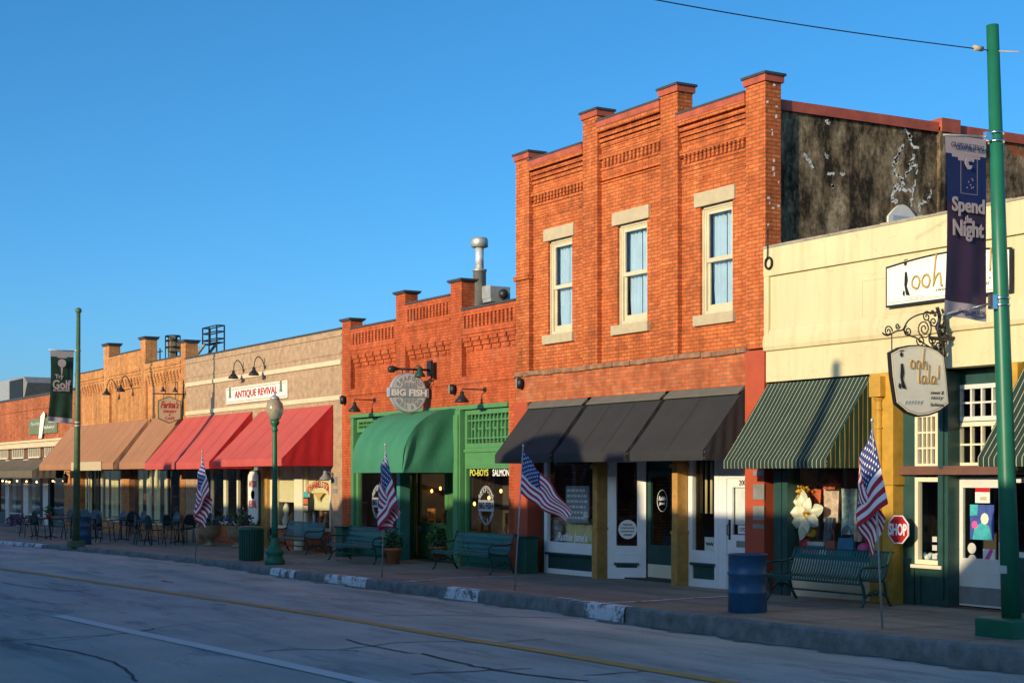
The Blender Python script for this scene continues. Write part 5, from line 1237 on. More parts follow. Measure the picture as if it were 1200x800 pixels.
def cursive(mb, word, x, z, h, wd, plane, X=None, Y=None, s=1.):
    """thin hand-drawn letters; returns the pen position"""
    def S(pts): stroke(mb, [(x+a*h*s, z+b*h) for a, b in pts], wd, plane, X, Y)
    for ch in word:
        if ch == 'o': S([(.25,0),(.05,.1),(0,.3),(.12,.5),(.3,.48),(.38,.25),(.3,.03),(.2,0)]); x += .5*h*s
        elif ch == 'h': S([(.05,0),(.12,.8),(.2,1.35)]); S([(.06,.1),(.2,.4),(.35,.5),(.4,.3),(.42,.02),(.5,0)]); x += .62*h*s
        elif ch == 'l': S([(.1,0),(.08,.5),(.14,1.2)]); x += .28*h*s
        elif ch == 'a': S([(.35,.45),(.12,.45),(.02,.2),(.12,0),(.3,.1),(.38,.45),(.4,.05),(.46,0)]); x += .55*h*s
        elif ch == '!': S([(.1,.3),(.14,1.2)]); S([(.08,.0),(.1,.06)]); x += .3*h*s
        else: x += .3*h*s
    return x
def lady(mb, x, z, h, plane, P):
    def pr(pts):
        if plane == 'y': mb.prism(pts, P-.004, P)
        else: mb.prism_x(pts, P, P+.004)
    pr([(x-.02*h, z+.62*h), (x+.05*h, z+.62*h), (x+.09*h, z+.4*h), (x+.05*h, z+.25*h), (x+.16*h, z-.0*h), (x+.02*h, z+.03*h), (x-.04*h, z+.3*h)])
    pr([(x+.0*h+.05*h*math.cos(t), z+.84*h+.06*h*math.sin(t)) for t in [i*.785 for i in range(8)]])
    pr([(x-.06*h, z+.91*h), (x+.09*h, z+.93*h), (x+.08*h, z+.95*h), (x-.05*h, z+.94*h)])
    pr([(x-.1*h, z+.05*h), (x-.03*h, z+.0*h), (x-.02*h, z+.12*h), (x-.08*h, z+.15*h)])
H = z1-z0
mb = MB(); cursive(mb, 'ooh lala!', X0+(X1-X0)*.23, z0+H*.36, .38, .018, 'y', Y=-.115, s=1.15); mb.build('lettering', 'sign_gold', o)
mb = MB(); lady(mb, X0+.45, z0+.14, .62, 'y', -.1085); add_text(mb, 'sweet & sassy fashions', ((X0+X1)/2+.35, -.108, z0+.17), XR, ZU, 1.1, .08, .003, shear=.3); mb.build('figure', 'black', o)
mb = MB()
for k in range(5): stroke(mb, [(X0+.5+k*.07, z0+.06), (X0+.52+k*.07, z0+.12), (X0+.55+k*.07, z0+.08+.04*(k % 2)), (X0+.57+k*.07, z0+.13)], .006, 'y', Y=-.109)
mb.build('doodle', 'text_grey', o)
# boutique hanging sign on a wrought iron scroll bracket
Xf = wx(1118); 
def q(px, py): return (yat(px, Xf), zat(px, py, Xf))
o = empty('hanging_sign', (Xf, q(1075,450)[0], q(1075,450)[1]), 'cream hanging sign reading ooh lala below a wrought iron scroll bracket', 'sign')
ol = [q(1041,413), q(1052,407), q(1064,404.5), q(1076,404), q(1088,406), q(1098,410.5), q(1105,417), q(1108,440), q(1111,474), q(1100,482), q(1087,487), q(1074,488.5), q(1061,484), q(1048,473), q(1043,440)]
cy_ = sum(a for a, _ in ol)/len(ol); cz_ = sum(b for _, b in ol)/len(ol)
sc = lambda k: [(cy_+(a-cy_)*k, cz_+(b-cz_)*k) for a, b in ol]
mb = MB(); mb.prism_x(ol, Xf-.03, Xf+.03); mb.build('rim', 'black', o)
mb = MB(); mb.prism_x(sc(.955), Xf-.034, Xf+.034); mb.build('board', 'sign_white', o)
mb = MB(); mb.prism_x(sc(.92), Xf-.036, Xf+.036); mb.build('border', 'sign_gold', o)
mb = MB(); mb.prism_x(sc(.905), Xf-.038, Xf+.038); mb.build('face', 'sign_white', o)
mb = MB(); a, b = q(1064, 432); cursive(mb, 'ooh', a, b, .24, .012, 'x', X=Xf+.042); a, b = q(1073, 449); cursive(mb, 'lala!', a, b, .24, .012, 'x', X=Xf+.042); mb.build('lettering', 'sign_gold', o)
mb = MB(); a, b = q(1054, 456); lady(mb, a, b, .62, 'x', Xf+.0425)
for k, t_ in enumerate(('sweet &', 'sassy', 'fashions')): a, b = q(1096, 460+k*7); add_text(mb, t_, (Xf+.039, a, b), YR, ZU, .28, .055, .003, shear=.3)
mb.build('figure', 'black', o)
mb = MB()
for k in range(6): a, b = q(1058+k*3.6, 474); stroke(mb, [(a, b), (a+.02, b+.06), (a+.03, b+.02), (a+.05, b+.07)], .006, 'x', X=Xf+.04)
mb.build('doodle', 'text_grey', o)
mb = MB()
def spiral(cpx, cpy, r, turns, d=1, ph=0., wd=.011):
    a, b = q(cpx, cpy); n = int(14*turns); pts = [(Xf, a+r*(1-i/n*.85)*math.cos(ph+d*2*math.pi*turns*i/n), b+r*(1-i/n*.85)*math.sin(ph+d*2*math.pi*turns*i/n)) for i in range(n+1)]
    mb.tube(pts, wd, 5)
def bar(pts, wd=.013): mb.tube([(Xf,)+q(a, b) for a, b in smooth_pts(pts, 5)], wd, 5)
bar([(1034,390),(1040,393),(1050,388),(1058,386),(1064,376),(1073,370),(1084,367),(1098,366)])
bar([(1058,386),(1066,393),(1074,396),(1082,402),(1092,408),(1100,412)])
spiral(1041,388,.085,1.6); spiral(1052,382,.05,1.4,-1); spiral(1064,388,.085,1.6,1,2); spiral(1083,385,.16,2.2,-1,1); spiral(1086,371,.09,1.5,1,.5); spiral(1079,399,.09,1.5,1,3)
spiral(1094,377,.08,1.5,-1); spiral(1093,398,.09,1.5,1,2); spiral(1100,404,.07,1.4,-1)
bar([(1098,360),(1101,372),(1099,385),(1102,398),(1103,415)], .03); bar([(1104,362),(1108,380),(1106,400),(1108,418)], .02); bar([(1090,396),(1105,397),(1120,396)], .03); bar([(1107,392),(1119,398)], .02)
for _ in range(26):
    a, b = q(random.uniform(1093,1110), random.uniform(364,414)); mb.ball((Xf+random.uniform(-.05,.05), a, b), random.uniform(.02,.04), 6)
bar([(1045,392),(1045,414)], .01); bar([(1103,408),(1103,418)], .01)
mb.build('scroll_bracket', 'iron', o)
# red octagon
Y8 = -.16; X, z = wx(1052.5, Y8), wz(1052.5, 620, Y8); r8 = .225
o = empty('octagonal_sign', (X, Y8, z), 'small red eight-sided sign reading SHOP on the gold post', 'sign')
oc = lambda r: [(X+r*math.cos(R(22.5+45*i)), z+r*math.sin(R(22.5+45*i))) for i in range(8)]
mb = MB(); mb.prism(oc(r8*1.08), Y8, Y8+.02); mb.build('rim', 'text_white', o)
mb = MB(); mb.prism(oc(r8), Y8-.004, Y8-.0005); mb.build('board', 'stop_red', o)
mb = MB(); add_text(mb, 'SHOP', (X, Y8-.005, z), XR, ZU, r8*1.75, r8*.85, .004, offset=.03); mb.lathe([(0,0),(.014,0)], 0, 0, 0, 8); mb.v[-16:] = [Vector((X+v.x, Y8-.006, z-.17+v.y)) for v in mb.v[-16:]]; mb.build('lettering', 'text_white', o)
mb = MB(); mb.box(X-.02, X+.02, Y8+.021, -.101, z-.05, z+.05); mb.build('bracket', 'iron', o)
# green board on the rough brick
X0, X1 = wx(34, -.05), wx(67, -.05); z0, z1 = wz(50, 508, -.05), wz(50, 489.5, -.05)
o = empty('sign_board', ((X0+X1)/2, 0, z0), 'olive green board crossed by a painted-in white reflection, on the rough brick wall', 'sign')
mb = MB(); mb.box(X0, X1, -.06, -.002, z0, z1); mb.build('board', 'sign_olive', o)
mb = MB(); add_text(mb, 'Feedstore', (X0+(X1-X0)*.32, -.061, z1-.22), XR, ZU, (X1-X0)*.5, .16, .004, shear=.2); add_text(mb, 'Bakery', (X0+(X1-X0)*.72, -.061, z0+.26), XR, ZU, (X1-X0)*.42, .2, .004, shear=.2, offset=.03); mb.build('lettering', 'sign_pale', o)
mb = MB(); a, b = wx(46.5, -.1), wx(52, -.1); mb.prism([(a-.2,z0-.2),(b-.45,z0-.2),(b+.15,z1+.15),(b-.1,z1+.28),(a+.2,z1+.1)], -.11, -.1); mb.build('glare_strip', 'sign_white', o)  # white shape stands in for light reflected off the board
# menu board lettering at the boutique etc. is inside the windows (below)

# ================================================================== POLES, BANNERS, CABLE
bs = gp(1186, 745)
def banner(root, Xp, tl, tr, bl, br, mats, bands, name='banner', wave=.04):
    A, B_, C_, D_ = [(yat(a, Xp), zat(a, b, Xp)) for a, b in (tl, tr, bl, br)]
    mb = MB(); nu, nv = 20, 60; base = 0
    def f(u, v):
        y = (A[0]*(1-u)+B_[0]*u)*(1-v)+(C_[0]*(1-u)+D_[0]*u)*v; z = (A[1]*(1-u)+B_[1]*u)*(1-v)+(C_[1]*(1-u)+D_[1]*u)*v
        y += .05*math.sin(math.pi*v)*(1-u)
        return (Xp+wave*math.sin(u*11+v*1.5)*max(.0, v-.3)*.6+.0, y, z)
    mb.grid(f, nu, nv)
    mb.m = [bands((k//nv+.5)/nu, (k % nv+.5)/nv) for k in range(nu*nv)]
    o = mb.build(name, mats, root); return o, f
Xp = bs.x; Yp = bs.y
pole = empty('street_pole', (bs.x, bs.y, bs.z), 'tall tapering bright green pole at the right edge, standing on a square green base', 'pole')
zt = wz(1163, 30, Yp); Xt = wx(1163, Yp); Xm = wx(1171, Yp)
Pf = lambda z: Vector((Xp+(Xt-Xp)*max(0, (z-bs.z)/(zt-bs.z)), Yp, z))
mb = MB(); mb.tube([Pf(bs.z+.1), Pf(bs.z+2.), Pf(bs.z+4.5), Pf(zt)], [.125, .112, .097, .078], 24); mb.build('shaft', 'pole_green', pole)
mb = MB(); mb.box(Xp-.33, Xp+.33, Yp-.33, Yp+.33, bs.z-.02, bs.z+.24); mb.build('base', 'pole_green', pole, bevel=.03)
Xb = Pf(zat(1160,165,Xp)).x
mb = MB()
for py in (158.5, 168.5): p = Pf(wz(1163, py, Yp)); mb.tube([p, p+Vector((0,0,.03))], .104, 20)
for py in (352, 360): p = Pf(wz(1165, py, Yp)); mb.tube([p, p+Vector((0,0,.03))], .112, 20)
p = Pf(wz(1163,163,Yp)); mb.box(p.x-.03, p.x+.03, p.y-.2, p.y-.09, p.z-.05, p.z+.06); p = Pf(wz(1163,356,Yp)); mb.box(p.x-.04, p.x+.04, p.y-.2, p.y-.1, p.z-.09, p.z+.09)
mb.build('clamp', 'steel', pole)
mb = MB(); p = Pf(bs.z+.85); mb.box(p.x-.06, p.x+.06, p.y-.135, p.y-.118, p.z-.05, p.z+.05); mb.build('sticker', 'sign_pale', pole)
bo = empty('street_banner', (Xb, Yp-.6, zat(1130,270,Xb)), 'navy banner with pale ends reading Spend the Night, hung on the green pole', 'banner')
def bands(u, v):
    if v < .09+.055*(1-abs(2*u-1)): return 2
    if v > .915: return 2
    return 0 if v < .36 else 1
ob, fb = banner(bo, Xb, (1107.5,157.5), (1155.5,163.5), (1105,369), (1156,377), ['navy', 'plum', 'mauve'], bands)
mb = MB()
for py, pl in ((158, 1106), (373, 1104)):
    a = Pf(zat(1157, py, Xb)); mb.tube([(Xb, yat(1158, Xb)+.05, zat(1158, py+(2 if py < 200 else -18), Xb)), (Xb, yat(pl, Xb), zat(pl, py-(0 if py < 200 else 4), Xb))], .014, 6)
mb.build('arm', 'galv', bo)
def btxt(mb, s, u, v, wpx, hpx, **k):
    p = Vector(fb(u, v)); sc_ = 1/82.; add_text(mb, s, p+Vector((.03, 0, 0)), YR, ZU, wpx*sc_*1.25, hpx*sc_, .004, **k)
mb = MB(); btxt(mb, 'Spend', .5, .39, 38, 20, offset=.03); btxt(mb, 'the', .5, .455, 8, 8, offset=.02); btxt(mb, 'Night', .5, .52, 36, 22, offset=.03); mb.build('lettering', 'mauve', ob)
mb = MB(); btxt(mb, 'GRAPEVINE TEXAS', .5, .055, 38, 5.5); btxt(mb, 'GrapevineTexasUSA.com', .6, .965, 30, 6); mb.build('lettering', 'navy', ob)
mb = MB(); p = Vector(fb(.52, .2)); mb.prism_x([(p.y+.07*math.cos(t), p.z+.13+.09*math.sin(t)) for t in [2.2, 2.8, 3.6, 4.4, 5.2, 5.9]]+[(p.y+.0, p.z+.10)], p.x+.03, p.x+.034)
for k in range(7): a, b = p.y+random.uniform(-.1,.1), p.z+random.uniform(-.22,-.02); mb.prism_x([(a-.008,b),(a,b-.01),(a+.008,b),(a,b+.01)], p.x+.03, p.x+.033)
slab_y = lambda a, b, c, d: mb.add([(p.x+.032,a,c),(p.x+.032,b,c),(p.x+.032,b,d),(p.x+.032,a,d)], [(0,1,2,3)])
slab_y(p.y-.15,p.y-.142,p.z-.27,p.z+.25); slab_y(p.y+.142,p.y+.15,p.z-.27,p.z+.25); slab_y(p.y-.15,p.y+.15,p.z+.245,p.z+.25); slab_y(p.y-.15,p.y+.15,p.z-.27,p.z-.265)
mb.build('emblem', 'mauve', ob)
# left pole and banner
bl_ = gp(89, 640.5); Xp2, Yp2 = bl_.x, bl_.y
pole2 = empty('street_pole', bl_, 'slender dull green pole at the left, rising behind the far blue barrel', 'pole')
Xt2 = wx(92, Yp2); zt2 = wz(92, 364, Yp2)
mb = MB(); mb.tube([(Xp2, Yp2, bl_.z), (Xp2*.4+Xt2*.6, Yp2, zt2*.55), (Xt2, Yp2, zt2)], [.115, .09, .06], 16); mb.build('shaft', 'pole_dull', pole2)
mb = MB(); mb.ball((Xt2, Yp2, zt2), .1, 10); mb.build('finial', 'pole_dull', pole2)
mb = MB(); mb.box(Xp2-.22, Xp2+.22, Yp2-.22, Yp2+.22, bl_.z, bl_.z+.2); mb.build('base', 'pole_dull', pole2, bevel=.02)
mb = MB()
for py in (412, 496, 500): z = wz(91, py, Yp2); mb.tube([(wx(91,Yp2), Yp2, z), (wx(91,Yp2), Yp2, z+.06)], .10, 14)
mb.build('clamp', 'galv', pole2)
X2 = wx(91, Yp2)
bo2 = empty('street_banner', (X2, Yp2-.4, zat(72,450,X2)), 'dark green banner with grey ends reading Golf, hung on the slender left pole', 'banner')
ob2, fb2 = banner(bo2, X2, (59,410.5), (86.5,411.5), (55.5,493), (84.5,496), ['bgreen', 'bgreen', 'bgrey'], lambda u, v: 2 if v < .075+.03*(1-abs(2*u-1)) or v > .93 else 0, wave=.06)
mb = MB(); S2 = zat(72, 450, X2)-zat(72, 451, X2)
for s_2, u, v, wp, hp in (('Try', .35, .37, 10, 6), ('Golf', .47, .475, 21, 11), ('IN GRAPEVINE', .47, .555, 19, 2.5)):
    p = Vector(fb2(u, v)); add_text(mb, s_2, p+Vector((.07,0,0)), YR, ZU, wp*S2, hp*S2, .004, offset=.03)
p = Vector(fb2(.47, .175)); mb.prism_x([(p.y+.13*math.cos(i*.52), p.z+.13*math.sin(i*.52)) for i in range(12)], p.x+.065, p.x+.07); mb.prism_x([(p.y-.02,p.z-.38),(p.y+.0,p.z-.38),(p.y+.03,p.z-.12),(p.y-.04,p.z-.12)], p.x+.065, p.x+.07)
mb.build('lettering', 'mauve', ob2)
mb = MB()
for py in (410.5, 495): mb.tube([(X2, Yp2, zat(91, py+1, X2)), (X2, yat(57, X2), zat(57, py-1, X2))], .018, 6)
mb.build('arm', 'galv', bo2)
# overhead cable
p0 = Pf(wz(1160, 61, Yp)); mb = MB()
e = Vector((wx(600,-9), -9, wz(600,-33,-9)))
pts = [p0+(e-p0)*(i/24)-Vector((0,0,.07*math.sin(math.pi*i/24))) for i in range(25)]
mb.tube(pts, .008, 5); o = mb.build('overhead_cable', 'black', None, loc=p0); tag(o, 'thin dark cable running up and left from the top of the green pole', 'cable')
mb = MB(); a = p0+(e-p0)*.025; b = p0+(e-p0)*.045; mb.tube([a, b], .035, 8); mb.tube([p0, p0+Vector((.35, .1, -.08))], .008, 5); o2 = mb.build('insulator', 'stone', o)
# ================================================================== LAMP POST, BINS, BARRELS
def lamp_post(px, py):
    b = gp(px, py); o = empty('street_lamp', b, 'green street lamp with a pale acorn-shaped globe, in front of the red awnings', 'street lamp')
    k = wz(px, 461, b.y)-b.z
    mb = MB(); mb.lathe([(.24,0),(.25,.03),(.25,.10),(.22,.14),(.19,.2),(.23,.28),(.23,.32),(.17,.38),(.12,.5),(.10,.62),(.085,.66)], b.x, b.y, b.z, 20); mb.build('base', 'pole_green', o)
    mb = MB(); mb.lathe([(.08,.66),(.075,.9),(.065,2.),(.055,k-.95),(.055,k-.93),(.09,k-.9),(.06,k-.86),(.06,k-.8),(.11,k-.74),(.12,k-.68),(.08,k-.66)], b.x, b.y, b.z, 16); mb.build('shaft', 'pole_green', o)
    mb = MB(); mb.lathe([(.10,k-.66),(.15,k-.6),(.2,k-.48),(.215,k-.36),(.19,k-.24),(.13,k-.17),(.11,k-.14)], b.x, b.y, b.z, 24); mb.build('globe', 'globe', o)
    mb = MB(); mb.lathe([(.12,k-.14),(.12,k-.11),(.07,k-.06),(.03,k-.04),(.02,k),(.005,k+.02)], b.x, b.y, b.z, 14); mb.build('finial', 'galv', o)
    mb = MB(); mb.ball((b.x, b.y, b.z+k-.4), .05, 8); mb.build('bulb', 'sign_white', o)
lamp_post(322, 661)
def barrel(px, py, lab, s=1.):
    b = gp(px, py); o = empty('waste_barrel', b, lab, 'barrel', 'blue steel drums used as bins')
    mb = MB(); r = .29*s; h = .88*s
    pr = [(r,0),(r+.008,.01)]
    for zc in (.3*s, .58*s): pr += [(r,zc-.03),(r+.014,zc-.01),(r+.014,zc+.01),(r,zc+.03)]
    pr += [(r,h-.02),(r+.012,h-.015),(r+.012,h),(r-.012,h),(r-.012,.1)]
    mb.lathe(pr, b.x, b.y, b.z, 36); mb.build('drum', 'barrel', o)
    mb = MB(); mb.lathe([(r-.013,h-.12),(r-.03,h-.1),(.01,h-.08)], b.x, b.y, b.z, 24); mb.build('liner', 'black', o)
    return o
barrel(876, 716.5, 'blue steel barrel in front of the white door numbered 200')
barrel(96, 637.5, 'far blue steel barrel at the foot of the slender left pole', 1.02)
b = gp(294.5, 656.5); o = empty('litter_bin', b, 'round dark green slatted litter bin left of the street lamp', 'bin')
mb = MB(); mb.lathe([(.30,.02),(.30,.06)], b.x, b.y, b.z, 28); mb.lathe([(.31,.76),(.33,.77),(.33,.84),(.28,.88),(.14,.885)], b.x, b.y, b.z, 28); mb.build('lid', 'bin_green', o)
mb = MB(); mb.lathe([(.285,.05),(.285,.78)], b.x, b.y, b.z, 24); mb.build('liner', 'black', o)
mb = MB()
for i in range(30):
    t_ = 2*math.pi*i/30; ct, st = math.cos(t_), math.sin(t_); dx, dy = -st*.021, ct*.021
    P = [(b.x+ct*r+dx*q_, b.y+st*r+dy*q_) for r, q_ in ((.298,-1),(.32,-1),(.32,1),(.298,1))]
    mb.hexa([(x, y, b.z+.03) for x, y in P]+[(x, y, b.z+.79) for x, y in P])
mb.build('slats', 'bin_green', o)
for px, py, lab in ((398, 652, 'dark green box bin at the left end of the middle bench'), (611.5, 671.5, 'dark green box bin between the bench and the painted red pier')):
    b = gp(px, py); o = empty('box_bin', b, lab, 'bin', 'dark box bins beside benches'); h = .78
    mb = MB(); mb.box(b.x-.24, b.x+.2, b.y-.02, b.y+.3, b.z, b.z+h); mb.build('body', 'bin_green', o, bevel=.015)
    mb = MB(); mb.box(b.x-.27, b.x+.23, b.y-.05, b.y+.33, b.z+h+.002, b.z+h+.05); mb.build('lid', 'iron_green', o, bevel=.01)

# ================================================================== BENCHES
def bench(pl, pr, lab, style='strap', name='bench'):
    A, B_ = gp(*pl), gp(*pr); x0, x1 = A.x, B_.x; Y = (A.y+B_.y)/2; z = gz((x0+x1)/2)
    o = empty('bench', ((x0+x1)/2, Y, z), lab, 'bench', 'green metal benches along the pavement')
    x0 -= .12; x1 += .1
    # profile of the seat and back: (y, z) from the front lip to the top of the back
    P = smooth_pts([(Y-.06, z+.38), (Y-.05, z+.44), (Y+.02, z+.455), (Y+.2, z+.43), (Y+.38, z+.42), (Y+.46, z+.46), (Y+.52, z+.62), (Y+.58, z+.82), (Y+.61, z+.87), (Y+.65, z+.86)], 3)
    n = len(P)-1
    def pf(w):
        q_ = w*n; i = min(n-1, int(q_)); f_ = q_-i; return P[i][0]+(P[i+1][0]-P[i][0])*f_, P[i][1]+(P[i+1][1]-P[i][1])*f_
    mb = MB()
    if style == 'strap':
        m = round((x1-x0)/.066)
        for k in range(m):
            a = x0+(x1-x0)*(k+.18)/m; b = x0+(x1-x0)*(k+.78)/m
            for (ya, za), (yb, zb) in zip(P, P[1:]):
                mb.add([(a,ya,za),(b,ya,za),(b,yb,zb),(a,yb,zb)], [(0,1,2,3)])
                mb.add([(a,ya+.004,za-.008),(b,ya+.004,za-.008),(b,yb+.004,zb-.008),(a,yb+.004,zb-.008)], [(3,2,1,0)])
        mb.build('straps', 'bench_green', o)
    else:
        pitch = .1; m = int((x1-x0)/pitch)
        Lw = .75/pitch
        for sgn in (1, -1):
            for k in range(-int(Lw)-1, m+int(Lw)+1):
                pts = []
                for j in range(25):
                    w_ = j/24; x = x0+k*pitch+sgn*w_*.75*.9
                    if x0 <= x <= x1: pts.append((x, w_))
                for (xa, wa), (xb, wb) in zip(pts, pts[1:]):
                    ya, za = pf(wa); yb, zb = pf(wb); t_ = .019
                    mb.add([(xa-t_,ya,za),(xa+t_,ya,za),(xb+t_,yb,zb),(xb-t_,yb,zb)], [(0,1,2,3)])
        mb.build('mesh_seat', 'bench_light', o)
    mb = MB()
    for i in (0, n): mb.tube([(x0, P[i][0], P[i][1]), (x1, P[i][0], P[i][1])], .017, 6)
    for i in (n//2,): mb.tube([(x0, P[i][0]+.01, P[i][1]-.02), (x1, P[i][0]+.01, P[i][1]-.02)], .014, 6)
    mb.tube([(x0, Y+.2, z+.2), (x1, Y+.2, z+.2)], .015, 6)
    mb.build('rails', 'iron_green', o)
    for X in (x0+.02, x1-.02):
        mb = MB()
        mb.tube([(X, y, zz) for y, zz in P], .02, 6)
        mb.tube(smooth_pts([(X,Y-.04,z),(X,Y+.0,z+.04),(X,Y+.04,z+.15),(X,Y+.02,z+.32),(X,Y-.03,z+.42)], 4), .024, 6)
        mb.tube(smooth_pts([(X,Y+.62,z),(X,Y+.58,z+.05),(X,Y+.5,z+.2),(X,Y+.46,z+.42)], 4), .024, 6)
        mb.tube(smooth_pts([(X,Y+.04,z+.15),(X,Y+.2,z+.26),(X,Y+.35,z+.26),(X,Y+.52,z+.16)], 4), .018, 6)
        mb.ball((X, Y+.28, z+.24), .05, 8)
        mb.build('leg', 'iron_green', o)
        mb = MB(); mb.tube(smooth_pts([(X,Y-.02,z+.44),(X,Y-.05,z+.55),(X,Y+.02,z+.63),(X,Y+.2,z+.64),(X,Y+.4,z+.64),(X,Y+.55,z+.68)], 4), .02, 6); mb.build('armrest', 'iron_green', o)
    return o
bench((903,703.5), (1008,711.5), 'long green strap bench in front of the boutique window, right of the blue barrel')
bench((507,667), (577,673), 'green lattice bench under the left side of the PO-BOYS window', 'mesh')
bench((386,656), (439,661), 'green lattice bench left of the terracotta pot, beside the second flag', 'mesh')
bench((317,645.5), (358,649.5), 'green bench under the antique shop window, half hidden by the street lamp')

# ================================================================== POTS AND PLANTS
def pot(px, py, r, h, lab, kind='terracotta', plant=('leaf', 'leaf2'), ph=.25, pw=1.1, cat='potted plant', n=260, size=.11):
    b = gp(px, py); o = empty('potted_plant', b, lab, cat)
    mb = MB()
    if kind == 'urn': mb.lathe([(r*.55,0),(r*.6,.06),(r*.3,.1),(r*.28,h*.3),(r*.7,h*.42),(r,h*.6),(r*1.02,h*.92),(r*1.12,h),(r*1.0,h),(r*.9,h*.9)], b.x, b.y, b.z, 24)
    else:
        mb.lathe([(r*.68,0),(r*.9,h*.8),(r*1.02,h*.82),(r*1.04,h),(r*.92,h),(r*.88,h*.9)], b.x, b.y, b.z, 24)
    mb.build('pot', kind if kind != 'urn' else 'urn', o)
    mb = MB(); mb.lathe([(r*.9,h*.9),(.01,h*.93)], b.x, b.y, b.z, 12); mb.build('soil', 'ground', o)
    mb = MB(); mb.leaves((b.x, b.y, b.z+h+ph*.6), r*pw, r*pw, ph, n, size, list(range(len(plant)))); mb.build('foliage', list(plant), o)
pot(460, 660.5, .24, .40, 'ribbed terracotta pot with green leaves, at the foot of the second flag')
pot(514, 656, .24, .36, 'terracotta pot with bushy leaves, behind the left arm of the lattice bench', ph=.3)
pot(246, 639.5, .33, .66, 'large stone urn with dark foliage, right of the far flag', 'urn', ('leaf2', 'leaf', 'blue_fl'), .22, 1.4, n=380)
pot(279, 641.5, .34, .68, 'large stone urn with tall green leaves and blue flowers, behind the slatted bin', 'urn', ('leaf', 'leaf', 'leaf2', 'blue_fl'), .3, 1.35, n=420)
pot(22, 623.5, .22, .3, 'pale pot overflowing with purple flowers at the far left', 'white', ('purple', 'purple', 'leaf2'), .28, 2.3, cat='flower pot', n=420, size=.1)

# ================================================================== CAFE CHAIRS AND TABLES
def make_chair():
    o = empty('cafe_chair', (0,0,0)); 
    mb = MB(); mb.lathe([(.01,.43),(.2,.435),(.215,.45),(.2,.462),(.01,.458)], 0, 0, 0, 20); mb.build('seat', 'chair_m', o)
    mb = MB()
    for i in range(9):   # wire back inside a round hoop
        a = -.18+.36*i/8; h = math.sqrt(max(0, .2**2-a**2)); mb.tube([(a,.2,.47),(a,.235,.66+h)], .009, 4)
    mb.grid(lambda u, v: ((u-.5)*.42*math.sin(math.pi*(.1+.8*v))**.5, .236+.01*math.sin(u*3.14), .56+.3*v), 6, 6)
    mb.build('backrest', 'chair_m', o)
    mb = MB(); mb.tube([(-.2,.19,.44)]+[(-.2*math.cos(math.pi*i/14), .22+.02*math.sin(math.pi*i/14), .68+.2*math.sin(math.pi*i/14)) for i in range(15)]+[(.2,.19,.44)], .014, 6); mb.build('back_frame', 'chair_m', o)
    for sx in (-1, 1):
        for y0, y1 in ((-.17, -.22), (.17, .25)):
            mb = MB(); mb.tube([(sx*.17, y0, .44), (sx*.215, y1, 0)], .014, 6); mb.build('leg', 'chair_m', o)
        mb = MB(); mb.tube(smooth_pts([(sx*.2,.21,.66),(sx*.235,.05,.66),(sx*.235,-.13,.65),(sx*.2,-.17,.44)], 3), .012, 5); mb.build('armrest', 'chair_m', o)
    return o
def copy_tree(o, parent=None):
    c = o.copy(); scene.collection.objects.link(c); c.parent = parent
    for ch in [x for x in bpy.data.objects if x.parent == o]: copy_tree(ch, c)
    return c
M['chair_m'] = pm('chair_teal', (.01, .045, .05), .35, .15, 8, .02, metal=.3, spec=.6)
M['chair_l'] = pm('chair_pale', (.16, .23, .27), .35, .15, 8, .02, metal=.3, spec=.6)
proto = make_chair()
chairs = [(33,629,.2,0,'dark wire cafe chair just right of the purple flowers, seen from behind'),
 (49,632,3.3,0,'dark cafe chair in front of the leafy table, second from the left end'),
 (69,632,2.9,0,'dark round-backed cafe chair left of the far blue barrel'),
 (83,631,.5,0,'dark cafe chair partly hidden by the far blue barrel'),
 (76,625.5,.3,1,'pale round-backed cafe chair behind the dark chairs, left of the slender pole'),
 (98,627,1.2,1,'tilted pale cafe chair just right of the slender pole'),
 (110,628,1.0,1,'second tilted pale cafe chair, by the dark doorway'),
 (124,635,3.2,0,'large dark round-backed cafe chair in front of the cream curtains'),
 (137,628,.1,1,'pale cafe chair back beside the brick pier, behind the large dark chair'),
 (150,631,-1.3,0,'dark cafe chair turned sideways in front of the brick pier'),
 (161,630,.2,1,'pale cafe chair facing the wall, mid terrace'),
 (157,633,1.4,0,'dark sideways cafe chair touching the pale one, mid terrace'),
 (168,638,3.0,0,'left one of the two dark cafe chairs nearest the kerb'),
 (182,639,3.3,0,'right one of the two dark cafe chairs nearest the kerb'),
 (199,632,.1,1,'pale round-backed cafe chair under the hexagonal sign'),
 (203,638,2.2,0,'dark cafe chair in front of the pale round-backed one'),
 (217,637,-1.3,0,'dark cafe chair in profile, left of the far flag'),
 (226,635,-1.1,1,'bluish pale cafe chair right behind the far flag')]
def repaint(c, m):
    for ch in [x for x in bpy.data.objects if x.parent == c]:
        ch.data = ch.data.copy(); ch.data.materials.clear(); ch.data.materials.append(M[m])
pale = None
for i, (px, py, a, pl, lab) in enumerate(chairs):
    b = gp(px, py)
    if i == 0: c = proto
    elif pl and pale: c = copy_tree(pale)
    elif pl: c = copy_tree(proto); repaint(c, 'chair_l'); pale = c
    else: c = copy_tree(proto)
    c.location = b; c.scale = (1.1, 1.1, 1.1); c.rotation_euler = (0, 0, a); tag(c, lab, 'chair', 'cafe chairs outside the winery')
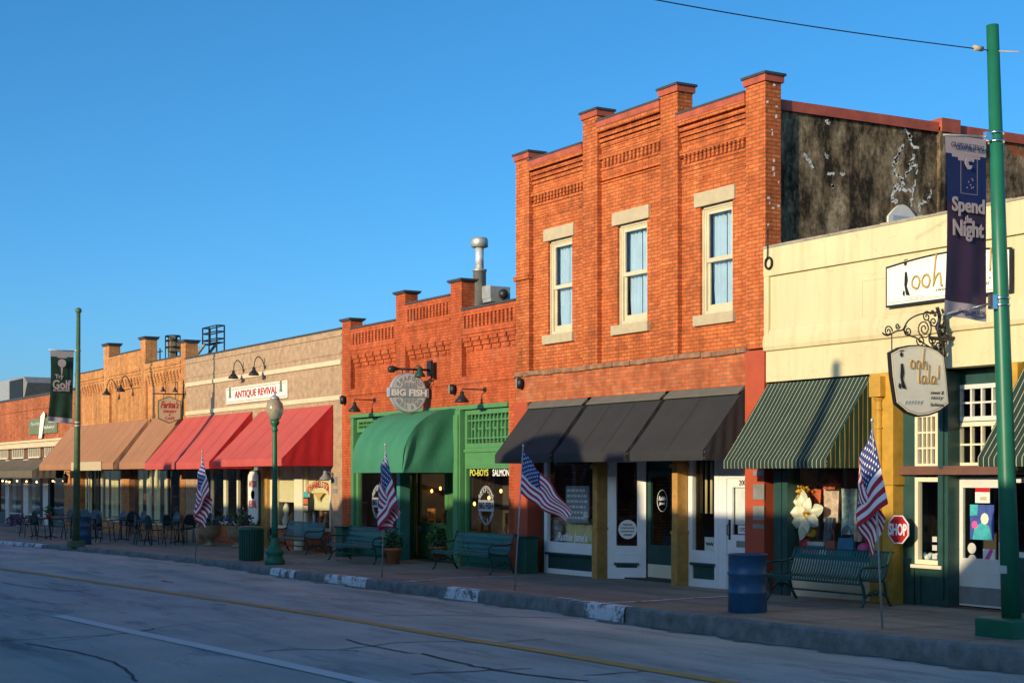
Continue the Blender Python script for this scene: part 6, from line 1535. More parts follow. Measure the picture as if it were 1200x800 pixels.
def make_table():
    o = empty('cafe_table', (0,0,0))
    mb = MB(); mb.lathe([(.38,.70),(.40,.71),(.40,.725),(.01,.73)], 0, 0, 0, 28); mb.build('tabletop', 'chair_m', o)
    mb = MB(); mb.tube([(0,0,.02),(0,0,.70)], .025, 8); mb.build('leg', 'chair_m', o)
    mb = MB()
    for k in range(4): t_ = math.pi/4+k*math.pi/2; mb.tube([(0,0,.08),(.15*math.cos(t_),.15*math.sin(t_),.05),(.3*math.cos(t_),.3*math.sin(t_),.012)], .016, 6)
    mb.build('foot', 'iron_green', o); return o
tp = make_table()
for i, (px, py, lab) in enumerate(((42,629,'round cafe table at the left end, beside the purple flowers'), (59,630,'round cafe table left of the far blue barrel'), (112,631,'round cafe table right of the slender pole'),
        (142,633,'round cafe table in front of the brick pier'), (174,634,'round cafe table behind the two kerbside chairs'), (209,636,'round cafe table nearest the far flag'))):
    t_ = tp if i == 0 else copy_tree(tp); t_.location = gp(px, py); tag(t_, lab, 'table', 'cafe tables outside the winery')
b = gp(57, 630.5); o = empty('potted_plant', (b.x, b.y, b.z+.73), 'small green plant in a dark red pot on the cafe table at the left', 'potted plant')
mb = MB(); mb.lathe([(.08,0),(.12,.14),(.1,.14)], b.x, b.y, b.z+.735, 12); mb.build('pot', 'sign_red', o)
mb = MB(); mb.leaves((b.x,b.y,b.z+.98), .22, .22, .14, 90, .1, [0,1]); mb.build('foliage', ['leaf','leaf2'], o)

# ================================================================== FLAGS
def flag(base, top, cols, lab, depth=(0, -.08, .1), seg=(0, .5, 1), fold=.03):
    B0 = gp(*base); Y = B0.y; T = Vector((wx(top[0], Y), Y, wz(top[0], top[1], Y)))
    o = empty('flag', B0, lab, 'flag', 'flags along the kerb')
    mb = MB(); mb.tube([B0, B0+(T-B0)*.5, T], [.016, .014, .012], 8); mb.build('flagpole', 'galv', o)
    mb = MB(); mb.ball(T+Vector((0,0,.02)), .022, 8, 1, 1, 1.6); mb.build('finial', 'galv', o)
    C_ = []
    for (t_, b_), d in zip(cols, depth):
        C_.append((Vector((wx(t_[0], Y), Y+d, wz(t_[0], t_[1], Y))), Vector((wx(b_[0], Y), Y+d, wz(b_[0], b_[1], Y)))))
    def lerp3(P, u):
        if len(P) == 2: return P[0]*(1-u)+P[1]*u
        if u < seg[1]: a, b, t_ = P[0], P[1], u/seg[1]
        else: a, b, t_ = P[1], P[2], (u-seg[1])/(1-seg[1])
        # soften the bend
        return a*(1-t_)+b*t_
    def f(u, w_):
        tp_ = lerp3([c[0] for c in C_], u); bt = lerp3([c[1] for c in C_], u)
        p = tp_*(1-w_)+bt*w_
        amp = fold*min(1, u*4)
        return p+Vector((.012*math.sin(u*13+w_*7)*min(1, u*4), amp*math.sin(u*14+w_*3.2)+amp*.5*math.sin(w_*11+u*4), .006*math.sin(u*17)))
    mb = MB(); nu, nv = 40, 52
    mb.grid(f, nu, nv)
    ms = []
    for k in range(nu*nv):
        u = (k//nv+.5)/nu; w_ = (k % nv+.5)/nv
        ms.append(2 if (u < .4 and w_ < 7/13) else (0 if int(w_*13) % 2 == 0 else 1))
    mb.m = ms
    # stars on both faces
    b0 = len(mb.v)
    for r in range(9):
        for c in range(6 if r % 2 == 0 else 5):
            u = .4*((c+.5)/6 if r % 2 == 0 else (c+1)/6); w_ = 7/13*(r+.75)/9.5
            du, dv = .4/6*.27, 7/13/9.5*.46
            for side in (-1, 1):
                pts = []
                for q_ in range(10):
                    rr_ = 1 if q_ % 2 == 0 else .45; t_ = math.pi/2+q_*math.pi/5
                    pts.append(Vector(f(u+du*rr_*math.cos(t_), w_-dv*rr_*math.sin(t_)))+Vector((0, side*.005, 0)))
                cen = Vector(f(u, w_))+Vector((0, side*.006, 0))
                mb.k = 1; mb.add([cen]+pts, [(0, 1+q_, 1+(q_+1) % 10) for q_ in range(10)])
    mb.build('flag_cloth', ['flag_red', 'flag_white', 'flag_blue'], o)
flag((603,691.5), (613,523.5), [((613,528),(609.5,577)), ((640,560),(636,597)), ((667.5,597),(661,611))], 'US flag blowing out to the right, in front of the charcoal awning', (0, -.02, .05))
flag((1034,736.5), (1022,494), [((1022,499),(1041,590)), ((1010,548),(1011.5,618)), ((1030,606),(1016,654))], 'US flag drooping beside the gold post, at the right end of the strap bench', (0, -.1, .1), (0, .52, 1))
flag((447.5,676), (451.5,522), [((451.5,526),(466,590)), ((447.5,560),(448,621)), ((464,598),(455,618))], 'US flag drooping in front of the rounded green canopy', (0, -.08, .1), (0, .6, 1))
flag((229,653.5), (237,530), [((237,533),(246,577)), ((233,566),(231.5,609)), ((244,585),(236,621))], 'smallest US flag, in front of the red awnings at the left', (0, -.08, .1), (0, .55, 1))

# ================================================================== ROOF EQUIPMENT
def roof_pt(px, Y): return wx(px, Y)
M['galv_bright'] = pm('bright_galvanised', (.72, .72, .70), .38, .08, 4, .02, metal=.45)
Yv = 3.; X = wx(562, Yv); zb6 = 5.3
o = empty('vent_stack', (X, Yv, zb6), 'shiny steel vent stack with a cap on the restaurant roof', 'chimney')
k = wz(562, 318, Yv); kt = wz(562, 290, Yv); kc = wz(562, 279, Yv)
mb = MB(); mb.lathe([(.18, 0), (.18, k-zb6), (.20, k-zb6), (.20, k-zb6+.05), (.12, k-zb6+.06)], X, Yv, zb6, 20); mb.build('pipe', 'galv', o)
mb = MB(); mb.lathe([(.115, k-zb6+.06), (.115, kt-zb6)], X, Yv, zb6, 20); mb.build('flue', 'galv_bright', o)
mb = MB(); mb.lathe([(.2, kt-zb6), (.235, kt-zb6+.02), (.235, kc-zb6-.06), (.2, kc-zb6)], X, Yv, zb6, 20); mb.build('cap', 'galv', o)
X0, X1 = wx(566, 3.2), wx(583, 3.2)
o = empty('exhaust_fan', ((X0+X1)/2, 3.2, 5.3), 'small tilted metal exhaust box beside the steel vent stack', 'vent')
z0, z1 = wz(575,355,3.2), wz(575,337,3.2)
mb = MB(); mb.box(X0, X1, 3., 3.6, z0, z1); mb.box(X0+.05, X0+.15, 3.2, 3.4, 5.3, z0); mb.box(X0+.3, X1, 2.98, 3.0, z0+.1, z1+.03); mb.build('box', 'galv', o)
mb = MB(); mb.ball((X1+.15, 3.3, z0+.2), .14, 10); mb.tube([(X1+.15, 3.3, z0+.2), (X1+.15, 3.3, 5.3)], .05, 6); mb.tube([(X1-.05, 3.2, z0-.1), (X1-.05, 3.2, 5.3)], .04, 6); mb.build('motor', 'iron', o)
mb = MB(); X = wx(432, 2)
for i, px in enumerate((427.5, 441)): mb.tube([(wx(px,2),2,5.2),(wx(px,2),2,wz(px,377,2))], .015, 5)
mb.box(wx(430,2), wx(438,2), 1.9, 2.1, 5.3, wz(434,381.5,2)); o = mb.build('roof_aerial', 'galv', None, loc=(X, 2, 5.3)); tag(o, 'thin aerial rods behind the left end of the restaurant parapet', 'aerial')
# caged access ladder and platform
Yr = 6.; o = empty('roof_platform', (wx(245,Yr), Yr, 5.8), 'dark steel caged platform on a roof behind the tan building', 'platform')
mb = MB(); xs_ = [wx(p, Yr) for p in (237.5, 245, 254)]; zt = wz(245, 383, Yr); zm = wz(245, 402, Yr); zb_ = 5.
for X in xs_:
    for dy in (0, .35): mb.tube([(X, Yr+dy, zb_ if X != xs_[0] else zm), (X, Yr+dy, zt)], .035, 5)
for z in (zt, (zt+zm)/2+.1, zm+.15):
    for dy in (0, .35): mb.tube([(xs_[0], Yr+dy, z), (xs_[2], Yr+dy, z)], .03, 5)
    for X in (xs_[0], xs_[2]): mb.tube([(X, Yr, z), (X, Yr+.35, z)], .03, 5)
mb.build('cage', 'black', o)
mb = MB(); mb.box(xs_[0], xs_[2], Yr, Yr+.35, zm-.04, zm); mb.build('deck', 'black', o)
mb = MB()
for dy in (0, .5): mb.tube([(wx(229,Yr), Yr+dy, wz(229,418,Yr)), (xs_[0]+.3, Yr+dy, zm)], .07, 5)
mb.build('stair', 'grey_metal', o)
o = empty('roof_railing', (wx(226,Yr), Yr, 5.8), 'low dark railing on the roof between the brick pier and the caged platform', 'railing')
mb = MB()
for px in (218,221,224,227,230,233): mb.tube([(wx(px,Yr),Yr,5.2),(wx(px,Yr),Yr,wz(px,409,Yr))], .02, 5)
mb.tube([(wx(217,Yr),Yr,wz(225,409,Yr)),(wx(234,Yr),Yr,wz(225,409,Yr))], .025, 5); mb.build('rail', 'grey_metal', o)
Yr = 4.; Xc = wx(202.5, Yr)
o = empty('exhaust_tower', (Xc, Yr, 5.5), 'rusty exhaust stack inside a dark wire cage on the orange building roof', 'vent')
zt = wz(202, 394, Yr)
mb = MB(); mb.box(Xc-.32, Xc-.1, Yr-.1, Yr+.2, 5.5, zt); mb.box(Xc-.15, Xc+.3, Yr-.2, Yr+.3, wz(202,412,Yr), wz(202,400,Yr)); mb.build('stack', 'urn', o)
mb = MB()
for z in (zt, (zt*2+wz(202,410,Yr))/3, wz(202,407,Yr)): 
    pts = [(Xc+.42*math.cos(i*.52), Yr+.3*math.sin(i*.52), z) for i in range(13)]; mb.tube(pts, .03, 5)
for i in range(6): mb.tube([(Xc+.42*math.cos(i*1.05), Yr+.3*math.sin(i*1.05), 5.6), (Xc+.42*math.cos(i*1.05), Yr+.3*math.sin(i*1.05), zt)], .025, 5)
mb.build('cage', 'black', o)
mb = MB(); X = wx(187.5, Yr); mb.tube([(X,Yr,5.5),(X,Yr,wz(187,408,Yr))], .03, 5); mb.tube([(X-.3,Yr,wz(187,412,Yr)),(X+.3,Yr,wz(187,412,Yr))], .03, 5); o = mb.build('roof_aerial', 'black', None, loc=(X, Yr, 5.5)); tag(o, 'small dark cross-shaped aerial on the orange brick building', 'aerial')
# large metal hood at the far left
Yr = 5.; o = empty('rooftop_unit', (wx(10,Yr), Yr, 5.6), 'large grey metal hood on the far left roof', 'rooftop unit')
z0, z1 = 5.4, wz(15, 443.5, Yr)
mb = MB(); mb.box(wx(-25,Yr), wx(12,Yr), Yr, Yr+2, z0, z1); mb.build('casing', 'galv', o)
mb = MB(); a, b = wx(12.5,Yr), wx(29,Yr)
mb.prism([(a,z0),(b,z0),(b+.0,wz(29,467,Yr)),(wx(33,Yr),wz(33,448,Yr)),(wx(29,Yr),z1-.05),(a,z1)], Yr-.05, Yr+2.05); mb.build('hood', 'grey_metal', o)
mb = MB(); mb.box(a+.1, b-.2, Yr-.1, Yr-.051, z0+.3, z1-.15); mb.build('grille', 'black', o)
mb = MB(); X = wx(30, 2); mb.ball((X, 2, 5.6), .28, 12); o = mb.build('roof_vent', 'white', None, loc=(X, 2, 5.5)); tag(o, 'small white dome on the roof right of the metal hood', 'vent')

# ================================================================== THINGS IN THE WINDOWS
def small(name, mb, mats, lab, cat, loc, group=None):
    o = mb.build(name, mats, None, loc=loc); return tag(o, lab, cat, group)
# boutique window
Yi = .42
def P2(px, py, Y=Yi): return wx(px, Y), wz(px, py, Y)
M['floral1'] = pm('floral_cloth', (.62, .45, .35), .8, .45, 7, .05)
M['floral2'] = pm('painted_cloth', (.38, .5, .45), .8, .6, 9, .05)
M['orange_cloth'] = pm('orange_cloth', (.6, .14, .05), .8, .2, 4)
M['petal'] = pm('cream_petal', (.75, .72, .55), .7, .12, 4)
M['poster_blue'] = pm('poster_blue', (.05, .09, .30), .5, .4, 8, 0)
M['poster_pink'] = pm('poster_pink', (.75, .10, .35), .5, .2, 8, 0)
M['poster_teal'] = pm('poster_teal', (.06, .4, .42), .5, .3, 8, 0)
M['bag_blue'] = pm('bag_blue', (.04, .18, .32), .6, .15, 6)
M['bag_brown'] = pm('bag_brown', (.35, .09, .05), .6, .15, 6)
cx, cz = P2(948, 602, .34); o = empty('fabric_flower', (cx, .34, cz), 'huge cream flower with a yellow centre in the boutique window', 'ornament')
for k in range(9):
    t_ = 2*math.pi*k/9+.25; L_ = (.50, .36, .44)[k % 3]; up_ = (.0, .07, .035)[k % 3]
    d = Vector((math.cos(t_), 0, math.sin(t_))); s = Vector((-math.sin(t_), 0, math.cos(t_))); mb = MB()
    mb.grid(lambda u, v, d=d, s=s, L_=L_, up_=up_: Vector((cx, .34-up_, cz))+d*L_*u+s*(v-.5)*.25*math.sin(math.pi*min(1, .1+u*.9))**.8+Vector((0, -.16*math.sin(u*2.4)+.22*abs(v-.5)*math.sin(math.pi*u)+.02*math.sin(u*9), 0)), 10, 6)
    mb.build('petal', 'petal', o)

mb = MB(); mb.leaves((cx+.04, .26, cz+.02), .1, .05, .1, 60, .09, [0]); mb.leaves((cx-.12, .28, cz+.38), .16, .05, .13, 90, .09, [0]); M['pollen'] = pm('pollen_yellow', (.7, .4, .03), .7, .2, 8, 0); mb.build('stamens', 'pollen', o)
def cloth(px0, px1, py0, py1, Y, m, lab, cat):
    x0, x1 = wx(px0, Y), wx(px1, Y); pc_ = (px0+px1)/2; z0, z1 = wz(pc_, py1, Y), wz(pc_, py0, Y)
    mb = MB(); mb.grid(lambda u, v: (x0+(x1-x0)*(.5+(u-.5)*(.82+.18*v)), Y+.04*math.sin(u*15+v*2), z1-(z1-z0)*v), 24, 8)
    mb.grid(lambda u, v: (x0+(x1-x0)*(.5+(u-.5)*(.82+.18*v)), Y+.05+.04*math.sin(u*15+v*2), z1-(z1-z0)*v), 24, 8)
    small('garment', mb, m, lab, cat, ((x0+x1)/2, Y, z0))
cloth(941, 963, 572, 600, .55, 'orange_cloth', 'orange cloth hanging behind the huge flower', 'cloth')
cloth(963, 984, 570, 612, .48, 'floral1', 'pink and cream flowered top in the boutique window', 'garment')
cloth(984, 1005, 572, 626, .44, 'floral2', 'pale blue and green printed dress in the boutique window', 'garment')
cloth(1005, 1017, 568, 608, .5, 'poster_teal', 'teal top partly hidden behind the drooping flag', 'garment')
cloth(925, 941, 566, 592, .8, 'bag_brown', 'dim brown garment at the left of the boutique window', 'garment')
cloth(948, 962, 606, 632, .62, 'mauve', 'pale mauve scarf hanging beside the flowered top', 'scarf')
cloth(965, 976, 606, 634, .40, 'chair_l', 'blue-grey scarf with a dark edge above the small handbag', 'scarf')
def bag(px, py0, py1, w_, m, lab):
    X, zt = P2(px, py0, .38); zb = P2(px, py1, .38)[1]
    o = empty('handbag', (X, .38, zb), lab, 'bag', 'bags in the boutique window')
    mb = MB(); mb.hexa([(X-w_/2,.32,zb),(X+w_/2,.32,zb),(X+w_/2,.44,zb),(X-w_/2,.44,zb),(X-w_*.42,.35,zt),(X+w_*.42,.35,zt),(X+w_*.42,.41,zt),(X-w_*.42,.41,zt)]); mb.build('body', m, o, bevel=.015)
    mb = MB(); mb.tube([(X-w_*.3,.38,zt)]+[(X-w_*.3*math.cos(math.pi*i/8),.38,zt+.2*math.sin(math.pi*i/8)) for i in range(1,8)]+[(X+w_*.3,.38,zt)], .012, 6); mb.build('strap', m, o)
bag(974, 633, 651, .26, 'bag_brown', 'small rust-brown handbag in the boutique window')
bag(992, 630, 651, .42, 'bag_blue', 'larger blue handbag beside the rust-brown one')
mb = MB(); X, z = P2(944, 637, .4); mb.ball((X, .4, z), .17, 14, 1, .7, .8); small('hat', mb, 'sign_red', 'round red hat under the huge flower', 'hat', (X, .4, z))
mb = MB(); X, z = P2(956, 646, .4)
for k in range(4): mb.k = k % 3; mb.box(X-.28, X+.28, .33, .55, z-.1+k*.07, z-.035+k*.07)
small('folded_clothes', mb, ['sign_pale', 'poster_pink', 'bag_blue'], 'stack of folded clothes on the boutique window floor', 'clothes', (X, .4, z-.1))
mb = MB(); mb.box(wx(924,.3), wx(1020,.3), .24, .95, .0, zsill-.02); small('display_shelf', mb, 'cream_trim', 'cream display shelf inside the boutique window', 'shelf', (wx(970,.5), .5, 0))
mb = MB(); X, z = P2(1006, 625, .5)
for s in (-1, 1): mb.tube([(X+s*.2, .5, z-.35), (X+s*.16, .55, z+.3)], .03, 6)
mb.tube([(X-.17,.55,z+.28),(X+.17,.55,z+.28)], .03, 6); mb.tube([(X-.18,.52,z),(X+.18,.52,z)], .03, 6)
small('chair_back', mb, 'tile_red', 'orange wooden chair at the right side of the boutique window', 'chair', (X, .5, z-.35))
for k, px in enumerate((968, 982, 996, 1010)):
    X, z = P2(px, 563+k % 2*3, .9); mb = MB(); mb.ball((X, .9, z), .22, 10, .9, .6, 1.1); small('mannequin_head', mb, ['urn', 'bag_brown', 'wood_warm', 'urn'][k], ('leftmost', 'second from the left', 'third from the left', 'rightmost')[k]+' of the dim decorations hanging in the boutique window', 'ornament', (X, .9, z), 'hanging decorations')
# posters on the boutique door
def flat(name, px0, px1, py0, py1, Y, m, lab, cat, group=None):
    x0, x1 = wx(px0, Y), wx(px1, Y); pc_ = (px0+px1)/2; z0, z1 = wz(pc_, py1, Y), wz(pc_, py0, Y)
    o = empty(name, ((x0+x1)/2, Y, z0), lab, cat, group); mb = MB(); mb.box(x0, x1, Y-.004, Y, z0, z1); mb.build('sheet', m, o); return o, x0, x1, z0, z1
Yd_ = .364
o, a, b, c, d = flat('poster', 1137, 1165, 591, 632, Yd_, 'poster_blue', 'bright blue and pink poster taped inside the boutique door', 'poster')
mb = MB(); w_ = b-a; h_ = d-c
mb.prism([(a+.1*w_,c),(a+.95*w_,c),(a+.8*w_,c+.4*h_),(a+.5*w_,c+.5*h_),(a+.2*w_,c+.35*h_)], Yd_-.006, Yd_-.0045); mb.build('shape', 'poster_teal', o)
mb = MB(); mb.prism([(a+(.62+.17*math.cos(t_))*w_, c+(.6+.17*math.sin(t_))*h_) for t_ in [i*.785 for i in range(8)]], Yd_-.0075, Yd_-.006); mb.build('shape', 'petal', o)
mb = MB(); mb.prism([(a+(.2+.13*math.cos(t_))*w_, c+(.42+.12*math.sin(t_))*h_) for t_ in [i*.785 for i in range(8)]], Yd_-.0085, Yd_-.007); mb.build('shape', 'poster_pink', o)
mb = MB(); mb.prism([(a+.0*w_,d-.32*h_),(a+.3*w_,d-.3*h_),(a+.35*w_,d),(a,d)], Yd_-.0065, Yd_-.0045); mb.build('shape', 'poster_teal', o)
o, a, b, c, d = flat('poster', 1143, 1160, 571, 589, Yd_, 'sign_white', 'small white notice with red heading at the top of the boutique door', 'notice')
mb = MB(); mb.box(a, b, Yd_-.006, Yd_-.0045, d-.07, d-.002); mb.build('heading', 'stop_red', o); mb = MB(); mb.box(a+.1, b-.06, Yd_-.006, Yd_-.0045, c+.04, d-.14); mb.build('picture', 'sign_tan', o)
o, a, b, c, d = flat('poster', 1152, 1166, 643, 660, Yd_, 'sign_white', 'white and pink leaflet low on the boutique door', 'leaflet')
mb = MB(); mb.prism([(a+.03,c+.06),(a+.12,c+.05),(b-.03,c+.2),(b-.08,c+.24)], Yd_-.006, Yd_-.0045); mb.build('picture', 'poster_pink', o)
for k, (px, py) in enumerate(((1139, 642), (1139.5, 655.5))):
    X, z = wx(px, Yd_), wz(px, py, Yd_); mb = MB(); mb.prism([(X+.085*math.cos(t_), z+.085*math.sin(t_)) for t_ in [i*.35 for i in range(18)]], Yd_-.004, Yd_); small('sticker', mb, 'sign_pale', ('upper', 'lower')[k]+' round pale sticker on the boutique door glass', 'sticker', (X, Yd_, z), 'round door stickers')
mb = MB(); X0, z0 = wx(1077,.3), wz(1088,658,.3)
for k in range(9): x = X0+.06+k*.065; mb.k = k % 3; mb.ball((x, .3, z0+.07+.03*(k % 2)), .055, 8)
small('window_trinkets', mb, ['sign_pale', 'bag_blue', 'petal'], 'row of small ornaments on the sill of the tall boutique window', 'ornaments', (X0, .3, z0))
for k, py in enumerate((632, 642, 652)):
    X, z = wx(1096, .18), wz(1096, py, .18); mb = MB(); mb.box(X-.05, X+.05, .165, .168, z-.035, z+.05); small('sticker', mb, 'sign_pale', ('top', 'middle', 'bottom')[k]+' one of the three small stickers in the corner of the tall boutique window', 'sticker', (X, .17, z), 'corner stickers')
mb = MB(); X = wx(1086,.8); mb.box(X-.1, X+.1, .8, .9, .2, 3); mb.box(X+.4, X+.55, .8, .9, .2, 3); small('clothes_stand', mb, 'brown_beam', 'dim brown uprights inside the tall boutique window', 'stand', (X,.8,.2))
# coffee shop windows (two-storey building)
Yg = .30
X, z = wx(665, .315), wz(665, 632, .315)
mb = MB(); add_text(mb, "Ruthie Jane's", (wx(670,.3), .315, wz(670,630,.3)), XR, ZU, 1.2, .25, .003, shear=.25, offset=.02); small('window_lettering', mb, 'text_white', "white script reading Ruthie Jane's across the foot of the window", 'lettering', (X, .31, z))
Y = .6; x0, x1 = wx(663, Y), wx(690, Y); z0, z1 = wz(676, 612, Y), wz(676, 569, Y)
o = empty('word_board', (x0, Y, z0), 'dark board with rows of white words hanging in the script-lettered window', 'board')
mb = MB(); mb.box(x0, x1, Y, Y+.03, z0, z1); mb.build('board', 'sign_grey', o)
mb = MB()
for r in range(6):
    x = x0+.06; zz = z1-.1-r*.12
    while x < x1-.14: wd = random.uniform(.05, .16); mb.box(x, min(x+wd, x1-.04), Y-.004, Y-.0005, zz-.025, zz+.025); x += wd+.04
mb.build('lines', 'text_white', o)
mb = MB(); x0, x1 = wx(644,.7), wx(692,.7); mb.grid(lambda u, v: (x0+(x1-x0)*u, .75+.03*math.sin(u*60), wz(668,646,.7)+(.75)*v), 90, 2); small('wainscot', mb, 'curtain_cream', 'pleated cream panel low in the script-lettered window', 'panel', ((x0+x1)/2, .7, .6))
mb = MB(); X, z = wx(651,.5), wz(651,640,.5)
for k in range(5): mb.k = k % 2; mb.box(X-.14, X+.14, .48, .6, z+k*.12, z+k*.12+.11)
small('gift_boxes', mb, ['mauve', 'text_grey'], 'stack of patterned boxes at the left of the script-lettered window', 'boxes', (X,.5,z))
mb = MB(); X, z = wx(664,1.5), wz(664,560,1.5); mb.ball((X,1.5,z), .05, 8); small('bulb', mb, 'orange_bulb', 'single glowing orange bulb inside the script-lettered window', 'bulb', (X,1.5,z))
mb = MB(); X, z = wx(687,.5), wz(687,605,.5); mb.lathe([(.06,0),(.065,.16),(.055,.16)], X, .5, z-.08, 14); mb.tube([(X+.06,.5,z-.04),(X+.1,.5,z),(X+.06,.5,z+.04)], .01, 5); small('mug', mb, 'white', 'white mug in front of the board of words', 'mug', (X,.5,z))
# round plaque on the splayed window
ca, sa = math.cos(ang), math.sin(ang); dd_ = L*.52; cxp, cyp = sx+ca*dd_, sy+sa*dd_; nx, ny = sa, -ca
zc5 = wz(735, 620, cyp)
o = empty('round_sign', (cxp, cyp, zc5), 'round cream sign with scribbled words in the splayed entrance window', 'sign')
def onp(a, z, d=0.): return (cxp+ca*a+nx*d, cyp+sa*a+ny*d, zc5+z)
mb = MB(); n = 28; mb.add([onp(.2*math.cos(2*math.pi*i/n), .2*math.sin(2*math.pi*i/n), -.02) for i in range(n)]+[onp(.2*math.cos(2*math.pi*i/n), .2*math.sin(2*math.pi*i/n), -.035) for i in range(n)], [tuple(range(n))]+[(i,(i+1)%n,(i+1)%n+n,i+n) for i in range(n)]); mb.build('board', 'sign_white', o)
mb = MB()
for r, (zz, hw) in enumerate(((.1,.1),(.03,.14),(-.04,.14),(-.11,.09))): mb.tube([onp(-hw+2*hw*i/20, zz+.018*math.sin(i*1.9+r), -.015) for i in range(21)], .006, 4)
mb.build('lettering', 'black', o)
xc = ex+.52; zc6 = 1.62
o = empty('door_logo', (xc, .835, zc6), 'oval white logo with script on the dark entrance door', 'lettering')
mb = MB(); mb.tube([(xc+.17*math.cos(i*.2618), .835, zc6+.22*math.sin(i*.2618)) for i in range(25)], .006, 4); mb.build('ring', 'text_white', o)
mb = MB(); add_text(mb, 'Ruthie', (xc,.834,zc6+.05), XR, ZU, .24, .09, .002, shear=.3, offset=.02); add_text(mb, "Jane's", (xc,.834,zc6-.06), XR, ZU, .22, .09, .002, shear=.3, offset=.02); mb.build('lettering', 'text_white', o)
o, a, b, c, d = flat('card_sign', 826, 838, 629, 645, .36, 'sign_white', 'white card with handwriting in the narrow window left of the door numbered 200', 'sign')
mb = MB(); mb.tube([(a+.04+(b-a-.08)*i/16, .353, (c+d)/2+.035*math.sin(i*1.7)) for i in range(17)], .008, 4); mb.build('lettering', 'black', o)
mb = MB()
for k in range(4): x = wx(816+k*6,.6); mb.tube([(x,.6,1.4),(x,.6,2.5)], .03, 8)
small('hanging_rods', mb, 'sign_tan', 'pale rods hanging inside the narrow window left of the door numbered 200', 'rods', (wx(826,.6),.6,1.4))
# restaurant interior seen through the glass
M['amber_lamp'] = emit('amber_lamp', (1, .42, .1), 5)
def rchair(x, y, lab):
    o = empty('dining_chair', (x, y, 0), lab, 'chair', 'wooden chairs inside the restaurant')
    mb = MB(); mb.box(x-.2, x+.2, y-.2, y+.2, .73, .77); mb.build('seat', 'wood_warm', o)
    for a_, b_ in ((-.18,-.18),(.18,-.18),(-.18,.18),(.18,.18)):
        h = 1.25 if b_ > 0 else .73; mb = MB(); mb.box(x+a_-.025, x+a_+.025, y+b_-.02, y+b_+.02, -.02, h); mb.build('leg', 'wood_warm', o)
    mb = MB(); mb.box(x-.155, x+.155, y+.165, y+.195, 1.15, 1.25); mb.box(x-.155, x+.155, y+.165, y+.195, .92, .98)
    for k in range(3): mb.box(x-.1+k*.1-.012, x-.1+k*.1+.012, y+.17, y+.19, .98, 1.15)
    mb.build('backrest', 'wood_warm', o)
rchair(wx(590,.7), .7, 'orange wooden high chair at the right of the PO-BOYS window')
rchair(wx(601,.8), .85, 'wooden high chair partly hidden at the edge of the PO-BOYS window')
rchair(wx(562,1.0), 1.0, 'wooden high chair behind the oval fish logo')
rchair(wx(499,1.6), 1.6, 'left wooden high chair behind the restaurant door glass')
rchair(wx(512,1.6), 1.7, 'right wooden high chair behind the restaurant door glass')
for k, (px, py, Y) in enumerate(((556,590,1.6),(573,583,1.8),(587,575,2.2),(506,575,2.6),(516,572,2.8))):
    X, z = wx(px,Y), wz(px,py,Y); mb = MB(); mb.ball((X,Y,z), .035, 8, 1, 1, 1.5); small('pendant_lamp', mb, 'amber_lamp', ['amber light low on the left of the PO-BOYS window','amber light directly behind the oval fish logo','amber light at the right of the PO-BOYS window','left amber light behind the restaurant door','right amber light behind the restaurant door'][k], 'lamp', (X,Y,z), 'amber lights inside the restaurant')
for k, px in enumerate((491, 496.5)):
    X, z = wx(px, .95), wz(px, 619, .95); mb = MB(); mb.box(X-.07, X+.07, .962, .966, z-.08, z+.08); small('notice', mb, ['sign_pale', 'bag_blue'][k], ['white card in the lower corner of the restaurant door', 'blue card in the lower corner of the restaurant door'][k], 'notice', (X,.96,z))
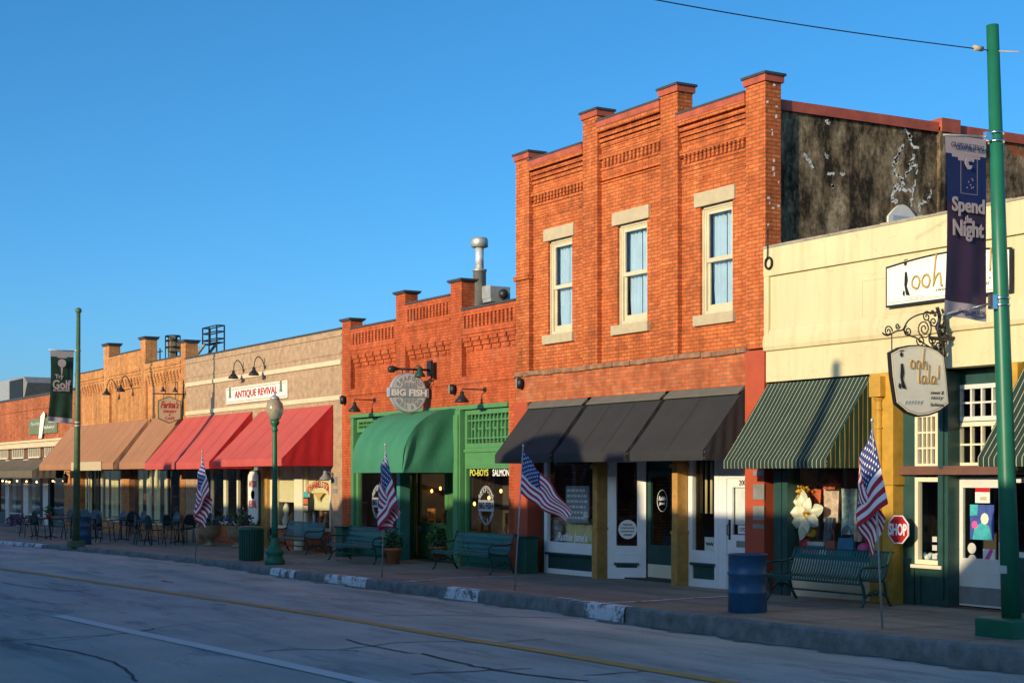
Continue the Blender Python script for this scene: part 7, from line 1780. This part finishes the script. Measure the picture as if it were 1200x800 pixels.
# antique shop windows
for k, (px, h, m) in enumerate(((328,.45,'iron'),(336,.7,'petal'),(343,.4,'urn'),(362,.35,'tile_red'),(369,.5,'galv'),(376,.35,'bag_brown'),(383,.6,'wood_warm'))):
    X = wx(px,.45); z = .62; mb = MB(); mb.lathe([(.12,0),(.16,h*.2),(.08,h*.5),(.12,h*.75),(.05,h)], X, .45, z, 12)
    small('vase', mb, m, ['small black jar at the left of the antique shop window behind the lamp post','cream figurine in the antique shop window behind the lamp post','brown pot at the right of the antique shop window behind the lamp post','orange pot at the left of the red-lettered window','tall grey vase near the left of the red-lettered window','small brown jar in the middle of the red-lettered window','wooden carving at the right of the red-lettered window'][k], 'ornament', (X,.45,z), 'ornaments in the antique shop windows')
mb = MB(); x0, x1 = wx(313,.4), wx(387.5,.4); mb.box(x0, x1, .32, .8, -.2, .61); small('display_shelf', mb, 'brown_beam', 'brown display shelf inside the antique shop windows', 'shelf', ((x0+x1)/2,.5,0))
x0, x1 = wx(355,.0), wx(361,.0); z0, z1 = wz(358,600,0), wz(358,582,0)
o = empty('poster_rack', (x0,0,z0), 'narrow coloured notice board on the cream post of the antique shop', 'notice board')
mb = MB(); mb.box(x0, x1, .01, .06, z0, z1); mb.build('board', 'iron', o)
for k, m in enumerate(('sign_tan','tile_red','poster_teal')): mb = MB(); mb.box(x0+.03, x1-.03, .0, .009, z0+.04+k*.2, z0+.2+k*.2); mb.build('leaflet', m, o)
for a, c in ((391,563),(391,575)):
    mb = MB(); X, z = wx(a+2), wz(a+2, c); mb.box(X-.14, X+.14, -.02, -.001, z-(.12 if c < 570 else .06), z+(.12 if c < 570 else .06)); small('plaque', mb, 'grey_metal', ('square' if c < 570 else 'narrow')+' grey plaque on the tan pier beside the restaurant', 'plaque', (X,0,z), 'plaques on the tan pier')

for nm, X in (('left', wx(508, 1.5)), ('right', wx(575, 1.5))):
    l = bpy.data.lights.new('restaurant_lamp', 'POINT'); l.energy = 12; l.color = (1, .5, .18); l.shadow_soft_size = .15
    lo = bpy.data.objects.new('restaurant_lamp', l); scene.collection.objects.link(lo); lo.location = (X, 1.5, 2.35)

# more of the crowded boutique display
cloth(929, 946, 600, 628, .7, 'poster_teal', 'green folded cloth low behind the huge flower', 'cloth')
cloth(1000, 1012, 604, 634, .42, 'floral1', 'small flowered blouse at the right of the blue printed dress', 'garment')
cloth(963, 980, 566, 573, .36, 'tile_red', 'red collar of cloth above the flowered top', 'cloth')
for k, (px, py, m, lab) in enumerate(((936,646,'bag_brown','brown round box at the left end of the boutique display'), (966,648,'sign_white','white china bowl between the clothes and the small handbag'), (1012,642,'poster_pink','pink cushion at the right end of the boutique display'), (951,624,'pollen','little yellow blossom under the huge cream flower'))):
    X, z = P2(px, py, .36); mb = MB(); mb.ball((X, .36, z), .11, 10, 1.1, .8, .8); small('display_ornament', mb, m, lab, 'ornament', (X, .36, z))
